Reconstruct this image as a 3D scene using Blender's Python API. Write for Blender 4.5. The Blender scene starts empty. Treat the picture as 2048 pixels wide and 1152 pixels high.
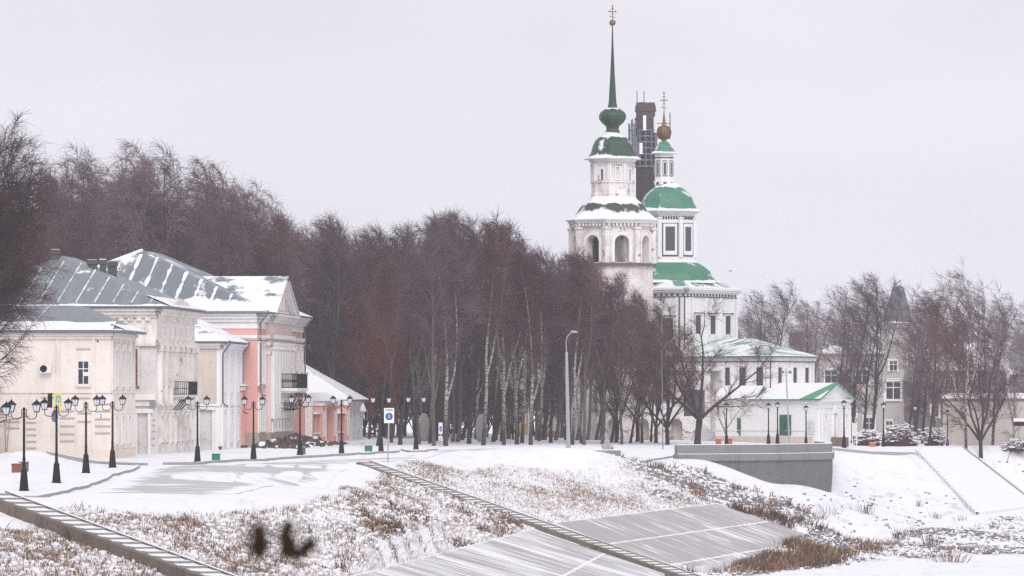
import bpy, math, random
import numpy as np
from mathutils import Vector, Matrix
from mathutils.geometry import delaunay_2d_cdt
from mathutils.bvhtree import BVHTree

S = bpy.context.scene
COL = S.collection
# ---------------------------------------------------------------- camera
F, HC, HY, CX = 10000.0, 4.4, 784.0, 1024.0      # focal length in photo pixels, eye height, horizon row, centre column
cam = bpy.data.cameras.new("camera")
cam.sensor_width = 36.0
cam.lens = 36.0 * F / 2048.0
cam.shift_y = (HY - 576.0) / 2048.0
cam.clip_start, cam.clip_end = 1.0, 9000.0
cam.dof.use_dof = True
cam.dof.focus_distance = 350.0
cam.dof.aperture_fstop = 7.6
camo = bpy.data.objects.new("camera", cam)
camo.location = (0, 0, HC)
camo.rotation_euler = (math.radians(90), 0, 0)
COL.objects.link(camo)
S.camera = camo
# ---------------------------------------------------------------- sky and light (overcast, snowing)
SUN_EL, SUN_AZ = math.radians(40), math.radians(174)   # azimuth clockwise from +Y: from the river side, a little behind the camera
w = bpy.data.worlds.new("World")
S.world = w
w.use_nodes = True
nt = w.node_tree
nt.nodes.clear()
sky = nt.nodes.new("ShaderNodeTexSky")
sky.sky_type = 'NISHITA'
sky.sun_disc = False
sky.sun_elevation, sky.sun_rotation = SUN_EL, SUN_AZ
sky.air_density, sky.dust_density, sky.ozone_density = 1.0, 6.0, 1.0
hs = nt.nodes.new("ShaderNodeHueSaturation"); hs.inputs["Saturation"].default_value = 0.15
mx = nt.nodes.new("ShaderNodeMix"); mx.data_type = 'RGBA'
mx.inputs[0].default_value = 0.90
mx.inputs[7].default_value = (7.22, 7.17, 7.72, 1)      # the even cloud deck
bg = nt.nodes.new("ShaderNodeBackground"); bg.inputs[1].default_value = 0.1
wo = nt.nodes.new("ShaderNodeOutputWorld")
nt.links.new(sky.outputs[0], hs.inputs["Color"])
tcw = nt.nodes.new("ShaderNodeTexCoord"); cn = nt.nodes.new("ShaderNodeTexNoise"); cm = nt.nodes.new("ShaderNodeMapRange")
mpw = nt.nodes.new("ShaderNodeMapping"); mpw.inputs["Scale"].default_value = (1, 1, 3.2)
cn.inputs["Scale"].default_value = 9.0; cn.inputs["Detail"].default_value = 5.0
cm.inputs[1].default_value, cm.inputs[2].default_value, cm.inputs[3].default_value, cm.inputs[4].default_value = .3, .7, .945, 1.065
cmul = nt.nodes.new("ShaderNodeMix"); cmul.data_type = 'RGBA'; cmul.blend_type = 'MULTIPLY'; cmul.inputs[0].default_value = 1.0
nt.links.new(tcw.outputs["Generated"], mpw.inputs[0]); nt.links.new(mpw.outputs[0], cn.inputs[0]); nt.links.new(cn.outputs[0], cm.inputs[0])
nt.links.new(hs.outputs[0], mx.inputs[6])
nt.links.new(mx.outputs[2], cmul.inputs[6]); nt.links.new(cm.outputs[0], cmul.inputs[7])
nt.links.new(cmul.outputs[2], bg.inputs[0])
nt.links.new(bg.outputs[0], wo.inputs[0])
sun = bpy.data.lights.new("sun", 'SUN')
sun.energy, sun.angle, sun.color = 1.5, math.radians(35), (1.0, 0.97, 0.94)
suno = bpy.data.objects.new("sun", sun)
suno.rotation_euler = (math.radians(90) - SUN_EL, 0, math.pi - SUN_AZ)
COL.objects.link(suno)
S.view_settings.view_transform = 'Standard'
S.view_settings.look = 'None'
S.view_settings.exposure = 0.27
S.view_settings.gamma = 1.0
S.render.engine = 'CYCLES'
S.cycles.max_bounces = 5
S.cycles.diffuse_bounces = 3
S.cycles.glossy_bounces = 2
S.cycles.transmission_bounces = 2
S.cycles.volume_bounces = 1
S.cycles.caustics_reflective = False
S.cycles.caustics_refractive = False
S.cycles.use_denoising = False
S.cycles.use_adaptive_sampling = True
S.cycles.adaptive_threshold = 0.007

# ---------------------------------------------------------------- helpers
def W(px, d, z=0.0):
    return Vector(((px - CX) / F * d, d, z))
def Zp(py, d):
    return HC - (py - HY) / F * d
def Pz(px, py, z):                                  # point of the photo at a known height
    d = (HC - z) * F / (py - HY)
    return Vector(((px - CX) / F * d, d, z))

class Frame:
    """vertical wall frame: s runs p0->p1, o points outward (towards the viewer), z up"""
    def __init__(self, p0, p1, z=0.0):
        self.p = Vector((p0[0], p0[1])); e = Vector((p1[0], p1[1])) - self.p
        self.L = e.length; self.s = e / self.L; self.n = Vector((self.s.y, -self.s.x)); self.z = z
    def __call__(self, s, o, z):
        q = self.p + self.s * s + self.n * o
        return (q.x, q.y, self.z + z)

class MB:
    def __init__(self):
        self.v, self.f, self.uv, self.mi = [], [], [], []
    def face(self, pts, uv=None, mi=0):
        b = len(self.v)
        self.v.extend([tuple(p) for p in pts])
        self.f.append(tuple(range(b, b + len(pts))))
        self.uv.append(uv); self.mi.append(mi)
    def box(self, x0, x1, y0, y1, z0, z1, mi=0):
        self.fbox(lambda s, o, z: (s, o, z), x0, x1, y0, y1, z0, z1, mi)
    def fbox(self, fr, s0, s1, o0, o1, z0, z1, mi=0):
        b = len(self.v)
        for z in (z0, z1):
            for s, o in ((s0, o0), (s1, o0), (s1, o1), (s0, o1)):
                self.v.append(tuple(fr(s, o, z)))
        for q in ((0, 3, 2, 1), (4, 5, 6, 7), (0, 1, 5, 4), (1, 2, 6, 5), (2, 3, 7, 6), (3, 0, 4, 7)):
            self.f.append(tuple(b + i for i in q)); self.uv.append(None); self.mi.append(mi)
    def prism(self, poly, z0, z1, mi=0, top=True):
        n = len(poly); b = len(self.v)
        for z in (z0, z1):
            for p in poly:
                self.v.append((p[0], p[1], z))
        for i in range(n):
            j = (i + 1) % n
            self.f.append((b + i, b + j, b + n + j, b + n + i)); self.uv.append(None); self.mi.append(mi)
        if top:
            self.f.append(tuple(b + n + i for i in range(n))); self.uv.append(None); self.mi.append(mi)
            self.f.append(tuple(b + i for i in reversed(range(n)))); self.uv.append(None); self.mi.append(mi)
    def lathe(self, prof, n=16, phase=0.0, c=(0, 0), mi=0, apothem=True, cap=True):
        """prof = [(z, r)], r the apothem when n is small; uv = (metres round, metres along from the first ring)"""
        k = 1 / math.cos(math.pi / n) if apothem and n <= 12 else 1.0
        al = [0.0]
        for (za, ra), (zb, rb) in zip(prof, prof[1:]):
            al.append(al[-1] + math.hypot(zb - za, rb - ra))
        for i in range(len(prof) - 1):
            (za, ra), (zb, rb) = prof[i], prof[i + 1]
            for j in range(n):
                a0 = phase + 2 * math.pi * (j - .5) / n; a1 = phase + 2 * math.pi * (j + .5) / n
                pts, uv = [], []
                for (zz, rr, aa, l) in ((za, ra, a0, al[i]), (za, ra, a1, al[i]), (zb, rb, a1, al[i + 1]), (zb, rb, a0, al[i + 1])):
                    pts.append((c[0] + rr * k * math.sin(aa), c[1] - rr * k * math.cos(aa), zz))
                    uv.append((aa * max(prof[0][1], .5), l))
                self.face(pts, uv, mi)
        if cap:
            for (zz, rr), rev in ((prof[0], True), (prof[-1], False)):
                if rr > 1e-4:
                    ring = [(c[0] + rr * k * math.sin(phase + 2 * math.pi * (j - .5) / n), c[1] - rr * k * math.cos(phase + 2 * math.pi * (j - .5) / n), zz) for j in range(n)]
                    self.face(ring[::-1] if rev else ring, None, mi)
    def tube(self, pts, rad, n=4, mi=0, cap=True):
        pts = [Vector(p) for p in pts]
        m = len(pts); b = len(self.v)
        for i, p in enumerate(pts):
            t = (pts[min(i + 1, m - 1)] - pts[max(i - 1, 0)])
            if t.length < 1e-9: t = Vector((0, 0, 1))
            t.normalize()
            a = Vector((0, 1, 0)) if abs(t.y) < .9 else Vector((1, 0, 0))
            u = t.cross(a).normalized(); vv = t.cross(u)
            r = rad[i] if isinstance(rad, (list, tuple)) else rad
            for k in range(n):
                an = 2 * math.pi * k / n
                q = p + u * (math.cos(an) * r) + vv * (math.sin(an) * r)
                self.v.append((q.x, q.y, q.z))
        for i in range(m - 1):
            for k in range(n):
                k2 = (k + 1) % n
                self.f.append((b + i * n + k, b + i * n + k2, b + (i + 1) * n + k2, b + (i + 1) * n + k))
                self.uv.append(None); self.mi.append(mi)
        if cap and n > 3:
            self.f.append(tuple(b + k for k in range(n))); self.uv.append(None); self.mi.append(mi)
            self.f.append(tuple(b + (m - 1) * n + k for k in reversed(range(n)))); self.uv.append(None); self.mi.append(mi)
    def blob(self, c, r, seed=0, n=7, rough=.15, squash=(1, 1, 1), mi=0):
        rn = random.Random(seed); b = len(self.v); m = n * 2
        for i in range(n + 1):
            th = math.pi * i / n
            for j in range(m):
                ph = 2 * math.pi * j / m
                k = r * (1 + rough * (rn.random() - .5) * 2 * (0 if i in (0, n) else 1))
                self.v.append((c[0] + k * squash[0] * math.sin(th) * math.cos(ph), c[1] + k * squash[1] * math.sin(th) * math.sin(ph), c[2] + k * squash[2] * math.cos(th)))
        for i in range(n):
            for j in range(m):
                j2 = (j + 1) % m
                self.f.append((b + i * m + j, b + (i + 1) * m + j, b + (i + 1) * m + j2, b + i * m + j2)); self.uv.append(None); self.mi.append(mi)
    def build(self, name, mats, parent=None, smooth=False):
        me = bpy.data.meshes.new(name)
        me.from_pydata(self.v, [], self.f)
        if not isinstance(mats, (list, tuple)): mats = [mats]
        for m in mats: me.materials.append(m)
        if len(mats) > 1: me.polygons.foreach_set("material_index", self.mi)
        if any(u is not None for u in self.uv):
            ul = me.uv_layers.new(name="UVMap")
            flat = []
            for f, u in zip(self.f, self.uv):
                for k in range(len(f)):
                    flat.extend(u[k] if u is not None else (0.0, 0.0))
            ul.data.foreach_set("uv", flat)
        if smooth: me.polygons.foreach_set("use_smooth", [True] * len(self.f))
        me.update()
        o = bpy.data.objects.new(name, me)
        COL.objects.link(o)
        if parent is not None: o.parent = parent
        return o

def tag(o, label, cat, group=None):
    o["label"] = label; o["category"] = cat
    if group: o["group"] = group
    return o
def thing(name, label, cat, loc=(0, 0, 0), rz=0.0, group=None):
    o = bpy.data.objects.new(name, None); COL.objects.link(o)
    o.location = loc; o.rotation_euler = (0, 0, rz)
    return tag(o, label, cat, group)
def structure(o): o["kind"] = "structure"; return o
def stuff(o): o["kind"] = "stuff"; return o
KIDS = {}
def copy_tree(o, parent=None):
    c = o.copy(); COL.objects.link(c)
    if parent is not None: c.parent = parent
    for ch in list(o.children): copy_tree(ch, c)
    return c
def place(first, loc, rz=0.0, label=None, scale=None):
    """first use moves the prototype itself, later ones copy it with its parts"""
    if first.get("placed"):
        o = copy_tree(first)
    else:
        o = first; first["placed"] = 1
    o.location = loc; o.rotation_euler = (0, 0, rz)
    if scale: o.scale = (scale,) * 3 if not isinstance(scale, tuple) else scale
    if label: o["label"] = label
    return o

# ---------------------------------------------------------------- materials
def nd(nt, typ, ins=None, **at):
    n = nt.nodes.new(typ)
    for k, v in at.items(): setattr(n, k, v)
    for k, v in (ins or {}).items():
        s = n.inputs[k]
        if isinstance(v, bpy.types.NodeSocket): nt.links.new(v, s)
        else: s.default_value = v
    return n
def c4(c): return (c[0], c[1], c[2], 1.0)
class Mat:
    def __init__(self, name, rough=.85, spec=.3, metal=0.0):
        self.m = bpy.data.materials.new(name); self.m.use_nodes = True
        self.nt = self.m.node_tree
        self.b = self.nt.nodes["Principled BSDF"]
        self.b.inputs["Roughness"].default_value = rough
        self.b.inputs["Specular IOR Level"].default_value = spec
        self.b.inputs["Metallic"].default_value = metal
        self.tc = nd(self.nt, "ShaderNodeTexCoord")
    def vec(self, kind="Object", scale=(1, 1, 1), rot=(0, 0, 0)):
        return nd(self.nt, "ShaderNodeMapping", {"Vector": self.tc.outputs[kind], "Scale": scale, "Rotation": rot}).outputs[0]
    def noise(self, v, scale, detail=3.0, rough=.6):
        return nd(self.nt, "ShaderNodeTexNoise", {"Vector": v, "Scale": scale, "Detail": detail, "Roughness": rough}).outputs["Fac"]
    def vor(self, v, scale, out="Distance", feature='F1'):
        return nd(self.nt, "ShaderNodeTexVoronoi", {"Vector": v, "Scale": scale}, feature=feature).outputs[out]
    def math(self, op, a, b=0.0, c=0.0):
        return nd(self.nt, "ShaderNodeMath", {0: a, 1: b, 2: c}, operation=op).outputs[0]
    def step(self, x, lo, hi):
        return nd(self.nt, "ShaderNodeMapRange", {0: x, 1: lo, 2: hi, 3: 0.0, 4: 1.0}, interpolation_type='SMOOTHSTEP').outputs[0]
    def mix(self, f, a, b):
        n = nd(self.nt, "ShaderNodeMix", {0: f}, data_type='RGBA')
        for i, x in ((6, a), (7, b)):
            if isinstance(x, bpy.types.NodeSocket): self.nt.links.new(x, n.inputs[i])
            else: n.inputs[i].default_value = c4(x)
        return n.outputs[2]
    def attr(self, name): return nd(self.nt, "ShaderNodeAttribute", attribute_name=name)
    def sep(self, v):
        return nd(self.nt, "ShaderNodeSeparateXYZ", {0: v}).outputs
    def color(self, c):
        if isinstance(c, bpy.types.NodeSocket): self.nt.links.new(c, self.b.inputs["Base Color"])
        else: self.b.inputs["Base Color"].default_value = c4(c)
        return self
    def bump(self, h, strength=.3, dist=.05):
        n = nd(self.nt, "ShaderNodeBump", {"Height": h, "Strength": strength, "Distance": dist})
        self.nt.links.new(n.outputs[0], self.b.inputs["Normal"]); return self

SNOW = (.79, .785, .815)
def plain(name, col, rough=.7, var=.12, scale=4.0, metal=0.0, spec=.3):
    M = Mat(name, rough, spec, metal)
    n = M.noise(M.vec(), scale, 4)
    M.color(M.mix(n, tuple(x * (1 - var) for x in col), tuple(min(1, x * (1 + var)) for x in col)))
    return M.m
def plaster(name, col, stain, amt=.5, scale=.5, drip=True, bare=None, bare_at=.68):
    M = Mat(name, .92, .15)
    v = M.vec()
    n1 = M.noise(v, scale, 6, .65)
    n2 = M.noise(M.vec(scale=(1.6, 1.6, .25)), 1.3, 4)
    f = M.math('MULTIPLY', M.step(M.math('ADD', M.math('MULTIPLY', n1, .6), M.math('MULTIPLY', n2, .4)), .42, .72), amt)
    c = M.mix(f, col, stain)
    c = M.mix(M.math('MULTIPLY', M.noise(v, 9, 3), .22), c, tuple(x * .72 for x in col))
    if bare:
        nb = M.noise(M.vec(scale=(1, 1, 1)), scale * 1.7, 7, .7)
        c = M.mix(M.step(nb, bare_at, bare_at + .05), c, bare)
    M.color(c).bump(M.noise(v, 12, 4), .25, .03)
    return M.m
def roof(name, base, amount=.5, band=1.2, scale=.5, seam=0.0, stretch=(1, 1), base2=None, top=None, detail=6):
    """metal roof with lying snow. uv in metres, v up the slope from the eave"""
    M = Mat(name, .55, .4)
    uv = M.vec("UV")
    s = M.sep(uv)
    n = M.noise(M.vec("UV", (stretch[0], stretch[1], 1)), scale, detail, .55 if detail < 5 else .62)
    n2 = M.noise(M.vec("UV", (1, 1, 1)), scale * 6, 3)
    h = M.math('ADD', M.math('MULTIPLY', n, .85), M.math('MULTIPLY', n2, .15))
    low = M.step(s[1], band + .5, 0.0) if False else nd(M.nt, "ShaderNodeMapRange", {0: s[1], 1: 0.0, 2: max(band, .01), 3: .35, 4: 0.0}, interpolation_type='SMOOTHSTEP').outputs[0]
    h = M.math('ADD', h, low)
    if top:
        h = M.math('ADD', h, nd(M.nt, "ShaderNodeMapRange", {0: s[1], 1: top - .35, 2: top + .35, 3: 0.0, 4: .28}, interpolation_type='SMOOTHSTEP').outputs[0])
    thr = 1.0 - amount
    sm = M.step(h, thr - .035, thr + .045)
    b = M.mix(M.noise(M.vec("UV", (3, .5, 1)), .8, 4), tuple(x * .72 for x in base), tuple(x * 1.2 for x in (base2 or base)))
    M.color(M.mix(sm, b, SNOW))
    M.nt.links.new(M.math('MULTIPLY_ADD', sm, .4, .5), M.b.inputs["Roughness"])
    M.bump(sm, .6, .06)
    return M.m

def snow_mat():
    M = Mat("snow", .95, .2)
    v = M.vec()
    M.color(M.mix(M.noise(v, .35, 4), (.74, .74, .775), (.82, .815, .84)))
    M.bump(M.math('ADD', M.noise(v, 1.2, 5), M.math('MULTIPLY', M.noise(v, 6, 3), .3)), .45, .12)
    return M.m
m_snow = snow_mat()
m_iron = plain("black_iron", (.008, .0075, .010), .55, .25, 8, 0, .2)
m_lampglass = plain("frosted_glass", (.62, .63, .72), .25, .05, 6, 0, .5)
m_glass = plain("dark_window_glass", (.045, .047, .06), .12, .3, 2, 0, .6)
m_palepane = plain("painted_window_pane", (.42, .44, .48), .3, .15, 3, 0, .5)
m_white = plaster("white_limewash", (.85, .84, .84), (.52, .48, .46), .35, .5)
m_trim = plaster("white_trim", (.85, .83, .81), (.55, .51, .48), .35, .9)
m_cream = plaster("cream_plaster", (.85, .775, .71), (.64, .545, .47), .85, .45)
m_weather = plaster("weathered_cream_plaster", (.84, .80, .755), (.46, .39, .34), .95, .75, bare=(.36, .21, .16), bare_at=.63)
m_grey_pl = plaster("grey_peeling_plaster", (.68, .65, .64), (.42, .39, .38), .85, .6, bare=(.40, .33, .29), bare_at=.62)
m_tan = plaster("tan_plaster", (.60, .52, .45), (.76, .68, .61), .9, .5, bare=(.42, .32, .26), bare_at=.62)
m_plinth = plaster("beige_plinth", (.42, .36, .29), (.34, .28, .23), .6, .6)
m_pink = plaster("pink_plaster", (.77, .41, .365), (.69, .345, .30), .5, .45)
m_palepink = plaster("pale_pink_plaster", (.82, .63, .57), (.70, .56, .52), .6, .6)
m_redpink = plaster("brick_pink_plaster", (.50, .21, .16), (.42, .16, .13), .5, .6)
m_belfry = plaster("old_whitewash_over_brick", (.84, .805, .795), (.50, .42, .39), .95, .7, bare=(.38, .21, .17), bare_at=.58)
m_brickpink = plaster("stripped_pink_brick", (.76, .71, .695), (.50, .42, .39), .9, .45, bare=(.76, .73, .72), bare_at=.52)
m_church = plaster("bright_church_plaster", (.85, .84, .84), (.62, .58, .57), .35, .4)
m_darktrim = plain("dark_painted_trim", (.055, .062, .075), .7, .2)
m_shutter = plain("dark_shutters", (.075, .078, .095), .7, .25, 10)
m_green = plain("green_paint", (.03, .12, .07), .5, .2)
m_greenbin = plain("green_enamel", (.02, .17, .10), .4, .15)
m_gold = plain("tarnished_gilding", (.21, .125, .06), .45, .35, 6, .4)
m_brick = None
m_concrete = plaster("concrete", (.40, .38, .365), (.26, .245, .23), .6, .8)
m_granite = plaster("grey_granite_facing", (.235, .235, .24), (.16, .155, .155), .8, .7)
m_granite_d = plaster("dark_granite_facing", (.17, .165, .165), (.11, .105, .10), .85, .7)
m_kerb = plain("kerb_stone", (.33, .31, .31), .9, .2, 3)
m_brownbox = plain("brown_painted_metal", (.22, .07, .035), .6, .25, 5)
m_orange = plain("orange_painted_metal", (.52, .14, .05), .6, .2, 5)
m_wood = plain("weathered_wood", (.16, .115, .085), .9, .3, 3)
m_pipe = plain("zinc_pipe", (.17, .18, .21), .45, .15, 6, .3)
m_chim = plain("sooty_brick_chimney", (.095, .095, .085), .9, .3, 5)
m_polegrey = plain("galvanised_pole", (.37, .38, .40), .6, .12, 5)
m_conpole = plain("concrete_pole", (.36, .36, .38), .85, .15, 6)
m_yellow = plain("yellow_sign_paint", (.80, .72, .02), .4, .03)
m_blue = plain("blue_sign_paint", (.012, .10, .36), .4, .05)
m_cyan = plain("pale_blue_sign_face", (.20, .42, .60), .4, .08)
m_signwhite = plain("white_sign_paint", (.78, .78, .80), .4, .03)
m_signred = plain("red_sign_print", (.55, .12, .12), .5, .05)
m_signblack = plain("black_sign_print", (.03, .03, .035), .5, .05)
m_yelwall = plaster("yellow_ochre_plaster", (.66, .48, .22), (.56, .40, .2), .4, .5)
m_rubble = plain("dark_earth_rubble", (.09, .067, .052), .95, .5, 2.5)
m_stone = plain("grey_boulder", (.38, .36, .35), .95, .2, 3)
m_lightning = m_polegrey

rf_grey = roof("grey_sheet_roof", (.165, .195, .22), .36, .5, .55, base2=(.19, .215, .23))
rf_snow = roof("snowed_metal_roof", (.15, .18, .20), .445, 3.0, .42, stretch=(.9, .55))
rf_white = roof("snow_covered_roof", (.13, .13, .14), .60, 1.5, .8, stretch=(.35, 1.2))
rf_green = roof("bright_green_roof", (.045, .20, .12), .415, .4, .3, detail=4)
rf_greenb = roof("bright_green_dome", (.05, .21, .14), .43, .7, .34, top=3.3, detail=4)
rf_dark = roof("dark_green_roof", (.018, .058, .030), .40, .95, .38, top=2.75, detail=3)
rf_bulb = roof("dark_green_bulb", (.018, .058, .030), .36, .35, .5, top=3.0, detail=3)
rf_moss = roof("mossy_brown_roof", (.045, .05, .034), .41, 2.0, .36, top=2.2, detail=5)
rf_light = roof("pale_green_snowy_roof", (.13, .28, .205), .525, .6, .45, stretch=(1.8, .3))
rf_gsnow = roof("green_roof_under_snow", (.03, .16, .085), .62, 1.2, .3)

def brick_mat():
    M = Mat("dark_tower_brick", .9, .2)
    v = M.vec()
    z = M.sep(v)[2]
    c = M.mix(M.noise(v, .8, 5), (.022, .018, .026), (.050, .038, .046))
    top = M.step(z, 34.0, 37.5)
    c = M.mix(M.math("MULTIPLY", top, .8), c, (.10, .068, .068))
    M.color(c); return M.m
m_brick = brick_mat()

# ================================================================ terrain
TIN = []
def tp(px, py, z): TIN.append(tuple(Pz(px, py, z)))
def tw(x, y, z): TIN.append((x, y, z))
# shoulder of the bank, from the near left to the far right
for a in ((-36, 150, 0), (-29, 195, 0)): tw(*a)
for a in ((-60, 990, 0), (150, 999, -.2), (300, 1006, -.4), (450, 1005, -.5), (600, 996, -.4), (700, 975, -.3), (742, 940, -.2),
          (762, 927, -.1), (840, 917, -.1), (920, 906, .15), (1000, 899, .3), (1100, 893, .5), (1175, 896, .4), (1240, 910, -.2), (1330, 910, -.4), (1400, 913, -.45)): tp(*a)
# behind the mound: road level again
for a in ((-9, 345, 0), (-5, 372, 0), (0, 385, 0), (5, 385, -.1), (9, 392, -.2)): tw(*a)
# under and behind the bastion
for a in ((13, 386, -.3), (20, 394, -.3), (23.5, 403, -.35)): tw(*a)
for px, py, z, dd in ((1470, 938, -1.39, 2.2), (1545, 966, -2.45, 4.5), (1600, 966, -2.5, 6), (1648, 964, -2.5, 7)):
    q = Pz(px, py, z); tw(q.x, q.y + dd, z - .3)
for a in ((1470, 938, -1.39), (1545, 966, -2.45), (1600, 966, -2.5), (1665, 962, -2.55)): tp(*a)
for a in ((1672, 907, -.5), (1740, 906, -.5), (1830, 906, -.5), (1925, 899, -.5), (2048, 891, -.6)): tp(*a)
tw(70, 560, -1.3); tw(95, 640, -1.4)
for a in ((28.4, 428, -.4), (33.9, 456, -.6), (39.5, 480, -.75), (48, 520, -1.1), (55, 560, -1.3)): tw(*a)
# terrace
for x in (-160, -90, -60, -45, -34): tw(x, 150, 0); tw(x, 215, 0)
for x in (-160, -90, -60, -40, -28, -18): tw(x, 260, 0); tw(x, 300, 0); tw(x, 340, 0)
for x in (-160, -90, -60, -40, -20, -8, 4): tw(x, 400, 0)
for x in (-160, -90, -40, -20, 0, 15): tw(x, 450, .05)
for x in (-160, -60, 0, 20): tw(x, 520, -.1); tw(x, 640, -.5)
tw(22, 440, -.1); tw(30, 500, -.6)
# stairs
ST1A, ST1B = Vector((-21.3, 210.5, -.02)), Vector((-11.2, 190.5, -2.62))
_n1 = Vector(((ST1B - ST1A).y, -(ST1B - ST1A).x, 0)).normalized()
for t in (.12, .35, .6, .85, 1.0):
    q = ST1A.lerp(ST1B, t)
    for o, dz in ((0, -.4), (1.5, -.6), (-1.6, -.02)):
        r_ = q + _n1 * o; tw(r_.x, r_.y, q.z + dz)
ST2A, ST2B = Vector((-9.0, 313, -.1)), Vector((9.6, 295, -6.15))
for t in (.25, .5, .75, 1.0): tw(*(ST2A.lerp(ST2B, t) - Vector((0, 0, .25))))
# slabs
SLR = [Pz(1110, 1045, -3.7), Pz(1432, 1007, -3.5), Pz(1662, 1085, -6.2), Pz(1345, 1141, -6.2)]
SLL = [Vector((-6.64, 205, -3.14)), Pz(1062, 1059, -3.85), Pz(1330, 1146, -6.3), Vector((4, 196, -5.6))]
for q in SLR + SLL: tw(q.x, q.y, q.z - .12)
for a, b in ((0, 1), (1, 2), (2, 3), (3, 0)):
    for L in (SLR, SLL):
        q = L[a].lerp(L[b], .5); tw(q.x, q.y, q.z - .12)
for L in (SLR, SLL):
    q = (L[0] + L[1] + L[2] + L[3]) / 4; tw(q.x, q.y, q.z - .3)
# foot of the grass slope towards the camera, then the river edge
for a in ((-10.4, 200, -2.95), (-9.5, 186, -4.1), (-14, 176, -4.2), (-22, 160, -4.2), (-31, 140, -4.2)): tw(*a)
for a in ((6, 180, -7), (-4, 162, -7), (-16, 146, -7), (-28, 125, -7)): tw(*a)
# rubble band and the right-hand slope
for a in ((1290, 930, -.95), (1430, 985, -2.9), (1560, 1000, -3.5), (1650, 1040, -4.7), (1705, 1078, -5.7)): tp(*a)
for t in (.2, .4, .6, .8, 1.0):
    q = Pz(1834, 899, -.35).lerp(Pz(1955, 1026, -4.85), t); tw(q.x - 1.2, q.y - .3, q.z - .08)
    q = Pz(1926, 895, -.4).lerp(Pz(2075, 1010, -4.8), t); tw(q.x + 1.2, q.y + .3, q.z - .08)
for a in ((1780, 1060, -5.6), (1870, 1042, -5.4), (1955, 1025, -5), (2048, 1008, -5), (2200, 985, -5)): tp(*a)
for a in ((1400, 1150, -6.8), (1600, 1128, -6.7), (1770, 1128, -6.8), (2048, 1118, -6.95), (2200, 1100, -7)): tp(*a)
for a in ((2048, 1165, -7), (1350, 1175, -6.9), (1800, 1170, -7)): tp(*a)
for a in ((60, 300, -7), (60, 380, -7), (75, 430, -7), (100, 520, -7), (140, 640, -7), (140, 300, -7), (140, 150, -7), (0, 150, -7), (40, 200, -7), (0, 100, -7), (-60, 100, -4), (-160, 100, -2), (60, 100, -7)): tw(*a)
_v = [Vector((p[0], p[1])) for p in TIN]
# ---- interpolate, then soften
res = delaunay_2d_cdt(_v, [], [], 0, 1e-4)
zz = {}
for i, src in enumerate(res[3]): zz[i] = TIN[src[0]][2]
bv = BVHTree.FromPolygons([(p.x, p.y, zz[i]) for i, p in enumerate(res[0])], [tuple(f) for f in res[2]])
GX0, GX1, GY0, GY1, GS = -72.0, 112.0, 150.0, 620.0, .5
gx = np.arange(GX0, GX1 + .01, GS); gy = np.arange(GY0, GY1 + .01, GS * 1.0)
GZ = np.zeros((len(gy), len(gx)))
cgx, cgy = gx[::2], gy[::2]
C = np.zeros((len(cgy), len(cgx)))
dn = Vector((0, 0, -1))
for j, y in enumerate(cgy):
    for i, x in enumerate(cgx):
        h = bv.ray_cast(Vector((x, y, 60)), dn)[0]
        C[j, i] = h.z if h is not None else 0.0
ix = np.clip((gx - GX0) / (2 * GS), 0, len(cgx) - 1.001); iy = np.clip((gy - GY0) / (2 * GS), 0, len(cgy) - 1.001)
i0 = ix.astype(int); j0 = iy.astype(int); fx = (ix - i0)[None, :]; fy = (iy - j0)[:, None]
GZ = (C[j0][:, i0] * (1 - fx) + C[j0][:, i0 + 1] * fx) * (1 - fy) + (C[j0 + 1][:, i0] * (1 - fx) + C[j0 + 1][:, i0 + 1] * fx) * fy
def blur(A, n):
    for _ in range(n):
        P = np.pad(A, 1, mode='edge')
        A = (P[:-2, 1:-1] + P[2:, 1:-1] + P[1:-1, :-2] + P[1:-1, 2:] + 4 * A) / 8
    return A
GZ = blur(GZ, 6)
def vnoise(X, Y, seed, scale):
    r = np.random.RandomState(seed); T = r.rand(256, 256)
    x, y = X / scale, Y / scale
    i, j = np.floor(x).astype(int), np.floor(y).astype(int); u, v = x - i, y - j
    u = u * u * (3 - 2 * u); v = v * v * (3 - 2 * v)
    g = lambda a, b: T[a % 256, b % 256]
    return (g(i, j) * (1 - u) + g(i + 1, j) * u) * (1 - v) + (g(i, j + 1) * (1 - u) + g(i + 1, j + 1) * u) * v
def in_poly(X, Y, poly):
    ins = np.zeros(X.shape, bool); n = len(poly)
    for k in range(n):
        (xa, ya), (xb, yb) = poly[k], poly[(k + 1) % n]
        c = ((ya > Y) != (yb > Y)) & (X < (xb - xa) * (Y - ya) / ((yb - ya) if yb != ya else 1e-9) + xa)
        ins ^= c
    return ins
XX, YY = np.meshgrid(gx, gy)
def region(pts, soft=3):
    """plan region given by world points -> soft mask on the fine grid"""
    return blur(in_poly(XX, YY, [(p[0], p[1]) for p in pts]).astype(float), soft)
def plan(*a): return [Pz(*q) for q in a]
grass1 = region(plan((-60, 1004, -.1), (20, 1012, -.2), (130, 1012, -.4), (180, 1008, -.3), (300, 1016, -.5), (450, 1014, -.6), (600, 1004, -.5), (690, 985, -.4), (735, 950, -.3))
                + [ST2A.lerp(ST2B, .1), ST2A.lerp(ST2B, .3), ST2A.lerp(ST2B, .52), SLL[1], SLL[0], Vector((-6, 190, 0)), Vector((-10, 180, 0)), Vector((-24, 158, 0)), Vector((-40, 140, 0)), Vector((-40, 190, 0))], 4)
grass2 = region([ST2A.lerp(ST2B, .08)] + plan((850, 920, -.2), (930, 913, .1), (1010, 905, .2), (1110, 898, .4), (1180, 900, .3), (1240, 914, -.3), (1280, 930, -.9))
                + [SLR[1], SLR[0], ST2A.lerp(ST2B, .5)], 4)
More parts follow.
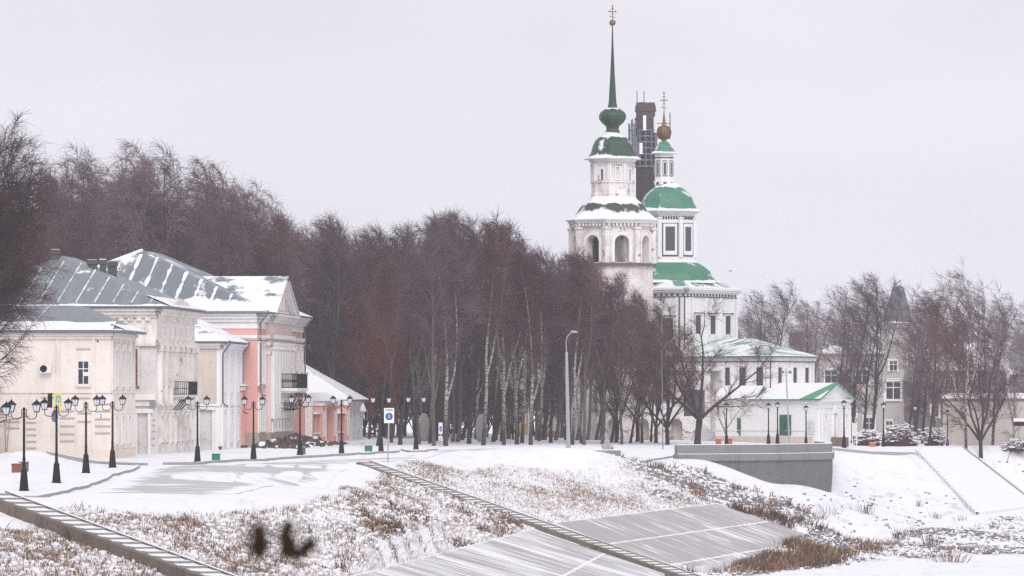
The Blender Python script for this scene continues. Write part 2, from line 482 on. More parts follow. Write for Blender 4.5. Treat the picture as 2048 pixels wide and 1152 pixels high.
rubble = region(plan((1230, 912, -.3), (1330, 914, -.4), (1400, 916, -.5), (1470, 942, -1.4), (1545, 972, -2.5), (1570, 1000, -3.5), (1655, 1040, -4.7), (1710, 1075, -5.6)) + [SLR[2], SLR[1]]
                + plan((1290, 945, -1.2)), 4)
shore = region([SLR[2]] + plan((1710, 1072, -5.6), (1780, 1066, -5.7), (1870, 1050, -5.5), (1960, 1042, -5.3), (2060, 1030, -5.2), (2200, 1010, -5), (2200, 1085, -6.9), (2048, 1108, -6.9), (1900, 1118, -6.8), (1770, 1124, -6.8), (1600, 1140, -6.8), (1400, 1165, -6.9), (1345, 1141, -6.3)), 5)
slopeR = region(plan((1672, 912, -.6), (1740, 911, -.6), (1830, 912, -.6), (1955, 1025, -5), (1780, 1060, -5.6), (1700, 1060, -5.4), (1560, 985, -3), (1670, 966, -2.6)), 4)
slopeFar = region(plan((1935, 905, -.7), (2060, 897, -.8), (2200, 890, -.8), (2200, 960, -4), (2060, 1000, -4.8)), 4)
lump = (vnoise(XX, YY / 2, 3, 1.1) - .5) * .10 + (vnoise(XX, YY / 2, 4, 2.7) - .5) * .10
fine = vnoise(XX, YY, 5, .9) - .5
GZ += lump * (grass1 + grass2 * .6 + rubble * .5 + shore * .5) + fine * .05 + (vnoise(XX, YY, 9, 4.0) - .5) * .10
def under(q, drop, grow=.6):
    """keep the ground below a cast slab"""
    global GZ
    c = (q[0] + q[1] + q[2] + q[3]) / 4; P = [(p - c) * (1 + grow / (p - c).length) + c for p in q]
    ins = in_poly(XX, YY, [(p.x, p.y) for p in P])
    best = np.full(XX.shape, 1e9)
    for t in ((0, 1, 2), (0, 2, 3)):
        a, b, d = (q[k] for k in t); n = (b - a).cross(d - a)
        pl_ = a.z - (n.x * (XX - a.x) + n.y * (YY - a.y)) / n.z
        best = np.minimum(best, pl_)
    GZ = np.where(ins, np.minimum(GZ, best - drop), GZ)
under(SLR, .15); under(SLL, .15)
RAMP = plan((1834, 899, -.35), (1926, 895, -.4), (2075, 1010, -4.8), (1955, 1026, -4.85))
_r = in_poly(XX, YY, [(p.x, p.y) for p in RAMP])
_a, _b, _d = RAMP[0], RAMP[1], RAMP[3]; _n = (_b - _a).cross(_d - _a)
_pl = _a.z - (_n.x * (XX - _a.x) + _n.y * (YY - _a.y)) / _n.z
_m = blur(_r.astype(float), 40); _m = np.clip(_m * 1.6, 0, 1)
GZ = GZ * (1 - _m) + np.where(_m > 0, (_pl - .12), GZ) * _m
# ploughed snow bank beside the house at the far left
bank = np.exp(-((XX + 29.5) / 2.6) ** 2 - ((YY - 305) / 9.0) ** 2); GZ += bank * (.75 + .5 * (vnoise(XX, YY, 6, 1.2) - .5))
bank2 = np.exp(-((XX - 33.5) / 4.0) ** 2 - ((YY - 436) / 5.0) ** 2); GZ += bank2 * .4
edge = np.exp(-(((YY - 222) - (XX + 15) * .2) / 6.0) ** 2) * (XX > -20) * (XX < -6); GZ += blur(edge, 4) * .12
def gz(x, y):
    i = (x - GX0) / GS; j = (y - GY0) / GS
    if i < 0 or j < 0 or i >= len(gx) - 1 or j >= len(gy) - 1: return -.5
    a, b = int(i), int(j); u, v = i - a, j - b
    return (GZ[b, a] * (1 - u) + GZ[b, a + 1] * u) * (1 - v) + (GZ[b + 1, a] * (1 - u) + GZ[b + 1, a + 1] * u) * v
def G(px, d): return Vector(((px - CX) / F * d, d, gz((px - CX) / F * d, d)))
# ---- one ground sheet: near bank, fine middle, far plain
ox0 = [-2600, -1200, -600, -300, -180, -110]; ox1 = [150, 220, 350, 700, 1300, 2600]
oy0 = [-120, -40, -8, 4, 10, 16, 22, 30, 40, 52, 66, 90, 120]; oy1 = [660, 720, 800, 950, 1300, 1900, 3000]
ax = np.concatenate([ox0, gx, ox1]); ay = np.concatenate([oy0, gy, oy1])
nx, ny = len(ax), len(ay); oi, oj = len(ox0), len(oy0)
Zf = np.zeros((ny, nx))
Zf[oj:oj + len(gy), oi:oi + len(gx)] = GZ
Zf[oj:oj + len(gy), :oi] = GZ[:, :1]; Zf[oj:oj + len(gy), oi + len(gx):] = GZ[:, -1:]
last = Zf[oj + len(gy) - 1].copy()
for k, y in enumerate(oy1): Zf[oj + len(gy) + k] = last + (-1.5 - last) * min(1, (k + 1) / 2)
first = Zf[oj].copy()
for k, y in enumerate(oy0):
    t = min(1, max(0, (y - 22) / 44.0)); t = t * t * (3 - 2 * t)
    nearb = 3.05 * (1 - t) + (-7) * t
    s = min(1, max(0, (y - 66) / 84.0))
    Zf[k] = nearb * (1 - s) + first * s
AX, AY = np.meshgrid(ax, ay)
verts = np.stack([AX.ravel(), AY.ravel(), Zf.ravel()], 1)
a = (np.arange(ny - 1)[:, None] * nx + np.arange(nx - 1)[None, :]).ravel()
quads = np.stack([a, a + 1, a + nx + 1, a + nx], 1)
me = bpy.data.meshes.new("ground")
me.vertices.add(len(verts)); me.vertices.foreach_set("co", verts.ravel())
me.loops.add(len(quads) * 4); me.loops.foreach_set("vertex_index", quads.ravel())
me.polygons.add(len(quads)); me.polygons.foreach_set("loop_start", np.arange(0, len(quads) * 4, 4)); me.polygons.foreach_set("loop_total", np.full(len(quads), 4))
me.polygons.foreach_set("use_smooth", [True] * len(quads))
def addattr(name, A, fill=0.0):
    full = np.full((ny, nx), fill); full[oj:oj + len(gy), oi:oi + len(gx)] = A
    at = me.attributes.new(name, 'FLOAT', 'POINT'); at.data.foreach_set("value", full.ravel())
addattr("grass", np.clip(grass1 * .8 + grass2 * .28, 0, 1))
addattr("rubble", np.clip(rubble * .95 + shore * 1.0, 0, 1))
addattr("bare", np.clip(slopeR * .75 + slopeFar * .9, 0, 1))
me.update(calc_edges=True)
M = Mat("snowy_ground", .95, .2)
v = M.vec()
snowc = M.mix(M.noise(v, .3, 4), (.75, .75, .785), (.82, .815, .845))
snowc = M.mix(M.math("MULTIPLY", M.step(M.noise(M.vec(scale=(1, .3, 1)), 1.1, 6, .7), .50, .70), .6), snowc, (.58, .565, .58))
dirt = M.mix(M.noise(v, 2.3, 3), (.12, .075, .054), (.40, .30, .215))
vs = M.vec(scale=(1.0, .22, 1.0))
g1 = M.math('ADD', M.math('MULTIPLY', M.noise(vs, 5.5, 4, .7), .62), M.math('MULTIPLY', M.noise(M.vec(scale=(1, .25, 1)), .8, 3), .38))
gm = M.math('MULTIPLY', M.step(g1, .485, .56), M.attr("grass").outputs["Fac"])
col = M.mix(M.math('MULTIPLY', gm, .85), snowc, dirt)
vr = M.vec(scale=(1.0, .2, 1.0))
r1 = M.math('ADD', M.math('MULTIPLY', M.noise(vr, 3.6, 4, .7), .6), M.math('MULTIPLY', M.noise(v, .35, 3), .4))
rm = M.math('MULTIPLY', M.step(r1, .50, .57), M.attr("rubble").outputs["Fac"])
col = M.mix(M.math('MULTIPLY', rm, .9), col, (.12, .10, .10))
vb = M.vec(scale=(.25, .12, .25), rot=(0, 0, .3))
b1 = M.math('ADD', M.math('MULTIPLY', M.noise(M.vec(scale=(1, .25, 1)), 2.2, 5, .7), .5), M.math('MULTIPLY', M.noise(v, .22, 3), .5))
bm = M.math('MULTIPLY', M.step(b1, .53, .62), M.attr("bare").outputs["Fac"])
col = M.mix(M.math('MULTIPLY', bm, .7), col, (.36, .33, .325))
M.color(col)
M.bump(M.math('ADD', M.noise(v, 1.3, 5), M.math('MULTIPLY', M.noise(vs, 5.5, 3), M.math('MULTIPLY_ADD', M.attr("grass").outputs["Fac"], 1.2, .12))), .55, .16)
me.materials.append(M.m)
go = bpy.data.objects.new("ground", me); COL.objects.link(go); structure(go)

# ---------------------------------------------------------------- draped sheets
def drape(name, poly, mat, off=.03, step=1.6, uvdir=None):
    pts, out = [], []
    n = len(poly)
    for k in range(n):
        a, b = Vector(poly[k][:2]), Vector(poly[(k + 1) % n][:2])
        m = max(1, int((b - a).length / step))
        for q in range(m): pts.append(a.lerp(b, q / m))
    nb = len(pts)
    P = np.array([(p.x, p.y) for p in pts])
    gxx, gyy = np.meshgrid(np.arange(P[:, 0].min(), P[:, 0].max(), step), np.arange(P[:, 1].min(), P[:, 1].max(), step))
    ok = in_poly(gxx, gyy, [tuple(p) for p in P])
    for x, y in zip(gxx[ok], gyy[ok]):
        if np.min((P[:, 0] - x) ** 2 + (P[:, 1] - y) ** 2) > (step * .45) ** 2: pts.append(Vector((x, y)))
    r = delaunay_2d_cdt(pts, [], [tuple(range(nb))], 1, 1e-4)
    mb = MB()
    mb.v = [(p.x, p.y, gz(p.x, p.y) + off) for p in r[0]]
    mb.f = []
    for f in r[2]:
        f = tuple(f)
        a, b, c = (r[0][f[0]], r[0][f[1]], r[0][f[2]])
        if (b - a).cross(c - a) < 0: f = f[::-1]
        mb.f.append(f)
    mb.uv = [None] * len(mb.f); mb.mi = [0] * len(mb.f)
    mb.uv = []
    bp = np.array([(p.x, p.y) for p in pts[:nb]])
    for f in mb.f: mb.uv.append([(float(np.sqrt(np.min((bp[:, 0] - mb.v[i][0]) ** 2 + ((bp[:, 1] - mb.v[i][1]) * .35) ** 2))), 0.0) for i in f])
    return mb.build(name, mat, None, True)
def road_mat():
    M = Mat("snow_dusted_asphalt", .8, .25)
    v = M.vec(scale=(.55, .8, 1), rot=(0, 0, -.12))
    n = M.math('ADD', M.math('MULTIPLY', M.noise(v, .5, 6, .68), .6), M.math('MULTIPLY', M.noise(M.vec(), .05, 3), .4))
    ed = M.sep(M.vec('UV'))[0]
    e2 = nd(M.nt, 'ShaderNodeMapRange', {0: ed, 1: 0.0, 2: 1.6, 3: .22, 4: 0.0}).outputs[0]
    f = M.step(M.math('ADD', n, e2), .50, .60)
    a = M.mix(M.noise(M.vec(), 3, 3), (.40, .385, .40), (.53, .515, .535))
    M.color(M.mix(f, a, SNOW)); return M.m
m_road = road_mat()
ROAD = plan((185, 977, 0), (300, 975, 0), (470, 974, 0), (560, 958, 0), (640, 944, 0), (700, 932, 0), (760, 921, 0), (840, 915, 0)) + [Vector((-3.6, 362, 0)), Vector((1, 374, 0)), Vector((5, 378, 0)), Vector((5, 392, 0)), Vector((-1, 391, 0)), Vector((-7, 380, 0))] + \
       plan((860, 907, 0), (760, 913, 0), (640, 917, 0), (530, 923, 0), (430, 929, 0), (330, 932, 0), (285, 937, 0))
structure(drape("road", ROAD, m_road, .02))
def strip(name, pts, w, h, mat, parent=None, off=-.25, snow=True, seg=2.0):
    """kerb: a narrow raised bar laid on the ground along a polyline, with a snow cap"""
    mb = MB(); path = []
    for a, b in zip(pts, pts[1:]):
        a, b = Vector(a[:2]), Vector(b[:2]); m = max(1, int((b - a).length / seg))
        for q in range(m): path.append(a.lerp(b, q / m))
    path.append(Vector(pts[-1][:2]))
    rows = []
    for i, p in enumerate(path):
        t = (path[min(i + 1, len(path) - 1)] - path[max(i - 1, 0)]).normalized(); nn = Vector((t.y, -t.x))
        z = gz(p.x, p.y)
        a, b = p + nn * w / 2, p - nn * w / 2
        rows.append([(a.x, a.y, z + off), (a.x, a.y, z + h), (b.x, b.y, z + h), (b.x, b.y, z + off)])
    for r0, r1 in zip(rows, rows[1:]):
        for k in range(3): mb.face([r0[k], r1[k], r1[k + 1], r0[k + 1]], None, 1 if (k == 1 and snow) else 0)
    mb.face(rows[0]); mb.face(rows[-1][::-1])
    return mb.build(name, [mat, m_snow], parent)
structure(strip("kerb", plan((-60, 986, 0), (70, 985, 0), (110, 982, 0), (160, 970, 0), (215, 955, 0), (255, 944, 0), (276, 936, 0)), .25, .14, m_kerb))
structure(strip("kerb", plan((95, 928, 0), (200, 929, 0), (292, 931, 0)), .3, .16, m_kerb))
structure(strip("kerb", plan((330, 928.5, 0), (395, 927, 0), (448, 924, 0), (520, 920, 0), (600, 915, 0), (700, 911, 0), (795, 905, 0)), .3, .16, m_kerb))
structure(strip("kerb", plan((805, 902, 0), (822, 904, 0), (845, 903.5, 0), (872, 901, 0)), .3, .14, m_kerb))
structure(strip("kerb", plan((1664, 900, -.45), (1740, 900, -.45), (1835, 900, -.45)), .5, .22, m_kerb, off=-.7))
structure(strip("kerb", plan((1922, 896, -.5), (2048, 889, -.6), (2150, 884, -.6)), .45, .2, m_kerb, off=-.6))
structure(strip("kerb", plan((1205, 908, -.1), (1290, 911, -.3), (1360, 909, -.35)), .4, .14, m_kerb, off=-.5))

# ---------------------------------------------------------------- concrete slabs on the bank
def slab_mat(name, amount, su, sv):
    M = Mat(name, .9, .2)
    s = M.sep(M.vec("UV"))
    n = M.noise(M.vec("UV", (2.2, .10, 1)), 1.0, 6, .75)
    n2 = M.noise(M.vec("UV", (.16, .10, 1)), 1.0, 3)
    h = M.math('ADD', M.math('MULTIPLY', n, .6), M.math('MULTIPLY', n2, .4))
    # snow caught in the joints between the cast slabs
    def joint(x, per, wd):
        p = M.math('PINGPONG', x, per / 2)
        wob = M.math('MULTIPLY', M.math('SUBTRACT', M.noise(M.vec("UV", (1, 1, 1)), .9, 3), .5), wd * 3.2)
        return nd(M.nt, "ShaderNodeMapRange", {0: M.math('ADD', p, wob), 1: 0.0, 2: wd, 3: .30, 4: 0.0}).outputs[0]
    h = M.math('ADD', h, M.math('MAXIMUM', joint(s[0], su, .10), joint(s[1], sv, .13)))
    low = nd(M.nt, "ShaderNodeMapRange", {0: s[1], 1: sv * 1.9, 2: sv * 3.0, 3: 0.0, 4: .17}).outputs[0]
    h = M.math('ADD', h, low)
    f = M.step(h, 1 - amount - .03, 1 - amount + .035)
    a = M.mix(M.noise(M.vec("UV", (.5, .3, 1)), 1, 4), (.36, .335, .34), (.45, .425, .435))
    a = M.mix(M.math('MULTIPLY', M.noise(M.vec("UV"), 7, 3), .25), a, (.27, .25, .25))
    M.color(M.mix(f, a, SNOW)).bump(f, .5, .04)
    return M.m
def slab(name, q, mat, nu=40, nv=12, label=None):
    mb = MB(); L = ((q[1] - q[0]).length + (q[2] - q[3]).length) / 2; H = ((q[3] - q[0]).length + (q[2] - q[1]).length) / 2
    pt = lambda u, v: q[0].lerp(q[1], u).lerp(q[3].lerp(q[2], u), v)
    for i in range(nu):
        for j in range(nv):
            c = [(i / nu, j / nv), (i / nu, (j + 1) / nv), ((i + 1) / nu, (j + 1) / nv), ((i + 1) / nu, j / nv)]
            mb.face([pt(*k) for k in c], [(k[0] * L, k[1] * H) for k in c])
    dz = Vector((0, 0, -.9))
    for k in range(4):
        a, b = q[k], q[(k + 1) % 4]
        mb.face([a, a + dz, b + dz, b], [(0, 0)] * 4)
    return mb.build(name, mat)
o = slab("concrete_apron", SLR, slab_mat("streaked_concrete", .455, 12.2, 5.5))
tag(o, "grey concrete bank slab in squares with snow in its joints, right of the long steps", "slab")
o = slab("concrete_apron", SLL, slab_mat("streaked_concrete_whiter", .505, 18.0, 6.5))
tag(o, "concrete bank slab striped with blown snow, below the brown weeds left of the long steps", "slab")
# snowed ramp running down the right-hand slope
o = slab("boat_ramp", [RAMP[0], RAMP[1], RAMP[2], RAMP[3]], m_snow, 4, 16)
tag(o, "snow covered slipway running down the bank at the right", "ramp")
for a, b in ((0, 3), (1, 2)):
    mb = MB(); p, q = RAMP[a], RAMP[b]
    for k in range(24):
        s0, s1 = p.lerp(q, k / 24), p.lerp(q, (k + .93) / 24)
        e = Vector((.12, 0, 0)); u = Vector((0, 0, .06))
        mb.face([s0 - e + u, s1 - e + u, s1 + e + u, s0 + e + u]); mb.face([s0 - e + u, s0 - e - u * 5, s1 - e - u * 5, s1 - e + u]); mb.face([s0 + e + u, s1 + e + u, s1 + e - u * 5, s0 + e - u * 5])
    mb.build("ramp_edge", m_kerb if a else m_snow, o)

# ---------------------------------------------------------------- stepped concrete chutes
def steps(A, B, n, wdt, label, wall_h, farw=.12, nup=.10, nearw=.28, bh=.2):
    root = thing("bank_steps", label, "steps", A)
    d = (B - A); e = Vector((d.x, d.y, 0)); run = e.length / n; e.normalize(); rise = -d.z / n
    nn = Vector((e.y, -e.x, 0))                       # to the camera side / downstream
    if nn.y > 0: nn = -nn
    fl = MB(); zt = Vector((0, 0, .03)); zb = Vector((0, 0, -.8))
    m = 12
    for k in range(m):
        a, b = d * (k / m), d * ((k + 1) / m); p = [a - nn * wdt / 2, b - nn * wdt / 2, b + nn * wdt / 2, a + nn * wdt / 2]
        fl.face([x + zt for x in p], None, 1)
        for f in ((0, 1), (1, 2), (2, 3), (3, 0)): fl.face([p[f[0]] + zb, p[f[1]] + zb, p[f[1]] + zt, p[f[0]] + zt])
    fl.build("chute_floor", [m_concrete, m_snow], root)
    rn = random.Random(n)
    for k in range(n):
        mb = MB(); a = d * ((k + .5) / n); th = e * .16; hz_ = Vector((0, 0, bh * rn.uniform(.9, 1.08))); lo = Vector((0, 0, -.3)); q = nn * (wdt / 2 - .01)
        c = [a - q, a + th - q, a + th + q, a + q]
        for f in ((0, 1), (1, 2), (2, 3), (3, 0)): mb.face([c[f[0]] + lo, c[f[1]] + lo, c[f[1]] + hz_, c[f[0]] + hz_])
        mb.face([x + hz_ for x in c], None, 1 if rn.random() < .8 else 0)
        g = [a - q, a - e * run * .5 - q, a - e * run * .5 + q, a + q]          # snow drifted behind the baffle
        mb.face([g[0] + hz_ * .95, g[1] + Vector((0, 0, rise * .5 + .04)), g[2] + Vector((0, 0, rise * .5 + .04)), g[3] + hz_ * .95], None, 1)
        mb.build("baffle", [m_baffle, m_snow], root)
    for side, wd, up, dn_ in ((1, nearw, nup, wall_h), (-1, farw, .12, .5)):
        mb = MB(); c = nn * side * (wdt / 2 + wd / 2 + .01)
        m = 14
        for k in range(m):
            a = d * (k / m) + c; b = d * ((k + .985) / m) + c
            zt, zb = Vector((0, 0, up)), Vector((0, 0, -dn_))
            p = [a - nn * wd / 2, b - nn * wd / 2, b + nn * wd / 2, a + nn * wd / 2]
            for f in ((0, 1), (1, 2), (2, 3), (3, 0)):
                mb.face([p[f[0]] + zb, p[f[1]] + zb, p[f[1]] + zt, p[f[0]] + zt], None, 0)
            mb.face([x + zt for x in p], None, 1 if side < 0 else 0)
        mb.build("side_wall", [m_sidewall, m_snow], root)
    return root
m_baffle = plaster('grey_baffle_concrete', (.27, .255, .245), (.17, .155, .145), .7, 1.2)
m_sidewall = plaster("mossy_concrete", (.20, .16, .13), (.10, .078, .06), .9, .9)
steps(ST1A + Vector((-.6, 1.2, .12)), ST1B + Vector((.5, -1, -.15)), 19, .9, "stepped concrete chute with snowy treads at the lower left corner", .5, .14, .0, .2, .095)
steps(ST2A + Vector((-.3, .3, .1)), ST2A.lerp(ST2B, 1.22), 52, .95, "long stepped concrete chute descending between the two grey bank slabs", .75, .1, .0, .16, .085)

# ---------------------------------------------------------------- granite bastion
bx = [(12.4, 374.5), (16.2, 376.2), (20.0, 378.6), (24.55, 384.6), (25.2, 393.0), (24.8, 402.0)]
root = thing("bastion", "curved grey granite retaining wall with a solid parapet on the river bank", "retaining wall", (19, 380, 0))
def ribbon(pts, t, z0, z1, name, mat, out=0.0, mi=None):
    mb = MB(); P = [Vector(p) for p in pts]; rows = []
    for i, p in enumerate(P):
        tt = (P[min(i + 1, len(P) - 1)] - P[max(i - 1, 0)]).normalized(); nn = Vector((tt.y, -tt.x))
        a, b = p + nn * out, p - nn * (t - out)
        rows.append((a, b))
    L = 0
    for i in range(len(rows) - 1):
        (a0, b0), (a1, b1) = rows[i], rows[i + 1]; z = (z0, z1)
        mb.face([(a0.x, a0.y, z0), (a1.x, a1.y, z0), (a1.x, a1.y, z1), (a0.x, a0.y, z1)])
        mb.face([(b1.x, b1.y, z0), (b0.x, b0.y, z0), (b0.x, b0.y, z1), (b1.x, b1.y, z1)])
        mb.face([(a0.x, a0.y, z1), (a1.x, a1.y, z1), (b1.x, b1.y, z1), (b0.x, b0.y, z1)])
        mb.face([(b0.x, b0.y, z0), (b1.x, b1.y, z0), (a1.x, a1.y, z0), (a0.x, a0.y, z0)])
    for (a, b), fl in ((rows[0], 0), (rows[-1], 1)):
        q = [(a.x, a.y, z0), (a.x, a.y, z1), (b.x, b.y, z1), (b.x, b.y, z0)]
        mb.face(q[::-1] if fl else q)
    o = mb.build(name, mat, root); o.location = (-19, -380, 0); return o
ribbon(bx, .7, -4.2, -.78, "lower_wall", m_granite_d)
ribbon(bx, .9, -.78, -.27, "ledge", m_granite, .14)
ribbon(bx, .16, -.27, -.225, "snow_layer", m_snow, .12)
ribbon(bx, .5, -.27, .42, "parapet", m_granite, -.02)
ribbon(bx, .5, .42, .47, "snow_layer", m_snow, -.03)
# small concrete platform with a snowy boulder
pf = thing("platform", "low grey concrete platform at the top of the bank behind the white mound", "platform", (7.0, 376, 0))
mb = MB(); mb.box(-.9, 1.15, -1.2, 1.2, -.8, .02); mb.build("platform_base", m_granite, pf)
mb = MB(); mb.box(-.95, 1.2, -1.25, 1.25, .02, .075); mb.build("snow_layer", m_snow, pf)
mb = MB(); mb.blob((7.2, 376.2, .22), .38, 5, 6, .3, (1.2, 1, .8)); tag(mb.build("boulder", m_stone), "dark angular boulder dusted with snow on the low concrete platform", "boulder")

# ---------------------------------------------------------------- dry grass, weeds and stones on the bank
def veg_mat():
    M = Mat("dry_stalks", .95, .1)
    M.color(M.attr("Col").outputs["Color"]); return M.m
m_veg = veg_mat()
class Veg:
    def __init__(self): self.v, self.f, self.c = [], [], []
    def stalk(self, p, h, lean, r, col):
        b = len(self.v); x, y, z = p
        for k in range(3):
            an = 2.094 * k + x * 7
            self.v.append((x + r * math.cos(an), y + r * math.sin(an), z - .05))
        mx, my = x + lean[0] * .45, y + lean[1] * .45
        for k in range(3):
            an = 2.094 * k + x * 7
            self.v.append((mx + r * .8 * math.cos(an), my + r * .8 * math.sin(an), z + h * .6))
        self.v.append((x + lean[0], y + lean[1], z + h))
        for k in range(3):
            k2 = (k + 1) % 3
            self.f.append((b + k, b + k2, b + 3 + k2, b + 3 + k)); self.f.append((b + 3 + k, b + 3 + k2, b + 6))
        self.c.extend([col] * 7)
    def build(self, name):
        me = bpy.data.meshes.new(name); me.from_pydata(self.v, [], self.f); me.materials.append(m_veg)
        ca = me.color_attributes.new("Col", 'FLOAT_COLOR', 'POINT')
        ca.data.foreach_set("color", [x for c in self.c for x in (*c, 1.0)])
        o = bpy.data.objects.new(name, me); COL.objects.link(o); return o
STRAW, TAN, RUST, DARK, OLIVE = (.43, .335, .24), (.28, .19, .13), (.185, .09, .058), (.06, .038, .032), (.16, .15, .05)
def vary(rn, c): k = rn.uniform(.7, 1.35); return tuple(x * k for x in c)
def scatter(mask, n, seed, hs, cols, r, per=(3, 7), clump=.55, clumpscale=2.2, sp=.16, thr=.5):
    rn = random.Random(seed); V = Veg()
    dens = vnoise(XX, YY / 4.5, seed + 50, clumpscale) * .6 + vnoise(XX, YY / 3, seed + 51, clumpscale * .4) * .4
    cand = np.argwhere((mask > .5))
    wts = np.clip(dens[cand[:, 0], cand[:, 1]] - clump + .25, .02, 1) ** 1.6; wts /= wts.sum()
    rs = np.random.RandomState(seed); pick = rs.choice(len(cand), n, p=wts)
    for k in pick:
        x = gx[cand[k, 1]] + rn.uniform(-.5, .5) * GS; y = gy[cand[k, 0]] + rn.uniform(-.5, .5) * GS
        col = rn.choices([c for c, _ in cols], [q for _, q in cols])[0]
        kk = .6 + .8 * dens[cand[k, 0], cand[k, 1]]
        for _ in range(rn.randint(*per)):
            q = (x + rn.gauss(0, sp), y + rn.gauss(0, sp)); h = rn.uniform(*hs) * kk
            V.stalk((q[0], q[1], gz(*q)), h, (rn.gauss(.08, .42) * h, rn.gauss(0, .4) * h), r * rn.uniform(.6, 1.4), vary(rn, col))
    return V
cols = [(STRAW, 3), (TAN, 5), (RUST, 4.5), (DARK, 4.5), (OLIVE, .4)]
near = grass1 * (YY < 330)
stuff(scatter(near, 21000, 11, (.06, .22), cols, .011, (3, 5), .30, 2.6, .13).build("dry_grass"))
stuff(scatter(grass2, 4600, 12, (.05, .19), [(STRAW, 1.5), ((.36, .27, .22), 5), (TAN, 3), (RUST, 2), (DARK, 2)], .013, (2, 4), .30, 2.6).build("dry_grass"))
stuff(scatter(near, 150, 18, (.25, .6), [(DARK, 5), (RUST, 2), (OLIVE, 1)], .015, (2, 6), .3, 2.6, .07).build("dry_weeds"))
# taller weeds along the upper edge of the left slab and beside the long steps
wl = region([SLL[0] + Vector((-.3, 0, 0)), SLL[1] + Vector((-.2, 1, 0)), SLL[1] + Vector((-1.4, 3, 0)), ST2A.lerp(ST2B, .32) + Vector((-1.2, -1, 0)), Vector((-4.2, 262, 0)), Vector((-7.6, 215, 0))], 1)
stuff(scatter(wl, 330, 13, (.10, .34), [(TAN, 2), (RUST, 3), (DARK, 4)], .016, (4, 8)).build("dry_weeds"))
reed = region(plan((1490, 1128, -6.6), (1600, 1106, -6.4), (1665, 1096, -6.2), (1720, 1086, -5.9), (1800, 1096, -6.3), (1770, 1110, -6.6), (1650, 1135, -6.8), (1420, 1160, -6.9), (1330, 1165, -6.9), (1400, 1140, -6.7)), 1)
stuff(scatter(reed, 850, 14, (.12, .6), [(STRAW, 1.6), ((.27, .14, .065), 4), (RUST, 4), (DARK, 5.5)], .018, (4, 9), .62, 1.7, .22).build("dry_reeds"))
stuff(scatter(rubble, 130, 15, (.2, .6), [(TAN, 3), (RUST, 3), (DARK, 5)], .02, (4, 8), .6).build("dry_weeds"))
rbe = region([SLR[1] + Vector((.2, 0, 0)), SLR[2] + Vector((.3, 0, 0)), SLR[2] + Vector((2.2, 2, 0)), SLR[1] + Vector((1.4, 2, 0))], 1)
stuff(scatter(rbe, 150, 16, (.2, .6), [(TAN, 2), (RUST, 3), (DARK, 5)], .024, (4, 9), .5).build("dry_weeds"))
stuff(scatter(shore, 260, 17, (.12, .4), [(TAN, 3), (RUST, 3), (DARK, 4)], .018, (3, 6), .65).build("dry_weeds"))
def clods(mask, n, seed, rr, name):
    """lumps of snow caught on the stubble"""
    rn = random.Random(seed); mb = MB(); cand = np.argwhere(mask > .4); rs = np.random.RandomState(seed)
    for k in rs.choice(len(cand), n):
        x = gx[cand[k, 1]] + rn.uniform(-.25, .25); y = gy[cand[k, 0]] + rn.uniform(-.25, .25); r = rn.uniform(*rr)
        mb.blob((x, y, gz(x, y) + r * .25), r, rn.randint(0, 96), 3, .45, (1.25, 1.0, .75))
    return stuff(mb.build(name, m_snow, None, True))
clods(near, 6500, 31, (.05, .15), "snow_clods"); clods(grass2, 2200, 32, (.04, .11), "snow_clods"); clods(np.clip(rubble + shore, 0, 1), 900, 33, (.06, .16), "snow_clods")
def stones(mask, n, seed, rr, name):
    rn = random.Random(seed); mb = MB(); cand = np.argwhere(mask > .5); rs = np.random.RandomState(seed)
    dens = vnoise(XX, YY, seed, 3.0); wts = np.clip(dens[cand[:, 0], cand[:, 1]] - .3, .03, 1); wts /= wts.sum()
    for k in rs.choice(len(cand), n, p=wts):
        x = gx[cand[k, 1]] + rn.uniform(-.25, .25); y = gy[cand[k, 0]] + rn.uniform(-.25, .25); r = rn.uniform(*rr)
        z = gz(x, y); b = len(mb.v); m = 6
        ring = [(x + r * rn.uniform(.7, 1.5) * math.cos(2 * math.pi * j / m), y + r * rn.uniform(.7, 1.4) * math.sin(2 * math.pi * j / m)) for j in range(m)]
        mb.v += [(p[0], p[1], z - .1) for p in ring] + [(x + (p[0] - x) * .75, y + (p[1] - y) * .75, z + r * rn.uniform(.5, .9)) for p in ring]
        for j in range(m):
            j2 = (j + 1) % m; mb.f.append((b + j, b + j2, b + m + j2, b + m + j)); mb.uv.append(None); mb.mi.append(0)
        mb.f.append(tuple(b + m + j for j in range(m))); mb.uv.append(None); mb.mi.append(1 if rn.random() < .9 else 0)
    return stuff(mb.build(name, [m_rock, m_snow]))
m_rock = plain("dark_riprap_stone", (.17, .155, .16), .95, .4, 2)
stones(rubble, 800, 21, (.05, .15), "riprap_stones")
stones(shore, 1500, 22, (.06, .17), "shore_stones")
stones(np.maximum(slopeR, slopeFar), 160, 23, (.05, .14), "scattered_stones")
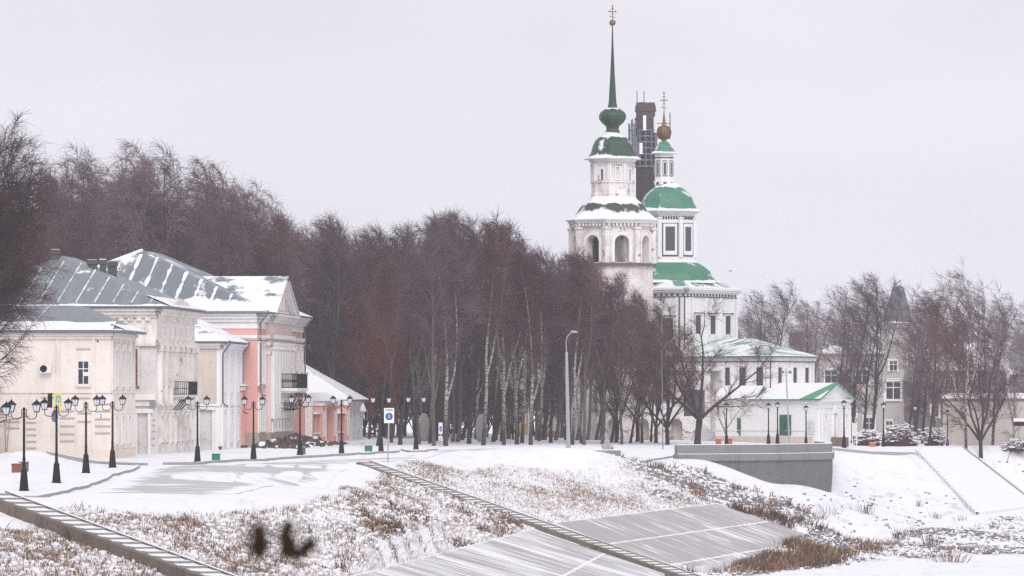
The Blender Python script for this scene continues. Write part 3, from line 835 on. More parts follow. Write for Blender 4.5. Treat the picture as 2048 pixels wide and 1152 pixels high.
# single weed clumps standing in the clean snow
def weed(px, py, z, h, wd, n, col, label, seed):
    p = Pz(px, py, z); V = Veg(); rn = random.Random(seed)
    for _ in range(n):
        x, y = p.x + rn.gauss(0, wd), p.y + rn.gauss(0, wd)
        hh = h * rn.uniform(.55, 1.1); V.stalk((x, y, gz(x, y)), hh, (rn.gauss(0, .22) * hh + (x - p.x) * .7, rn.gauss(0, .2) * hh), .016, vary(rn, col))
    tag(V.build("weed_clump"), label, "weed", "dead weed clumps in the snow of the right slope")
weed(1730, 978, -2.8, .95, .32, 34, DARK, "tall dark weed clump in clean snow right of the granite bastion", 1)
weed(1662, 985, -2.9, .8, .4, 22, (.16, .12, .11), "thin pale weed clump just below the right end of the granite bastion", 2)
weed(1838, 966, -2.6, .55, .12, 14, DARK, "small weed tuft high on the white slope left of the slipway", 3)
weed(1872, 976, -2.9, .55, .2, 16, (.12, .10, .10), "little two stemmed weed tuft beside the left edge of the slipway", 4)
weed(1798, 1044, -4.9, .9, .28, 42, DARK, "round dark weed clump low on the white slope", 5)
weed(1862, 1068, -5.7, .95, .3, 46, DARK, "bushy dark weed clump at the foot of the white slope by the stones", 6)
weed(1922, 1032, -5.0, .5, .25, 14, (.14, .11, .11), "sparse weed tuft near the bottom left corner of the slipway", 7)
weed(1900, 1120, -6.7, .85, .55, 60, RUST, "wide rusty weed clump on the stony shore at lower right", 8)
weed(1388, 948, -1.5, .6, .2, 30, RUST, "rusty weed clump among riprap left of the bastion", 9)
weed(1470, 962, -2.1, .7, .18, 24, DARK, "dark weed clump among riprap below the bastion", 10)
# two dead flower heads close in front of the lens
for (px, py, arc, seed, label) in ((517, 1078, 0, 1, "blurred dark brown seed head on a stalk near the lens, the smaller left one"),
                                   (590, 1083, 1, 2, "blurred curled brown seed head on a stalk near the lens, the larger right one")):
    d = 12.0; c = W(px, d, Zp(py, d)); rn = random.Random(seed)
    root = thing("seed_head", label, "dry plant", (c.x, c.y, 3.05))
    mb = MB()
    if arc == 0: path = [(.002 * math.sin(t * 3), -.030 + .052 * t, .015 - .007 * abs(t - .3)) for t in [k / 14 for k in range(15)]]
    else: path = [(-.022 + .016 * abs(t - .45), .042 - .060 * t, .0085 + .005 * t) for t in [k / 9 for k in range(10)]] + [(-.016 + .050 * t, -.022 - .006 * math.sin(t * 3.1) + .018 * t ** 4, .0125 - .005 * math.sin(t * 3.1)) for t in [k / 10 for k in range(11)]]
    for (ax_, az, r) in path:
        r = r * 1.55
        for _ in range(9):
            v3 = Vector((rn.gauss(0, 1), rn.gauss(0, .7), rn.gauss(0.2, 1))).normalized() * r * rn.uniform(1.2, 2.6); q3 = Vector((ax_, 0, c.z - 3.05 + az)); mb.tube([q3, q3 + v3], [.0013, .0006], 3, cap=False)
        for _ in range(2): mb.blob((ax_ + rn.gauss(0, .002), rn.gauss(0, .006), c.z - 3.05 + az + rn.gauss(0, .002)), r * rn.uniform(.55, .85), rn.randint(0, 99), 4, .3)
    mb.build("flower_head", plain("dead_seed_head", (.03, .014, .006), .95, .3), root)
    mb = MB(); mb.tube([(rn.uniform(-.02, .02), 0, -.05), (.004, 0, .5), (0, 0, c.z - 3.05 - .025)], [.0032, .0025, .0016], 5)
    for k in range(5):
        a = rn.uniform(-1, 1); z0 = c.z - 3.05 - rn.uniform(.03, .14); mb.tube([(0, 0, z0), (a * .03, rn.uniform(-.02, .02), z0 + .04)], [.0014, .0008], 4)
    mb.build("stalk", m_wood, root)

# ================================================================ street furniture
def lantern(mbI, mbG, x, z0, w0=.10, w1=.175, h=.31, roofh=.26):
    """four sided lantern: frosted sides, black ribs and roof; z0 = bottom of the glass"""
    P = lambda w, z: [(x - w, -w, z), (x + w, -w, z), (x + w, w, z), (x - w, w, z)]
    a, b = P(w0, z0), P(w1, z0 + h)
    for k in range(4): mbG.face([a[k], a[(k + 1) % 4], b[(k + 1) % 4], b[k]])
    for k in range(4): mbI.tube([a[k], b[k]], .014, 4)
    mbI.face(a[::-1]); mbI.box(x - w0 - .02, x + w0 + .02, -w0 - .02, w0 + .02, z0 - .04, z0)
    for k in range(4):
        q = [a[k], b[k]]; mid0 = (Vector(a[k]) + Vector(a[(k + 1) % 4])) / 2; mid1 = (Vector(b[k]) + Vector(b[(k + 1) % 4])) / 2
        mbI.tube([mid0, mid1], .009, 4)
    z = z0 + h
    mbI.lathe([(z - .005, w1 * 1.27), (z + .03, w1 * 1.22), (z + .10, w1 * .85), (z + .17, w1 * .38), (z + roofh * .72, w1 * .20), (z + roofh * .8, w1 * .26), (z + roofh * .86, w1 * .10), (z + roofh + .06, .006)], 4, 0, (x, 0))
def lamp_post_base(mb, h0=.95, r0=.235, r1=.125):
    mb.lathe([(-.15, r0), (.06, r0), (.09, r0 * .88), (h0 * .96, r1 * 1.08), (h0, r1 * 1.2), (h0 + .04, r1 * .95), (h0 + .16, .075), (h0 + .5, .066), (h0 + .54, .085), (h0 + .58, .062)], 8)
def double_lamp():
    root = thing("street_lamp", "", "street lamp", group="double lantern street lamps along the road")
    mb = MB(); lamp_post_base(mb); mb.build("pedestal", m_iron, root)
    mb = MB(); mb.tube([(0, 0, 1.4), (0, 0, 3.80)], [.062, .052], 8); mb.lathe([(3.80, .055), (3.83, .06), (3.88, .02)], 8); mb.build("pole", m_iron, root)
    for s in (-1, 1):
        mb = MB()
        pts = [(s * .105, 0, 3.80), (s * .105, 0, 3.50)]
        for k in range(9):
            an = math.pi * k / 8; pts.append((s * (.345 - .24 * math.cos(an)), 0, 3.48 - .15 * math.sin(an)))
        pts.append((s * .585, 0, 3.66)); mb.tube(pts, .021, 5)
        for z in (3.78, 3.56): mb.tube([(0, 0, z), (s * .105, 0, z)], .018, 4)
        mb.build("bracket_arm", m_iron, root)
        mi, mg = MB(), MB(); lantern(mi, mg, s * .585, 3.68)
        l = mi.build("lantern", m_iron, root); mg.build("lantern_glass", m_lampglass, l)
    return root
dl = double_lamp()
for px, by, lab in ((-14, 985, "double lantern lamp post cut by the left edge of the photo"), (48, 975, "nearest black double lamp post, in front of the brown box"), (113, 962, "black double lamp post with the yellow crossing sign behind it"), (172, 947, "black double lamp post left of the number plate on the cream house"),
                    (225, 936, "black double lamp post at the street corner of the cream house"), (395, 924, "black double lamp post under the small balcony of the weathered house"),
                    (507, 918, "black double lamp post by the narrow pink gateway between two houses"), (600, 911, "black double lamp post under the big iron balcony, beside a green bin"),
                    (683, 909, "black double lamp post before the low green roofed house"), (762, 904, "black double lamp post just behind the blue pedestrian zone sign"),
                    (832, 899, "farthest black double lamp post, against the dark birch trunks")):
    p = Pz(px, by, 0); place(dl, (p.x, p.y, gz(p.x, p.y) - .02), label=lab)
def single_lamp():
    root = thing("lamp_post", "", "street lamp", group="single lantern lamp posts by the church")
    mb = MB(); lamp_post_base(mb, .85, .21, .12); mb.build("pedestal", m_iron, root)
    mb = MB(); mb.tube([(0, 0, 1.3), (0, 0, 3.34)], [.062, .05], 8); mb.tube([(-.14, 0, 3.2), (.14, 0, 3.2)], .015, 4); mb.build("pole", m_iron, root)
    mi, mg = MB(), MB(); lantern(mi, mg, 0, 3.38, .11, .19, .30, .24)
    l = mi.build("lantern", m_iron, root); mg.build("lantern_glass", m_lampglass, l)
    return root
sl = single_lamp()
for px, d, sc, lab in ((1688, 428, 1.06, "single lamp post in front of the white chapel gable"), (1767, 452, 1.05, "single lamp post right of the orange box on the snow"), (1830, 476, 1.02, "single lamp post before the brown hedge under the pointed tower"),
                       (1895, 484, 1.02, "single lamp post left of the leaning birch on the right"), (1962, 512, 1.05, "single lamp post just right of the leaning birch trunk"), (2016, 546, 1.05, "last single lamp post at the far right"),
                       (1537, 434, .94, "slim lamp post left of a close pair behind the parapet"), (1549, 446, .94, "lamp post on the left of the close pair before the green door"), (1555, 440, .95, "lamp post on the right of the close pair before the green door"),
                       (1594, 442, .96, "lamp post on a square foot right of the green double door"), (1612, 428, .93, "slim lamp post in front of the notice board"), (1453, 424, .94, "lamp post beside the crooked white branched tree")):
    p = G(px, d); place(sl, (p.x, p.y, p.z - .02), label=lab, scale=sc)

# concrete road lamp by the wood
p = G(1137, 388)
root = thing("road_lamp", "tall grey concrete road lamp with a curved arm and oval head before the birch wood", "street lamp", p)
k = .0388
mb = MB(); mb.tube([(0, 0, -.3), (-.15, 0, 7.6)], [.17, .105], 8); mb.build("pole", m_conpole, root)
mb = MB(); mb.tube([(-.15, 0, 7.4), (-.19, 0, 8.4), (-.12, 0, 8.75), (.08, 0, 9.0), (.28, 0, 9.12)], .035, 6); mb.build("arm", m_polegrey, root)
mb = MB(); mb.blob((.42, 0, 9.16), .26, 3, 8, 0, (1.15, .7, .42)); mb.build("lamp_head", m_conpole, root, True)
p = G(1326, 398)
root = thing("road_lamp", "thin grey road lamp half hidden in the branches left of the big dark tree", "street lamp", p)
mb = MB(); mb.tube([(0, 0, -.3), (-.1, 0, 7.9)], [.045, .03], 8); mb.build("pole", m_pipe, root)
mb = MB(); mb.tube([(-.1, 0, 7.8), (.2, 0, 8.3), (.75, 0, 8.75)], .02, 5); mb.build("arm", m_pipe, root)
mb = MB(); mb.blob((.92, 0, 8.82), .17, 4, 6, 0, (1.2, .6, .4)); mb.build("lamp_head", m_pipe, root, True)
p = G(1579, 432)
root = thing("floodlight_mast", "slender pale mast with two floodlights in front of the green double door", "floodlight", p)
mb = MB(); mb.tube([(0, 0, -.3), (-.30, 0, 6.6)], [.075, .05], 8); mb.build("pole", m_polegrey, root)
mb = MB(); mb.tube([(-.62, 0, 6.25), (.05, 0, 6.25)], .03, 5); mb.build("crossbar", m_polegrey, root)
for s in (-.62, .05):
    mb = MB(); mb.box(s - .13, s + .13, -.12, .08, 6.18, 6.42); mb.build("floodlight", m_pipe, root)

# ---- signs
def text_mesh(body, size, name, mat, parent, M4):
    cu = bpy.data.curves.new(name, 'FONT'); cu.body = body; cu.size = size; cu.align_x = 'CENTER'; cu.align_y = 'CENTER'; cu.extrude = .004; cu.offset = size * .012
    t = bpy.data.objects.new(name, cu); COL.objects.link(t)
    me = bpy.data.meshes.new_from_object(t.evaluated_get(bpy.context.evaluated_depsgraph_get()))
    bpy.data.objects.remove(t); bpy.data.curves.remove(cu)
    me.name = name; me.materials.clear(); me.materials.append(mat)
    o = bpy.data.objects.new(name, me); COL.objects.link(o); o.parent = parent; o.matrix_local = M4
    return o
RX = Matrix.Rotation(math.pi / 2, 4, 'X')
def disc(mb, x, y, z, r, n=28, t=.01, rx=1.0):
    a = [(x + rx * r * math.sin(2 * math.pi * k / n), y, z + r * math.cos(2 * math.pi * k / n)) for k in range(n)]
    b = [(q[0], y + t, q[2]) for q in a]
    mb.face(a[::-1] if False else a); mb.face(b[::-1])
    for k in range(n): mb.face([a[k], b[k], b[(k + 1) % n], a[(k + 1) % n]])
def walker(mb, x, y, z, s):
    """walking figure pictogram"""
    T = lambda pts, r: mb.tube([(x + p[0] * s, y, z + p[1] * s) for p in pts], [q * s for q in r], 6)
    disc(mb, x + .02 * s, y - .006, z + .66 * s, .12 * s, 14)
    T([(.02, .5), (.0, .28), (-.02, .02)], [.085, .12, .09])
    T([(-.02, .05), (.17, -.22), (.22, -.62)], [.09, .075, .06]); T([(-.02, .05), (-.10, -.30), (-.33, -.58)], [.09, .075, .06])
    T([(.0, .45), (.22, .22), (.33, .05)], [.06, .05, .04]); T([(.0, .45), (-.22, .26), (-.27, .02)], [.06, .05, .04])
p = Pz(776, 922, 0); p.z = gz(p.x, p.y)
root = thing("zone_sign", "white sign reading ЗОНА over a blue pedestrian disc at the head of the long steps", "road sign", p)
k = p.y / F
mb = MB(); mb.tube([(-.02, .03, -.3), (.05, .03, 82 * k)], .045, 8); mb.build("post", m_polegrey, root)
zc = (922 - 828) * k
mb = MB(); mb.box(-.25, .39, -.02, .0, zc - .46, zc + .50); bd = mb.build("sign_panel", m_signwhite, root)
mb = MB(); disc(mb, .07, -.032, zc - .04, .235, t=.008); dk = mb.build("blue_disc", m_blue, root)
mb = MB(); walker(mb, .07, -.045, zc - .05, .20); mb.build("walker_symbol", m_signwhite, root)
text_mesh("ЗОНА", .17, "lettering", m_signblack, root, Matrix.Translation((.07, -.028, zc + .36)) @ RX)
p = G(881, 402)
root = thing("zone_sign", "narrow turned pedestrian sign above a small red printed plate among the birch trunks", "road sign", p, math.radians(62))
k = p.y / F
mb = MB(); mb.tube([(0, .03, -.3), (0, .03, (888 - 842) * k)], .045, 8); mb.build("post", m_polegrey, root)
zc = (889 - 852) * k
mb = MB(); mb.box(-.32, .32, -.02, 0, zc - .46, zc + .46); mb.build("sign_panel", m_signwhite, root)
mb = MB(); disc(mb, 0, -.032, zc - .04, .22, t=.008); mb.build("blue_disc", m_blue, root)
mb = MB(); walker(mb, 0, -.045, zc - .05, .19); mb.build("walker_symbol", m_signwhite, root)
c_, s_ = math.cos(-math.radians(62)), math.sin(-math.radians(62))
zc = (889 - 871.5) * k
mb = MB(); fr = Frame((-.16 * c_, -.16 * s_), (.16 * c_, .16 * s_))
mb.fbox(fr, 0, .32, .06, .08, zc - .22, zc + .20); pl = mb.build("small_plate", m_signwhite, root)
mb = MB()
for a, b in ((.12, .17), (-.17, -.12)): mb.fbox(fr, .02, .30, .082, .09, zc + a, zc + b)
for a, w_ in ((.02, .2), (-.03, .24), (-.08, .18)): mb.fbox(fr, .16 - w_ / 2, .16 + w_ / 2, .082, .09, zc + a - .012, zc + a + .012)
mb.build("red_print", m_signred, pl)
# crossing signs on a post behind the second lamp
p = Pz(114, 950, 0); p.z = gz(p.x, p.y)
root = thing("crossing_sign", "yellow bordered pedestrian crossing sign set back to back behind the second double lamp", "road sign", p, math.radians(58))
k = p.y / F
mb = MB(); mb.tube([(0, 0, -.3), (0, 0, (950 - 788) * k)], .04, 8); mb.build("post", m_polegrey, root)
z0, z1 = (950 - 818) * k, (950 - 788) * k
mb = MB(); mb.box(-.32, .36, -.06, -.04, z0, z1); pn = mb.build("yellow_panel", m_yellow, root)
mb = MB(); mb.box(-.2, .24, -.072, -.062, z0 + .15, z1 - .11); mb.build("blue_square", m_cyan, pn)
mb = MB(); zz_ = (z0 + z1) / 2; mb.face([(-.15, -.08, zz_ - .2), (.19, -.08, zz_ - .2), (.02, -.08, zz_ + .17)]); mb.face([(-.15, -.075, zz_ - .2), (.02, -.075, zz_ + .17), (.19, -.075, zz_ - .2)]); mb.build("white_triangle", m_signwhite, pn)
mb = MB(); walker(mb, .02, -.088, zz_ - .06, .13); mb.build("walker_symbol", m_signblack, pn)
mb = MB(); mb.box(-.55, -.34, .05, .2, z0 + .03, z1); mb.build("sign_back", m_iron, root)
mb = MB(); disc(mb, -.12, .05, (950 - 834) * k, .33, t=.02, rx=.9); mb.build("round_sign_back", m_pipe, root)

# ---- boxes and bins
def bin_box(name, px, by, z, wpx, hpx, mat, label, cat, rz=0.0, dep=.5, back=None):
    p = Pz(px, by, z); k = p.y / F; w_, h_ = wpx * k, hpx * k; p.z = gz(p.x, p.y)
    root = thing(name, label, cat, p, rz)
    mb = MB(); mb.box(-w_ / 2, w_ / 2, -dep / 2, dep / 2, .03, h_); mb.build("body", mat, root)
    mb = MB(); mb.box(-w_ / 2 - .02, w_ / 2 + .02, -dep / 2 - .02, dep / 2 + .02, h_ * .86, h_ * .92); mb.build("rim", mat, root)
    mb = MB(); mb.box(-w_ / 2 + .02, w_ / 2 - .02, -dep / 2 + .02, dep / 2 - .02, h_, h_ + .03); mb.build("snow_layer", m_snow, root)
    for s in (-1, 1):
        mb = MB(); mb.box(s * w_ * .34 - .03, s * w_ * .34 + .03, -dep / 2 + .02, dep / 2 - .02, -.08, .03); mb.build("foot", m_iron, root)
    return root
bin_box("cabinet", 33, 943, .05, 18, 18, m_brownbox, "brown metal box left of the nearest lamp post, in front of the dark one", "cabinet")
bin_box("cabinet", 47, 942, .05, 19, 20, m_wood, "dark cabinet standing behind the nearest lamp post", "cabinet")
bin_box("litter_bin", 432, 921, 0, 16, 15, m_greenbin, "green litter bin by the white house between two lamp posts", "litter bin")
bin_box("litter_bin", 607, 910, 0, 8, 15, m_greenbin, "green litter bin half hidden behind the lamp under the iron balcony", "litter bin")
bin_box("litter_bin", 737, 903, 0, 15, 12, m_greenbin, "green litter bin on the snow at the edge of the birch wood", "litter bin")
bin_box("planter_box", 1745, 892, -.4, 12, 11, m_orange, "orange box on the clean snow right of the chapel", "planter")
bin_box("planter_box", 1437, 892, -.2, 11, 12, m_orange, "orange box standing alone behind the parapet", "planter")
bin_box("planter_box", 1460, 891, -.2, 9, 12, m_orange, "orange box at the foot of the crooked white tree", "planter")

# ================================================================ houses along the street
def house_frame(px0, d0, px1, d1):
    a, b = W(px0, d0), W(px1, d1); e = b - a
    return a, math.atan2(e.y, e.x), e.length
def window(root, fr, s, z, w, h, frame=None, glass=None, o=0.0, mull=(1, 1), casing=None, sill=None, t=.07, trim=.12):
    """window centred at s with its sill at z; frame ring and bars, pane behind, optional casing and sill parts"""
    frame = frame or m_trim; glass = glass or m_glass
    mb = MB(); x0, x1, z1 = s - w / 2, s + w / 2, z + h
    mb.fbox(fr, x0, x0 + t, o + .003, o + .05, z, z1); mb.fbox(fr, x1 - t, x1, o + .003, o + .05, z, z1)
    mb.fbox(fr, x0 + t, x1 - t, o + .003, o + .05, z, z + t); mb.fbox(fr, x0 + t, x1 - t, o + .003, o + .05, z1 - t, z1)
    for k in range(1, mull[0] + 1):
        if mull[0] > 0: x = x0 + w * k / (mull[0] + 1); mb.fbox(fr, x - t * .4, x + t * .4, o + .02, o + .045, z + t, z1 - t)
    for k in range(1, mull[1] + 1):
        q = z + h * (.66 if mull[1] == 1 else k / (mull[1] + 1)); mb.fbox(fr, x0 + t, x1 - t, o + .022, o + .047, q - t * .4, q + t * .4)
    wn = mb.build("window", frame, root)
    mb = MB(); mb.fbox(fr, x0 + t * .5, x1 - t * .5, o + .004, o + .018, z + t * .5, z1 - t * .5); mb.build("pane", glass, wn)
    if casing:
        mb = MB(); c = trim
        mb.fbox(fr, x0 - c, x0 - .002, o + .003, o + .14, z - c, z1 + c); mb.fbox(fr, x1 + .002, x1 + c, o + .003, o + .14, z - c, z1 + c)
        mb.fbox(fr, x0 - .002, x1 + .002, o + .003, o + .14, z1 + .002, z1 + c)
        mb.fbox(fr, x0 - c - .05, x1 + c + .05, o + .003, o + .2, z1 + c + .002, z1 + c + .12)
        mb.build("casing", casing, wn)
    if sill:
        mb = MB(); mb.fbox(fr, x0 - .1, x1 + .1, o + .003, o + .16, z - .12, z - .002); mb.build("sill", sill, wn)
    return wn
def bands(root, frs, specs, mat, name="cornice", ends=.0):
    """moulded string courses: specs = (z0, z1, out)"""
    mb = MB()
    for fr in frs:
        for z0, z1, o in specs: mb.fbox(fr, -o if ends == 0 else -o, fr.L + o, .0 + .003, o, z0, z1)
    return mb.build(name, mat, root)
def hip_roof(root, L, Wd, z0, rise, hip, over, mat, name="roof", v0=None, snowedge=None):
    """hip roof over x 0..L, y 0..Wd, ridge along x (hip = run of the end hips); uv from the eave up"""
    o = over; e = z0; A = [(-o, -o), (L + o, -o), (L + o, Wd + o), (-o, Wd + o)]
    R0, R1 = (hip, Wd / 2), (L - hip, Wd / 2); zr = z0 + rise
    mb = MB()
    def fc(pts):
        P = [Vector(p) for p in pts]; u = (P[1] - P[0]).normalized(); nrm = u.cross(P[-1] - P[0]).normalized(); vv = nrm.cross(u)
        mb.face(P, [((p - P[0]).dot(u) + pts[0][0] * 3 + 7, (p - P[0]).dot(vv)) for p in P])
    E = [(x, y, e) for x, y in A]; r0 = (R0[0], R0[1], zr); r1 = (R1[0], R1[1], zr)
    fc([E[0], E[1], r1, r0]); fc([E[1], E[2], r1]); fc([E[2], E[3], r0, r1]); fc([E[3], E[0], r0])
    E2 = [(x, y, e - .12) for x, y in A]
    for k in range(4): mb.face([E2[k], E2[(k + 1) % 4], E[(k + 1) % 4], E[k]], [(0, 0)] * 4, 1)
    mb.face(E2[::-1], None, 1)
    return mb.build(name, [mat, m_pipe], root)
def downpipe(root, fr, s, z0, z1, o=.16, top=.55):
    mb = MB(); pts = [(s, o + top, z1 + .25), (s, o + top, z1), (s, o, z1 - .75), (s, o, z0 + .45), (s + .05, o + .12, z0 + .2), (s + .1, o + .4, z0 + .08)]
    mb.tube([fr(*q) for q in pts], .075, 6); mb.lathe([(0, .08), (.22, .17)], 8); 
    return mb.build("downpipe", m_pipe, root)
def chimney(root, x, y, z0, z1, w=.9, mat=None, snow=True):
    mb = MB(); mb.box(x - w / 2, x + w / 2, y - w / 2, y + w / 2, z0, z1); mb.box(x - w / 2 - .08, x + w / 2 + .08, y - w / 2 - .08, y + w / 2 + .08, z1 - .3, z1 - .12)
    o = mb.build("chimney", mat or m_chim, root)
    mb = MB(); mb.box(x - w / 2 - .02, x + w / 2 + .02, y - w / 2 - .02, y + w / 2 + .02, z1 + .002, z1 + .07); mb.build("chimney_cap", m_polegrey if not snow else m_snow, o)
    return o
def seam_snow(root, lines, mat=None, w=.14):
    """snow caught along the standing seams, lying on the roof plane"""
    rn = random.Random(7)
    for a, b in lines:
        mb = MB(); a, b = Vector(a), Vector(b); m = 14; prev = None
        for k in range(m + 1):
            p = a.lerp(b, k / m); ww = w * rn.uniform(.35, 1.5); row = [(p.x, p.y + ww, p.z + .03), (p.x - .02, p.y, p.z + .10), (p.x, p.y - ww * .6, p.z + .03)]
            if prev:
                mb.face([prev[0], row[0], row[1], prev[1]]); mb.face([prev[1], row[1], row[2], prev[2]])
            prev = row
        mb.build("snow_ridge", mat or m_snow, root)

# ---------------------------------------------------------------- house 1: cream corner house with the number plate
a, rz, L1 = house_frame(222, 330, 268, 343)
h1 = thing("house", "cream plastered corner house with the number 2 plate and low grey roof", "house", (a.x, a.y, 0), rz)
W1, E1 = 34.0, 8.45
Sd = Frame((0, W1), (0, 0)); Fc = Frame((0, 0), (L1, 0)); SV = lambda px: W1 - (222 - px) * .033; Z1 = lambda py: Zp(py, 330)
mb = MB(); mb.box(0, L1, 0, W1, -.6, E1); mb.build("wall", m_cream, h1)
hr = MB(); o_ = .55
def uvface(mb, pts, off=0.0, mi=0):
    P = [Vector(p) for p in pts]; u = (P[1] - P[0]).normalized(); nrm = u.cross(P[-1] - P[0]).normalized(); vv = nrm.cross(u)
    mb.face(P, [((p - P[0]).dot(u) + off, (p - P[0]).dot(vv)) for p in P], mi)
zr = E1 + 1.75; zb = E1 + .03
uvface(hr, [(-o_, W1, zb), (-o_, -o_ - .3, zb), (5.2, 3.2, zr), (5.2, W1, zr)], 3)
uvface(hr, [(-o_, -o_ - .3, zb), (L1 + .2, -o_ - .3, zb), (L1 + .2, 3.2, zr), (5.2, 3.2, zr)], 30)
uvface(hr, [(5.2, W1, zr), (5.2, 3.2, zr), (L1 + .2, 3.2, zr), (L1 + .2, W1, zr)], 60)
for q in ([(-o_, W1, zb), (-o_, -o_ - .3, zb)], [(-o_, -o_ - .3, zb), (L1 + .2, -o_ - .3, zb)]):
    (x0, y0, z0), (x1, y1, z1) = q; hr.face([(x0, y0, z0 - .14), (x1, y1, z1 - .14), (x1, y1, z1), (x0, y0, z0)], [(0, 0)] * 4, 1)
hr.face([(-o_, W1, zb - .14), (0, W1, zb - .14), (0, 0, zb - .14), (L1, 0, zb - .14), (L1 + .2, -o_ - .3, zb - .14), (-o_, -o_ - .3, zb - .14)], None, 1)
hr.build("roof", [rf_grey, m_pipe], h1)
mb = MB(); rn = random.Random(2)     # the band of snow left above the eave
def snowband(mb, a, b, up, h0, th=.07, seed=1, n=40):
    a, b, up = Vector(a), Vector(b), Vector(up); rn = random.Random(seed); prev = None
    nrm = (b - a).normalized().cross(up).normalized()
    if nrm.z < 0: nrm = -nrm
    for k in range(n + 1):
        p = a.lerp(b, k / n); h = h0 * rn.uniform(.88, 1.1)
        row = [p + nrm * .012, p + nrm * th + up * .02, p + nrm * th + up * h * .9, p + nrm * .012 + up * h]
        if prev:
            for q in range(3): mb.face([prev[q], row[q], row[q + 1], prev[q + 1]])
        prev = row
u1 = Vector((5.75, 0, zr - zb)).normalized(); snowband(mb, (-o_, W1, zb), (-o_, -o_ + .35, zb), u1, 2.0, seed=3)
u2 = Vector((0, 4.05, zr - zb)).normalized(); snowband(mb, (-o_ + .7, -o_ - .3, zb), (L1 + .2, -o_ - .3, zb), u2, 1.1, seed=4)
mb.build("snow_layer", m_snow, h1)
lines = []
for k in range(9):
    y = 5.2 + k * 1.35; lines.append(((-.1 + 1.3, y, zb + (1.75 / 5.75) * (1.75)), (4.9, y - .5, zr - .06)))
seam_snow(h1, lines, w=.05)
bands(h1, [Sd, Fc], [(E1 - .35, E1 - .13, .28), (E1 - .55, E1 - .35, .14)], m_cream)
bands(h1, [Sd, Fc], [(Z1(786), Z1(782), .10)], m_cream, "string_course")
mb = MB(); mb.fbox(Sd, 0, W1, .003, .12, -.5, .55); mb.fbox(Fc, -.12, L1, .003, .12, -.5, .55); mb.build("plinth", plaster("ochre_stained_plinth", (.80, .69, .57), (.62, .56, .52), .8, .6), h1)
for p0, p1 in ((112, 119), (184, 190)):
    mb = MB(); mb.fbox(Sd, SV(p0), SV(p1), .004, .07, .55, E1 - .55); mb.build("pilaster", m_cream, h1)
m_band = plain("painted_shade_band", (.46, .37, .30), .9, .1)  # ledges in darker tan: the shadow line under each is put into the colour
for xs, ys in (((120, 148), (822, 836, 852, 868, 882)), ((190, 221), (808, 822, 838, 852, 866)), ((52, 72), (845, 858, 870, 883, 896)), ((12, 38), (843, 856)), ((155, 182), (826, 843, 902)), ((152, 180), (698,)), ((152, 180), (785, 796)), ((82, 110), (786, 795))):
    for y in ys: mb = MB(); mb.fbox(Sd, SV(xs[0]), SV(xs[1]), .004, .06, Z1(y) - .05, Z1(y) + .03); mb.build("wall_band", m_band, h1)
window(h1, Sd, SV(166.5), Z1(770), .80, 1.62, m_white, m_glass, mull=(1, 1), sill=m_cream)
mb = MB(); mb.fbox(Sd, SV(167) - .02, SV(167) + .36, .02, .06, Z1(752), Z1(744)); mb.build("fanlight_board", m_white, h1)
mb = MB(); mb.fbox(Sd, SV(195) - .04, SV(195) + .06, .003, .03, Z1(684), Z1(681)); mb.build("vent", m_iron, h1)
pl = MB(); pl.fbox(Sd, SV(196), SV(208), .004, .05, Z1(839), Z1(826)); plate = pl.build("number_plate", m_signwhite, h1)
c = Sd(SV(202), .055, Z1(832.5)); text_mesh("2", .36, "numeral", m_blue, plate, Matrix.Translation(c) @ Matrix(((0, 0, -1, 0), (-1, 0, 0, 0), (0, 1, 0, 0), (0, 0, 0, 1))))
for k in range(3):
    s = 2.4 + k * 3.6
    window(h1, Fc, s, Z1(770), 1.15, 2.3, m_trim, m_palepane, casing=m_trim, sill=m_trim, mull=(1, 1), trim=.3)
    window(h1, Fc, s, Z1(885), 1.1, 1.7, m_trim, m_palepane, casing=m_trim, sill=m_trim, mull=(1, 1), trim=.2)
for s in (.3, 4.2, 7.8, L1 - .4):
    mb = MB(); mb.fbox(Fc, s - .25, s + .25, .003, .12, .6, E1 - .6); mb.build("pilaster", m_cream, h1)
ac = MB(); ac.fbox(Sd, SV(80), SV(103), .02, .42, Z1(746), Z1(729)); ao = tag(ac.build("air_conditioner", m_signwhite), "boxy white air conditioner on the cream wall behind hanging twigs", "air conditioner")
ao.location = (a.x, a.y, 0); ao.rotation_euler = (0, 0, rz)
ac = MB(); fr = Sd
for k in range(20):
    an = 2 * math.pi * k / 20; an2 = 2 * math.pi * (k + 1) / 20; c0 = SV(88); z0 = Z1(737.5); r = .24
    ac.face([fr(c0, .43, z0), fr(c0 + r * math.cos(an), .43, z0 + r * math.sin(an)), fr(c0 + r * math.cos(an2), .43, z0 + r * math.sin(an2))])
ac.build("fan_grille", m_iron, ao)
# pipes rising against the wall and a torn banner at the far left
g = thing("gas_pipe", "rusty yellow gas pipes standing against the cream wall at the far left", "pipe", (a.x, a.y, 0), rz)
mb = MB()
for pts in ([(12, 905), (10, 838), (0, 845)], [(14, 903), (20, 833), (-40, 842)], [(-40, 850), (60, 832)]):
    mb.tube([Sd(SV(x), .35, Z1(y)) for x, y in pts], .035, 6)
mb.build("pipe", plain("rusty_yellow_pipe", (.36, .24, .11), .7, .2), g)
bn = MB()
for k in range(8):
    z0, z1 = Z1(905 - k * 8), Z1(905 - (k + 1) * 8); e0 = SV(5 - (k % 3) * 1.2); e1 = SV(5 - ((k + 1) % 3) * 1.2)
    bn.face([Sd(SV(-40), 1.2, z0), Sd(e0, 1.2, z0), Sd(e1, 1.2, z1), Sd(SV(-40), 1.2, z1)]); bn.face([Sd(SV(-40), 1.16, z0), Sd(SV(-40), 1.16, z1), Sd(e1, 1.16, z1), Sd(e0, 1.16, z0)])
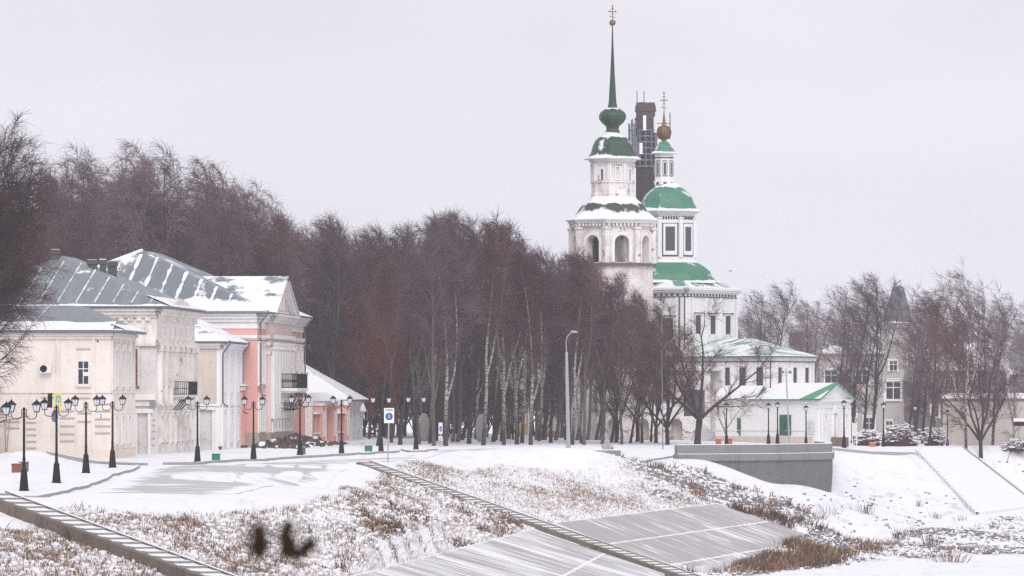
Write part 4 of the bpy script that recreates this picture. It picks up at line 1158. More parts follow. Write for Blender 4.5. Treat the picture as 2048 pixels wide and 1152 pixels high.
M = Mat("printed_banner", .6); zz1 = M.noise(M.vec(), 1.4, 2); M.color(M.mix(M.step(zz1, .45, .55), (.62, .68, .68), (.20, .52, .52)))
b_ = tag(bn.build("banner", M.m), "turquoise and white banner edge hanging at the left frame edge", "banner"); b_.location = (a.x, a.y, 0); b_.rotation_euler = (0, 0, rz)

# ---------------------------------------------------------------- house 2: weathered house with the small balcony
a, rz, L2 = house_frame(312, 352, 390, 373)
h2 = thing("house", "tall weathered cream house with a small iron balcony and plain grey hip roof", "house", (a.x, a.y, 0), rz)
W2, E2 = 15.6, 10.4
Sd = Frame((0, W2), (0, 0)); Fc = Frame((0, 0), (L2, 0)); Z2 = lambda py: Zp(py, 352); SV = lambda px: W2 - (312 - px) * .0352
mb = MB(); mb.box(0, L2, .001, W2, -.6, E2); mb.build("wall", m_weather, h2)
mb = MB(); mb.fbox(Sd, 0, W2 - .02, .003, .02, -.6, E2 - 2.4); mb.build("side_rendering", m_grey_pl, h2)
hip_roof(h2, L2, W2, E2 + .05, 3.75, 7.0, .75, rf_grey)
mb = MB()
t2 = Vector((7.75, 0, 3.75)).normalized(); sl2 = Vector((0, 8.55, 3.75)).normalized()
snowband(mb, (1.5, -.75, E2 + .06), (L2 + .75, -.75, E2 + .06), sl2, 1.9, .08, 9)
mb.build("snow_layer", m_snow, h2)
lines = []
for k in range(11):
    y = .4 + k * 1.32; t = max(0.05, min(1, (y + .75) / 8.55)) if y < W2 / 2 else max(.05, min(1, (W2 + .75 - y) / 8.55))
    if t < .12: continue
    lines.append(((-.75 + .4, y - .02, E2 + .06 + 3.75 * .045), (-.75 + 7.75 * t * .93, y - .9 * t, E2 + .05 + 3.75 * t * .93)))
seam_snow(h2, lines, w=.07)
chimney(h2, 6.6, 8.2, E2 + 2.6, E2 + 4.2, .55, snow=False); chimney(h2, 8.5, 5.8, E2 + 2.0, E2 + 3.5, .6, snow=False); chimney(h2, 12.2, 4.9, E2 + 1.5, E2 + 3.5, .6, snow=False); chimney(h2, 10.9, 5.4, E2 + 1.5, E2 + 3.6, .42)
mb = MB(); yv = 10.6; mb.box(1.9, 4.6, yv - .75, yv + .75, E2 + .9, E2 + 2.3); dm = mb.build("dormer", m_chim, h2); mb = MB(); mb.box(1.84, 1.895, yv - .5, yv + .5, E2 + 1.25, E2 + 2.1); mb.build("dormer_louvre", m_iron, dm)
bands(h2, [Sd, Fc], [(E2 - .30, E2 - .10, .55), (E2 - .55, E2 - .30, .35), (E2 - .75, E2 - .55, .18), (E2 - 2.55, E2 - 2.35, .2), (E2 - 2.75, E2 - 2.55, .3), (Z2(812), Z2(806), .18)], m_weather)
mb = MB()
for k in range(8): mb.fbox(Sd, W2 - .4 - k * .62 - .34, W2 - .4 - k * .62, .003, .22, E2 - .98, E2 - .76)
for k in range(26): mb.fbox(Fc, .2 + k * .8, .55 + k * .8, .003, .25, E2 - .98, E2 - .76)
mb.build("dentils", m_weather, h2)
mb = MB()
for k in range(9): s = W2 - .55 - k * .42; mb.fbox(Sd, s - .28, s, .02, .06, E2 - 1.75, E2 - 1.42)
for k in range(7): s = 1.2 + k * 2.9; mb.fbox(Fc, s, s + 1.5, .003, .05, E2 - 1.9, E2 - 1.35)
mb.build("frieze_panels", m_brickpink, h2)
# curved pediment block above the middle of the street front
mb = MB()
arc = [(4 + 12 * k / 14, .55 * math.sin(math.pi * k / 14)) for k in range(15)]
for (s0, z0), (s1, z1) in zip(arc, arc[1:]): mb.fbox(Fc, s0, s1, -.5, .5, E2 - .1, E2 + .12 + (z0 + z1) / 2)
mb.build("pediment", m_weather, h2)
for k in range(8):
    s = .9 + k * (L2 - 1.8) / 7
    mb = MB(); mb.fbox(Fc, s - .3, s + .3, .003, .34, Z2(808), E2 - 2.75); mb.fbox(Fc, s - .4, s + .4, .003, .42, E2 - 3.1, E2 - 2.76); mb.build("pilaster", m_weather, h2)
for k in range(7):
    s = .9 + (k + .5) * (L2 - 1.8) / 7
    window(h2, Fc, s, Z2(772), 1.15, 3.0, m_brickpink if k == 2 else m_trim, m_glass, mull=(1, 2), sill=m_brownbox if k < 2 else m_trim, casing=m_weather, trim=.18)
    window(h2, Fc, s, Z2(882), 1.05, 1.75, m_trim, m_palepane, mull=(1, 1), sill=m_trim, casing=m_weather, trim=.26)
window(h2, Sd, SV(267), Z2(772), .62, 2.6, m_redpink, m_glass, .02, mull=(0, 2), sill=m_brownbox, casing=m_grey_pl, trim=.12)
# blocked portal in the side wall
mb = MB(); mb.fbox(Sd, SV(296), SV(302), .02, .22, -.4, Z2(826)); mb.fbox(Sd, SV(270), SV(275), .02, .22, -.4, Z2(826)); mb.fbox(Sd, SV(268), SV(306), .02, .3, Z2(826), Z2(818)); mb.fbox(Sd, SV(268), SV(312), .02, .16, Z2(800), Z2(789)); mb.build("portal_surround", m_trim, h2)
mb = MB(); mb.fbox(Sd, SV(277), SV(294), .021, .06, -.3, Z2(836)); mb.build("blocked_door", m_grey_pl, h2)
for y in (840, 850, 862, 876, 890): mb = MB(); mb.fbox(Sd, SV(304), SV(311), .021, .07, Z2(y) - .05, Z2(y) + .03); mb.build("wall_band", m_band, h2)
def balcony(root, fr, s0, s1, o1, z, h, nb, nf, slab_mat_, name="balcony", th=.14, heavy=.018, ring=False):
    mb = MB(); mb.fbox(fr, s0, s1, .02, o1, z - th, z); mb.fbox(fr, s0 + .1, s1 - .1, .02, o1 - .15, z - th - .12, z - th)
    bo = mb.build(name, slab_mat_, root)
    mb = MB()
    for s in (s0 + .05, s1 - .05):
        for zz_ in (z + .06, z + h * .5, z + h): mb.tube([fr(s, .02, zz_), fr(s, o1 - .05, zz_)], heavy * 1.3, 4)
        for k in range(nb): o = .1 + (o1 - .18) * k / (nb - 1); mb.tube([fr(s, o, z), fr(s, o, z + h)], heavy, 4)
    for zz_ in (z + .06, z + h * .5, z + h): mb.tube([fr(s0 + .05, o1 - .05, zz_), fr(s1 - .05, o1 - .05, zz_)], heavy * 1.3, 4)
    for k in range(nf): s = s0 + .05 + (s1 - s0 - .1) * k / (nf - 1); mb.tube([fr(s, o1 - .05, z), fr(s, o1 - .05, z + h)], heavy, 4)
    if ring:
        for s in (s0 + .05, s1 - .05):
            for k in range(nb - 1):
                o = .1 + (o1 - .18) * (k + .5) / (nb - 1)
                mb.tube([fr(s, o + .05 * math.cos(t * .7854), z + h * .5 + .12 * math.sin(t * .7854)) for t in range(9)], heavy * .7, 4)
        for k in range(nf - 1):
            s = s0 + .05 + (s1 - s0 - .1) * (k + .5) / (nf - 1)
            mb.tube([fr(s + .09 * math.cos(t * .7854), o1 - .05, z + h * .5 + .12 * math.sin(t * .7854)) for t in range(9)], heavy * .7, 4)
        for s in (s0 + .05, (s0 + s1) / 2, s1 - .05): mb.tube([fr(s, o1 - .05, z + h), fr(s, o1 - .05, z + h + .2)], .03, 4)
    mb.build("railing", m_iron, bo)
    return bo
b2 = balcony(h2, Fc, 8.6, 13.2, 1.25, Z2(790), .95, 8, 22, m_grey_pl)
mb = MB()
for k in range(4):
    s = 8.8 + k * 1.4; mb.tube([Fc(s, 1.1, Z2(793) - .12), Fc(s, .55, Z2(803)), Fc(s, .03, Z2(822))], .04, 5)
mb.build("bracket", m_iron, b2)
mb = MB(); c0 = Sd(SV(306), .25, Z2(808)); mb.lathe([(-.02, .02), (0, .11), (.03, .20), (.05, .24), (.06, .24)], 16)
di = tag(mb.build("satellite_dish", m_pipe), "grey satellite dish on the peeling side wall of the weathered house", "satellite dish")
di.matrix_world = h2.matrix_basis @ Matrix.Translation(c0) @ Matrix.Rotation(-math.pi * .36, 4, 'Y') @ Matrix.Rotation(.35, 4, 'X')
# ---------------------------------------------------------------- house 3: small white house with grey downpipes
a, rz, L3 = house_frame(441, 383, 481, 397)
h3 = thing("house", "small two storey white house with long grey downpipes and a snowy roof", "house", (a.x, a.y, 0), rz)
W3, E3 = 12.5, 8.25
Sd = Frame((0, W3), (0, 0)); Fc = Frame((0, 0), (L3, 0)); Z3 = lambda py: Zp(py, 383); SV = lambda px: W3 - (441 - px) * .0383
mb = MB(); mb.box(0, L3, .001, W3, -.6, E3); mb.build("wall", m_white, h3)
mb = MB(); mb.fbox(Sd, 0, W3 - .3, .003, .03, Z3(812), E3 - .3); mb.build("side_rendering", m_tan, h3)
hip_roof(h3, L3, W3, E3 + .05, 3.6, 6.0, .7, rf_white)
bands(h3, [Sd, Fc], [(E3 - .28, E3 - .10, .5), (E3 - .5, E3 - .28, .25), (Z3(812), Z3(808), .12)], m_white)
mb = MB(); mb.fbox(Sd, SV(400), SV(425), .031, .1, -.4, Z3(822)); mb.build("blocked_door", m_grey_pl, h3)
mb = MB(); mb.fbox(Sd, SV(396), SV(400), .031, .25, -.4, Z3(820)); mb.fbox(Sd, SV(425), SV(429), .031, .25, -.4, Z3(820)); mb.fbox(Sd, SV(394), SV(431), .031, .4, Z3(820), Z3(814)); mb.build("portal_surround", m_trim, h3)
for k in range(3):
    s = 2.2 + k * 4.6
    window(h3, Fc, s, Z3(782), 1.05, 3.1, m_trim, m_palepane, mull=(1, 2), sill=m_trim, casing=m_white, trim=.2)
    window(h3, Fc, s, Z3(882), 1.0, 2.2, m_trim, m_glass, mull=(1, 2), sill=m_trim, casing=m_white, trim=.2)
for s in (.25, 4.6, 9.2, L3 - .3):
    mb = MB(); mb.fbox(Fc, s - .3, s + .3, .003, .2, 0, E3 - .5); mb.build("pilaster", m_white, h3)
downpipe(h3, Fc, -.1, 3.2, E3 - .15, .2); downpipe(h3, Fc, L3 - .4, 2.6, E3 - .15, .2)
# ---------------------------------------------------------------- narrow pink gateway between house 3 and the pink house
a, rz, Lg = house_frame(481, 396, 512, 407)
gt = thing("gateway", "narrow pink gateway with a small snowy green roof beside the white house", "gateway", (a.x, a.y, 0), rz)
Fc = Frame((0, 0), (Lg, 0)); Sd = Frame((0, 3), (0, 0)); Zg = lambda py: Zp(py, 398)
zt = Zg(772)
mb = MB(); mb.box(0, 2.2, 0, 2.0, -.6, zt); mb.build("pier", m_palepink, gt)
mb = MB(); mb.box(Lg - 2.4, Lg, 0, 2.0, -.6, zt); mb.build("pier", m_palepink, gt)
mb = MB(); mb.box(2.2, Lg - 2.4, .3, 1.6, zt - 1.0, zt); mb.build("lintel", m_palepink, gt)
mb = MB(); mb.box(2.2, Lg - 2.4, 1.2, 1.4, -.4, zt - 1.0); mb.build("gate_leaf", plain("dark_red_gate", (.24, .085, .07), .8, .15, 2), gt)
for q in (.3, 1.9, Lg - 2.1, Lg - .3):
    mb = MB(); mb.fbox(Fc, q - .16, q + .16, .003, .14, -.4, zt - .4); mb.build("pilaster", m_trim if q > 4 else m_pink, gt)
mb = MB(); mb.fbox(Fc, -.1, 2.3, .003, .2, zt - .35, zt - .05); mb.fbox(Fc, Lg - 2.5, Lg + .1, .003, .2, zt - .35, zt - .05); mb.fbox(Sd, .9, 3.2, .003, .18, zt - .35, zt - .05); mb.build("cornice", m_trim, gt)
mb = MB(); o_ = .4
uvface(mb, [(-o_, -o_, zt), (Lg + o_, -o_, zt), (Lg + o_, 1.0, zt + .75), (-o_, 1.0, zt + .75)], 2); uvface(mb, [(Lg + o_, 2.4, zt), (-o_, 2.4, zt), (-o_, 1.0, zt + .75), (Lg + o_, 1.0, zt + .75)], 9)
mb.face([(-o_, -o_, zt), (-o_, 1.0, zt + .75), (-o_, 2.4, zt)], [(0, 0)] * 3); mb.build("roof", rf_light, gt)

# ---------------------------------------------------------------- house 4: the pink mansion
a, rz, L4 = house_frame(515, 398, 605, 426)
h4 = thing("mansion", "big pink and white mansion with portico, gable and wide snow streaked roof", "house", (a.x, a.y, 0), rz)
W4, E4 = 21.4, 10.75
Sd = Frame((0, W4), (0, 0)); Fc = Frame((0, 0), (L4, 0)); Z4 = lambda py: Zp(py, 398); SV = lambda px: W4 - (515 - px) * .0398
mb = MB(); mb.box(0, L4, .001, W4, -.6, E4); mb.build("wall", m_pink, h4)
hip_roof(h4, L4, W4, E4 + .05, 5.15, 9.0, .8, rf_snow)
lines = []
for k in range(14):
    y = 1.0 + k * 1.45; t = min(y + .8, W4 + .8 - y) / 11.5
    if t < .14: continue
    lines.append(((-.8 + .5, y, E4 + .06 + 5.15 * .05), (-.8 + 9.8 * t * .96, y - .5 * t, E4 + .05 + 5.15 * t * .96)))
seam_snow(h4, lines, w=.16)
mb = MB(); t4 = Vector((9.8, 0, 5.15)).normalized(); snowband(mb, (-.8, W4, E4 + .06), (-.8, -.6, E4 + .06), t4, 1.7, .08, 12)
yy = W4 / 2
def ridge(mb, a, b, w=.14): mb.tube([a, b], w, 5)
ridge(mb, (9, yy, E4 + 5.2), (-.8, W4 + .8, E4 + .08), .16)
mb.build("snow_layer", m_snow, h4)
bands(h4, [Sd, Fc], [(E4 - .25, E4 - .07, .7), (E4 - .5, E4 - .25, .5), (E4 - .75, E4 - .5, .3), (Z4(657), Z4(640), .08), (Z4(676), Z4(670), .22), (Z4(679), Z4(676), .12)], m_trim)
mb = MB(); mb.fbox(Sd, SV(442), SV(474), .003, .04, Z4(656), Z4(649)); mb.build("vent", m_plinth, h4)
# portico: wall block, pilasters, entablature, gable with a small window
s0, s1, po = 4.2, 17.2, .5
Pf = Frame((s0, -po), (s1, -po)); Ps = Frame((s0, 0), (s0, -po))
mb = MB(); mb.box(s0, s1, -po, 0, -.6, E4); mb.build("portico_wall", m_palepink, h4)
bands(h4, [Pf, Ps], [(E4 - .25, E4 - .07, .65), (E4 - .5, E4 - .25, .45), (E4 - .75, E4 - .5, .25), (Z4(676), Z4(668), .28), (Z4(690), Z4(683), .24), (Z4(708), Z4(702), .1)], m_trim, "entablature")
gz0, gz1 = E4 + .02, E4 + 3.0; gm = (s0 + s1) / 2
mb = MB(); mb.face([(s0, -po, gz0), (s1, -po, gz0), (gm, -po, gz1)]); mb.face([(s0, 0, gz0), (gm, 0, gz1), (s1, 0, gz0)]); mb.build("gable", m_palepink, h4)
mb = MB()
for sa, sb in ((s0, gm), (s1, gm)):
    A, B = Vector((sa, -po, gz0)), Vector((sb, -po, gz1)); 
    for w_, o2 in ((.55, .25), (.28, .45)): 
        d_ = Vector((0, 0, -w_)); e_ = Vector((0, -o2, 0))
        mb.face([A + e_, B + e_, B + e_ + d_, A + e_ + d_]); mb.face([A + e_ + d_, B + e_ + d_, B + d_, A + d_]); mb.face([A + e_, A, B, B + e_])
mb.build("raking_cornice", m_trim, h4)
mb = MB(); ry = 6.4
uvface(mb, [(s0 - .7, .2, gz0 + .1), (s0 - .7, -po - .6, gz0 + .02), (gm, -po - .6, gz1 + .12), (gm, ry, gz1 + .12)], 11)
uvface(mb, [(s1 + .7, -po - .6, gz0 + .02), (s1 + .7, .2, gz0 + .1), (gm, ry, gz1 + .12), (gm, -po - .6, gz1 + .12)], 23)
mb.build("gable_roof", roof("snowed_gable_roof", (.15, .18, .195), .56, 2.4, .35), h4)
window(h4, Frame((s0, -po), (s1, -po)), (s1 - s0) / 2, E4 + .45, 1.5, 1.4, m_trim, m_palepane, mull=(2, 2), casing=m_trim)
for k in range(8):
    s = .5 + k * (s1 - s0 - 1.0) / 7
    mb = MB(); mb.fbox(Pf, s - .33, s + .33, .003, .30, Z4(838), Z4(690)); mb.fbox(Pf, s - .45, s + .45, .003, .4, Z4(698), Z4(692)); mb.build("pilaster", m_trim, h4)
    if k < 7:
        c = s + (s1 - s0 - 1.0) / 14
        window(h4, Pf, c, Z4(765), 1.2, 2.9, m_trim, m_palepane, mull=(1, 2), casing=m_trim, sill=m_trim, trim=.22)
        window(h4, Pf, c, Z4(862), 1.2, 2.2, m_trim, m_glass, mull=(1, 2), casing=m_trim, sill=m_trim, trim=.25)
for k in range(3):
    s = .8 + k * 1.25
    window(h4, Fc, s, Z4(765), 1.0, 2.9, m_trim, m_palepane, mull=(1, 2), casing=m_trim, sill=m_trim, trim=.25)
    window(h4, Fc, s, Z4(862), 1.0, 2.2, m_trim, m_palepane, mull=(1, 2), casing=m_trim, sill=m_trim, trim=.25)
    mb = MB(); mb.fbox(Fc, s - .5, s + .5, .003, .12, Z4(800), Z4(785)); mb.build("niche", m_palepink, h4)
for s in (L4 - 1.0, L4 - 3.6, L4 - 6.4):
    window(h4, Fc, s, Z4(765), 1.0, 2.9, m_trim, m_palepane, mull=(1, 2), casing=m_trim, sill=m_trim, trim=.25)
mb = MB(); mb.fbox(Fc, -.15, s0, .003, .14, -.6, Z4(866)); mb.fbox(Pf, -.14, s1 - s0 + .14, .003, .16, -.6, Z4(866)); mb.fbox(Ps, 0, po + .16, .003, .14, -.6, Z4(866)); mb.fbox(Sd, 0, W4, .003, .14, -.6, Z4(866)); mb.build("plinth", m_plinth, h4)
downpipe(h4, Fc, .35, 4.0, E4 - .1, .2, .6); downpipe(h4, Fc, L4 + .2, 3.5, E4 - .1, .2, .6)
mb = MB(); mb.tube([(-.85, W4, E4 - .02), (-.85, -.85, E4 - .02)], .08, 6); mb.tube([(-.85, -.85, E4 - .02), (s0 - .7, -.85, E4 - .02)], .08, 6); mb.build("gutter", m_pipe, h4)
b4 = balcony(h4, Pf, 4.4, 11.0, 1.6, Z4(776), 1.15, 12, 44, m_trim, th=.25, heavy=.024, ring=True)
mb = MB()
for k in range(4):
    s = 4.8 + k * 2.1
    mb.tube([Pf(s, 1.5, Z4(779) - .3), Pf(s, 1.35, Z4(800)), Pf(s, .9, Z4(818)), Pf(s, .3, Z4(822))], .045, 5)
    for cx_, cz_, r_ in ((.35, Z4(813), .32), (1.2, Z4(790), .24)):
        mb.tube([Pf(s, cx_ + r_ * (1 - t * .05) * math.cos(t * .63), cz_ + r_ * (1 - t * .05) * math.sin(t * .63)) for t in range(14)], .038, 5)
mb.build("bracket", m_iron, b4)
# rubble heap before the mansion
rb = MB(); rn = random.Random(5)
A, B = W(512, 394), W(640, 424)
for k in range(420):
    t = rn.random(); q = A.lerp(B, t) + Vector((rn.gauss(1.2, 1.0), rn.gauss(-2, 2.5), 0)); h = max(0, .95 * math.exp(-((q.x - A.lerp(B, t).x - 1.0) / 1.3) ** 2) * math.sin(math.pi * min(1, t * 1.0 + .12)))
    rb.blob((q.x, q.y, gz(q.x, q.y) + h * rn.random()), rn.uniform(.10, .34), k, 3, .5, (1, 1, .75), 1 if rn.random() < .10 else 0)
o = stuff(rb.build("earth_heap", [m_rubble, m_snow])); tag(o, "long heap of dark earth and rubble along the foot of the pink mansion", "rubble heap")

# ---------------------------------------------------------------- pink garden wall with gates, and the low green roofed house
a, rz, Lw = house_frame(614, 426, 690, 446)
gw = thing("garden_wall", "salmon pink gate wall with white framed panels right of the mansion", "wall", (a.x, a.y, 0), rz)
Fc = Frame((0, 0), (Lw, 0)); Zw = lambda py: Zp(py, 432); zt = Zw(802)
mb = MB(); mb.box(0, Lw, .25, .8, -.6, Zw(826)); mb.build("wall_body", m_pink, gw)
for s in (.2, 7.4, 13.2, Lw - .15):
    mb = MB(); mb.fbox(Fc, s - .1, s + .1, -.2, .44, -.3, zt - .45); mb.build("white_pilaster", m_trim, gw)
for s, w_ in ((0.6, .9), (6.8, 1.3), (12.6, 1.3), (Lw - .6, .9)):
    mb = MB(); mb.fbox(Fc, s - w_ / 2, s + w_ / 2, -.9, .35, -.6, zt - .4); mb.build("gate_pier", m_pink, gw)
    mb = MB(); mb.fbox(Fc, s - w_ / 2 - .15, s + w_ / 2 + .15, -.95, .5, zt - .4, zt); mb.build("pier_cap", m_trim, gw)
    mb = MB(); mb.fbox(Fc, s - w_ / 2 + .12, s + w_ / 2 - .12, .352, .40, .5, zt - .9); mb.build("pier_panel", m_trim if s > 6 else m_redpink, gw)
mb = MB(); mb.fbox(Fc, 7.5, 11.9, -.6, -.3, -.5, zt - .7); mb.build("gate_leaf", m_redpink, gw)
for sa, sb in ((1.1, 6.0), (13.4, Lw - 1.2)):
    n = 3
    for k in range(n):
        s = sa + (sb - sa) * (k + .5) / n; w_ = (sb - sa) / n
        mb = MB(); mb.fbox(Fc, s - w_ * .4, s + w_ * .4, -.248, -.10, Zw(864), Zw(832)); mb.build("wall_panel", m_redpink, gw)
        mb = MB(); mb.fbox(Fc, s - w_ * .4 - .25, s - w_ * .4 - .02, -.248, -.05, Zw(892), Zw(828)); mb.build("panel_frame", m_trim, gw)
        mb = MB(); mb.fbox(Fc, s - w_ * .25, s + w_ * .25, -.248, -.02, Zw(886), Zw(870)); mb.build("small_niche", m_white, gw)
    for q in range(4): s = sa + (sb - sa) * q / 3; mb = MB(); mb.fbox(Fc, s - .2, s + .2, -.248, .1, -.4, Zw(830)); mb.build("pink_buttress", m_pink, gw)
    mb = MB(); mb.fbox(Fc, sa - .2, sb + .2, -.248, .13, Zw(868), Zw(864)); mb.build("string_course", m_trim, gw)
    mb = MB(); uvface(mb, [Fc(sa - .3, .2, Zw(828)), Fc(sb + .3, .2, Zw(828)), Fc(sb + .3, -.5, Zw(820)), Fc(sa - .3, -.5, Zw(820))], 1); uvface(mb, [Fc(sb + .3, -1.2, Zw(828)), Fc(sa - .3, -1.2, Zw(828)), Fc(sa - .3, -.5, Zw(820)), Fc(sb + .3, -.5, Zw(820))], 5); mb.build("coping_roof", rf_light, gw)
mb = MB(); uvface(mb, [Fc(5.8, .7, zt), Fc(13.6, .7, zt), Fc(13.6, -.6, zt + .75), Fc(5.8, -.6, zt + .75)], 3); uvface(mb, [Fc(13.6, -1.9, zt), Fc(5.8, -1.9, zt), Fc(5.8, -.6, zt + .75), Fc(13.6, -.6, zt + .75)], 8)
mb.face([Fc(5.8, .7, zt), Fc(5.8, -.6, zt + .75), Fc(5.8, -1.9, zt)], [(0, 9)] * 3); mb.build("gate_roof", rf_gsnow, gw)
a, rz, L5 = house_frame(692, 447, 722, 461)
h5 = thing("cottage", "low white house under a broad green roof loaded with snow, right of the mansion", "house", (a.x, a.y, 0), rz)
W5, E5 = 11.0, Zp(800, 447)
mb = MB(); mb.box(0, L5, 0, W5, -.6, E5); mb.build("wall", m_white, h5)
hip_roof(h5, L5, W5, E5 + .04, 3.7, 5.2, .7, rf_gsnow)
Fc = Frame((0, 0), (L5, 0)); Sd = Frame((0, W5), (0, 0))
bands(h5, [Sd, Fc], [(E5 - .3, E5 - .1, .3), (E5 - .5, E5 - .3, .12)], m_white)
for k in range(3): window(h5, Fc, 2.2 + k * 4.4, 1.2, 1.0, 1.7, m_trim, m_palepane, casing=m_white, sill=m_trim, trim=.2)
for s in (.3, 4.4, 8.8, L5 - .3):
    mb = MB(); mb.fbox(Fc, s - .3, s + .3, .003, .16, 0, E5 - .5); mb.build("pilaster", m_white, h5)
p = W(728, 452, 0)
lt = thing("wall_lantern", "small white lantern hanging at the corner of the low green roofed house", "lantern", (p.x - .1, p.y, Zp(815, 452)))
mb = MB(); mb.lathe([(-.42, .22), (-.3, .32), (.1, .2), (.3, .08), (.4, .1)], 8); mb.build("lantern_body", m_white, lt)
mb = MB(); mb.tube([(0, 0, .38), (-.1, 0, .7), (-.5, .0, .7)], .03, 5); mb.build("bracket", m_iron, lt)

# ================================================================ church group
def arch_face(mb, fr, L, z0, z1, c, ow, zs, zo, thick=.6, n=10, mi=0):
    """wall panel s 0..L, z0..z1 with a round arched opening: width ow, springing zs, sill zo; real depth"""
    a, b, r = c - ow / 2, c + ow / 2, ow / 2
    q = lambda s0, s1, y0, y1: mb.face([fr(s0, 0, y0), fr(s1, 0, y0), fr(s1, 0, y1), fr(s0, 0, y1)], None, mi)
    q(0, a, z0, z1); q(b, L, z0, z1)
    if zo > z0: q(a, b, z0, zo)
    arc = [(c - r * math.cos(math.pi * k / n), zs + r * math.sin(math.pi * k / n)) for k in range(n + 1)]
    for (s0, y0), (s1, y1) in zip(arc, arc[1:]):
        mb.face([fr(s0, 0, y0), fr(s1, 0, y1), fr(s1, 0, z1), fr(s0, 0, z1)], None, mi)
    path = [(a, zo)] + arc + [(b, zo)]
    for (s0, y0), (s1, y1) in zip(path, path[1:]):
        mb.face([fr(s0, 0, y0), fr(s0, -thick, y0), fr(s1, -thick, y1), fr(s1, 0, y1)], None, mi)
    mb.face([fr(a, 0, zo), fr(b, 0, zo), fr(b, -thick, zo), fr(a, -thick, zo)], None, mi)
def arch_ring(mb, fr, c, ow, zs, zo, wd=.28, o=.14, n=10):
    r0, r1 = ow / 2 + .02, ow / 2 + wd
    arc = [(math.cos(math.pi * k / n), math.sin(math.pi * k / n)) for k in range(n + 1)]
    for (c0, s0), (c1, s1) in zip(arc, arc[1:]):
        P = lambda r, cc, ss, oo: fr(c - r * cc, oo, zs + r * ss)
        mb.face([P(r0, c0, s0, o), P(r0, c1, s1, o), P(r1, c1, s1, o), P(r1, c0, s0, o)])
        mb.face([P(r1, c0, s0, o), P(r1, c1, s1, o), P(r1, c1, s1, .003), P(r1, c0, s0, .003)])
        mb.face([P(r0, c0, s0, .003), P(r0, c1, s1, .003), P(r0, c1, s1, o), P(r0, c0, s0, o)])
    for s in (-1, 1):
        a, b = sorted((c + s * r0, c + s * r1)); mb.fbox(fr, a, b, .003, o, zo, zs)
def oct_frame(ap, k, n=8):
    """frame of face k of a regular prism with apothem ap; face 0 looks to -y"""
    an = 2 * math.pi * k / n; hw = ap * math.tan(math.pi / n)
    t = Vector((math.cos(an), math.sin(an))); nn = Vector((math.sin(an), -math.cos(an)))
    p = nn * ap
    return Frame(p - t * hw, p + t * hw)
def cross(parent, z0, h, w, mat, r=.045):
    mb = MB(); mb.tube([(0, 0, z0), (0, 0, z0 + h)], r, 6)
    for zz_, ww in ((z0 + h * .62, w), (z0 + h * .80, w * .5)): mb.tube([(-ww / 2, 0, zz_), (ww / 2, 0, zz_)], r, 6)
    mb.tube([(-w * .38, 0, z0 + h * .28), (w * .38, 0, z0 + h * .20)], r * .8, 6)
    for x, z in ((-w / 2, z0 + h * .62), (w / 2, z0 + h * .62), (0, z0 + h)): mb.blob((x, 0, z), r * 2.1, 1, 4, 0)
    for s in (-1, 1): mb.tube([(s * w * .5, 0, z0 + h * .25), (0, 0, z0 + h * .6)], r * .3, 4)
    return mb.build("cross", mat, parent)
def corbels(root, ap, n, z0, z1, mat, per=7, o=.22, name="arcaded_frieze", faces=None):
    mb = MB()
    for k in (faces or range(n)):
        fr = oct_frame(ap, k, n); st = fr.L / per
        for j in range(per):
            mb.fbox(fr, j * st + st * .28, j * st + st * .78, .003, o, z0, z1); mb.fbox(fr, j * st + st * .40, j * st + st * .66, .003, o * .8, z0 - (z1 - z0) * .45, z0)
    return mb.build(name, mat, root)

# ---------------------------------------------------------------- bell tower
DT = 480.0; kt = DT / F; ZT = lambda py: Zp(py, DT); p = W(1225, DT)
bt = thing("bell_tower", "tall white octagonal bell tower with a dark green needle spire and arched belfry", "bell tower", (p.x, p.y, 0), math.radians(13))
px_ = lambda v: v * kt
# square/octagon base, mostly behind the trees
mb = MB(); mb.lathe([(-.6, px_(80)), (ZT(700), px_(80)), (ZT(690), px_(76)), (ZT(533), px_(75))], 8); mb.build("base_wall", m_brickpink, bt)
mb = MB(); mb.lathe([(ZT(533), px_(75.3)), (ZT(533), px_(82)), (ZT(528), px_(82)), (ZT(527), px_(75.3))], 8); mb.build("ledge", m_wood, bt)
ap = px_(75); mb, rg = MB(), MB()
z0, z1 = ZT(527.5), ZT(447)
for k in range(8):
    fr = oct_frame(ap, k); arch_face(mb, fr, fr.L, z0, z1, fr.L / 2, px_(29), ZT(487), ZT(526), 1.0)
    arch_ring(rg, fr, fr.L / 2, px_(29), ZT(487), ZT(526), .30, .13)
mb.build("belfry_wall", m_belfry, bt); rg.build("arch_moulding", m_white, bt)
mb = MB(); mb.lathe([(z0 - .05, ap - .3), (z0 + .02, ap - .3)], 8); mb.build("belfry_floor", m_wood, bt)
mb = MB(); mb.lathe([(z1 - .3, ap - .1), (z1 - .2, ap - .1)], 8); mb.build("belfry_ceiling", m_wood, bt)
mb = MB(); mb.lathe([(z0, .75), (z1 - .3, .75)], 8); mb.build("inner_pier", m_grey_pl, bt)
for k in range(8):
    an = 2 * math.pi * (k + .5) / 8; r = ap / math.cos(math.pi / 8)
    mb = MB(); c = (r * math.sin(an), -r * math.cos(an)); mb.lathe([(z0, .34), (ZT(462), .34), (ZT(460), .44), (ZT(456), .44)], 6, c=c); mb.build("corner_pilaster", m_belfry, bt)
corbels(bt, ap + .02, 8, ZT(454), ZT(449), m_belfry, 8, .35)
mb = MB(); mb.lathe([(ZT(449), ap + .05), (ZT(448), ap + .35), (ZT(444), ap + .40), (ZT(443), ap + .55), (ZT(440.5), ap + .6)], 8); mb.build("cornice", m_white, bt)
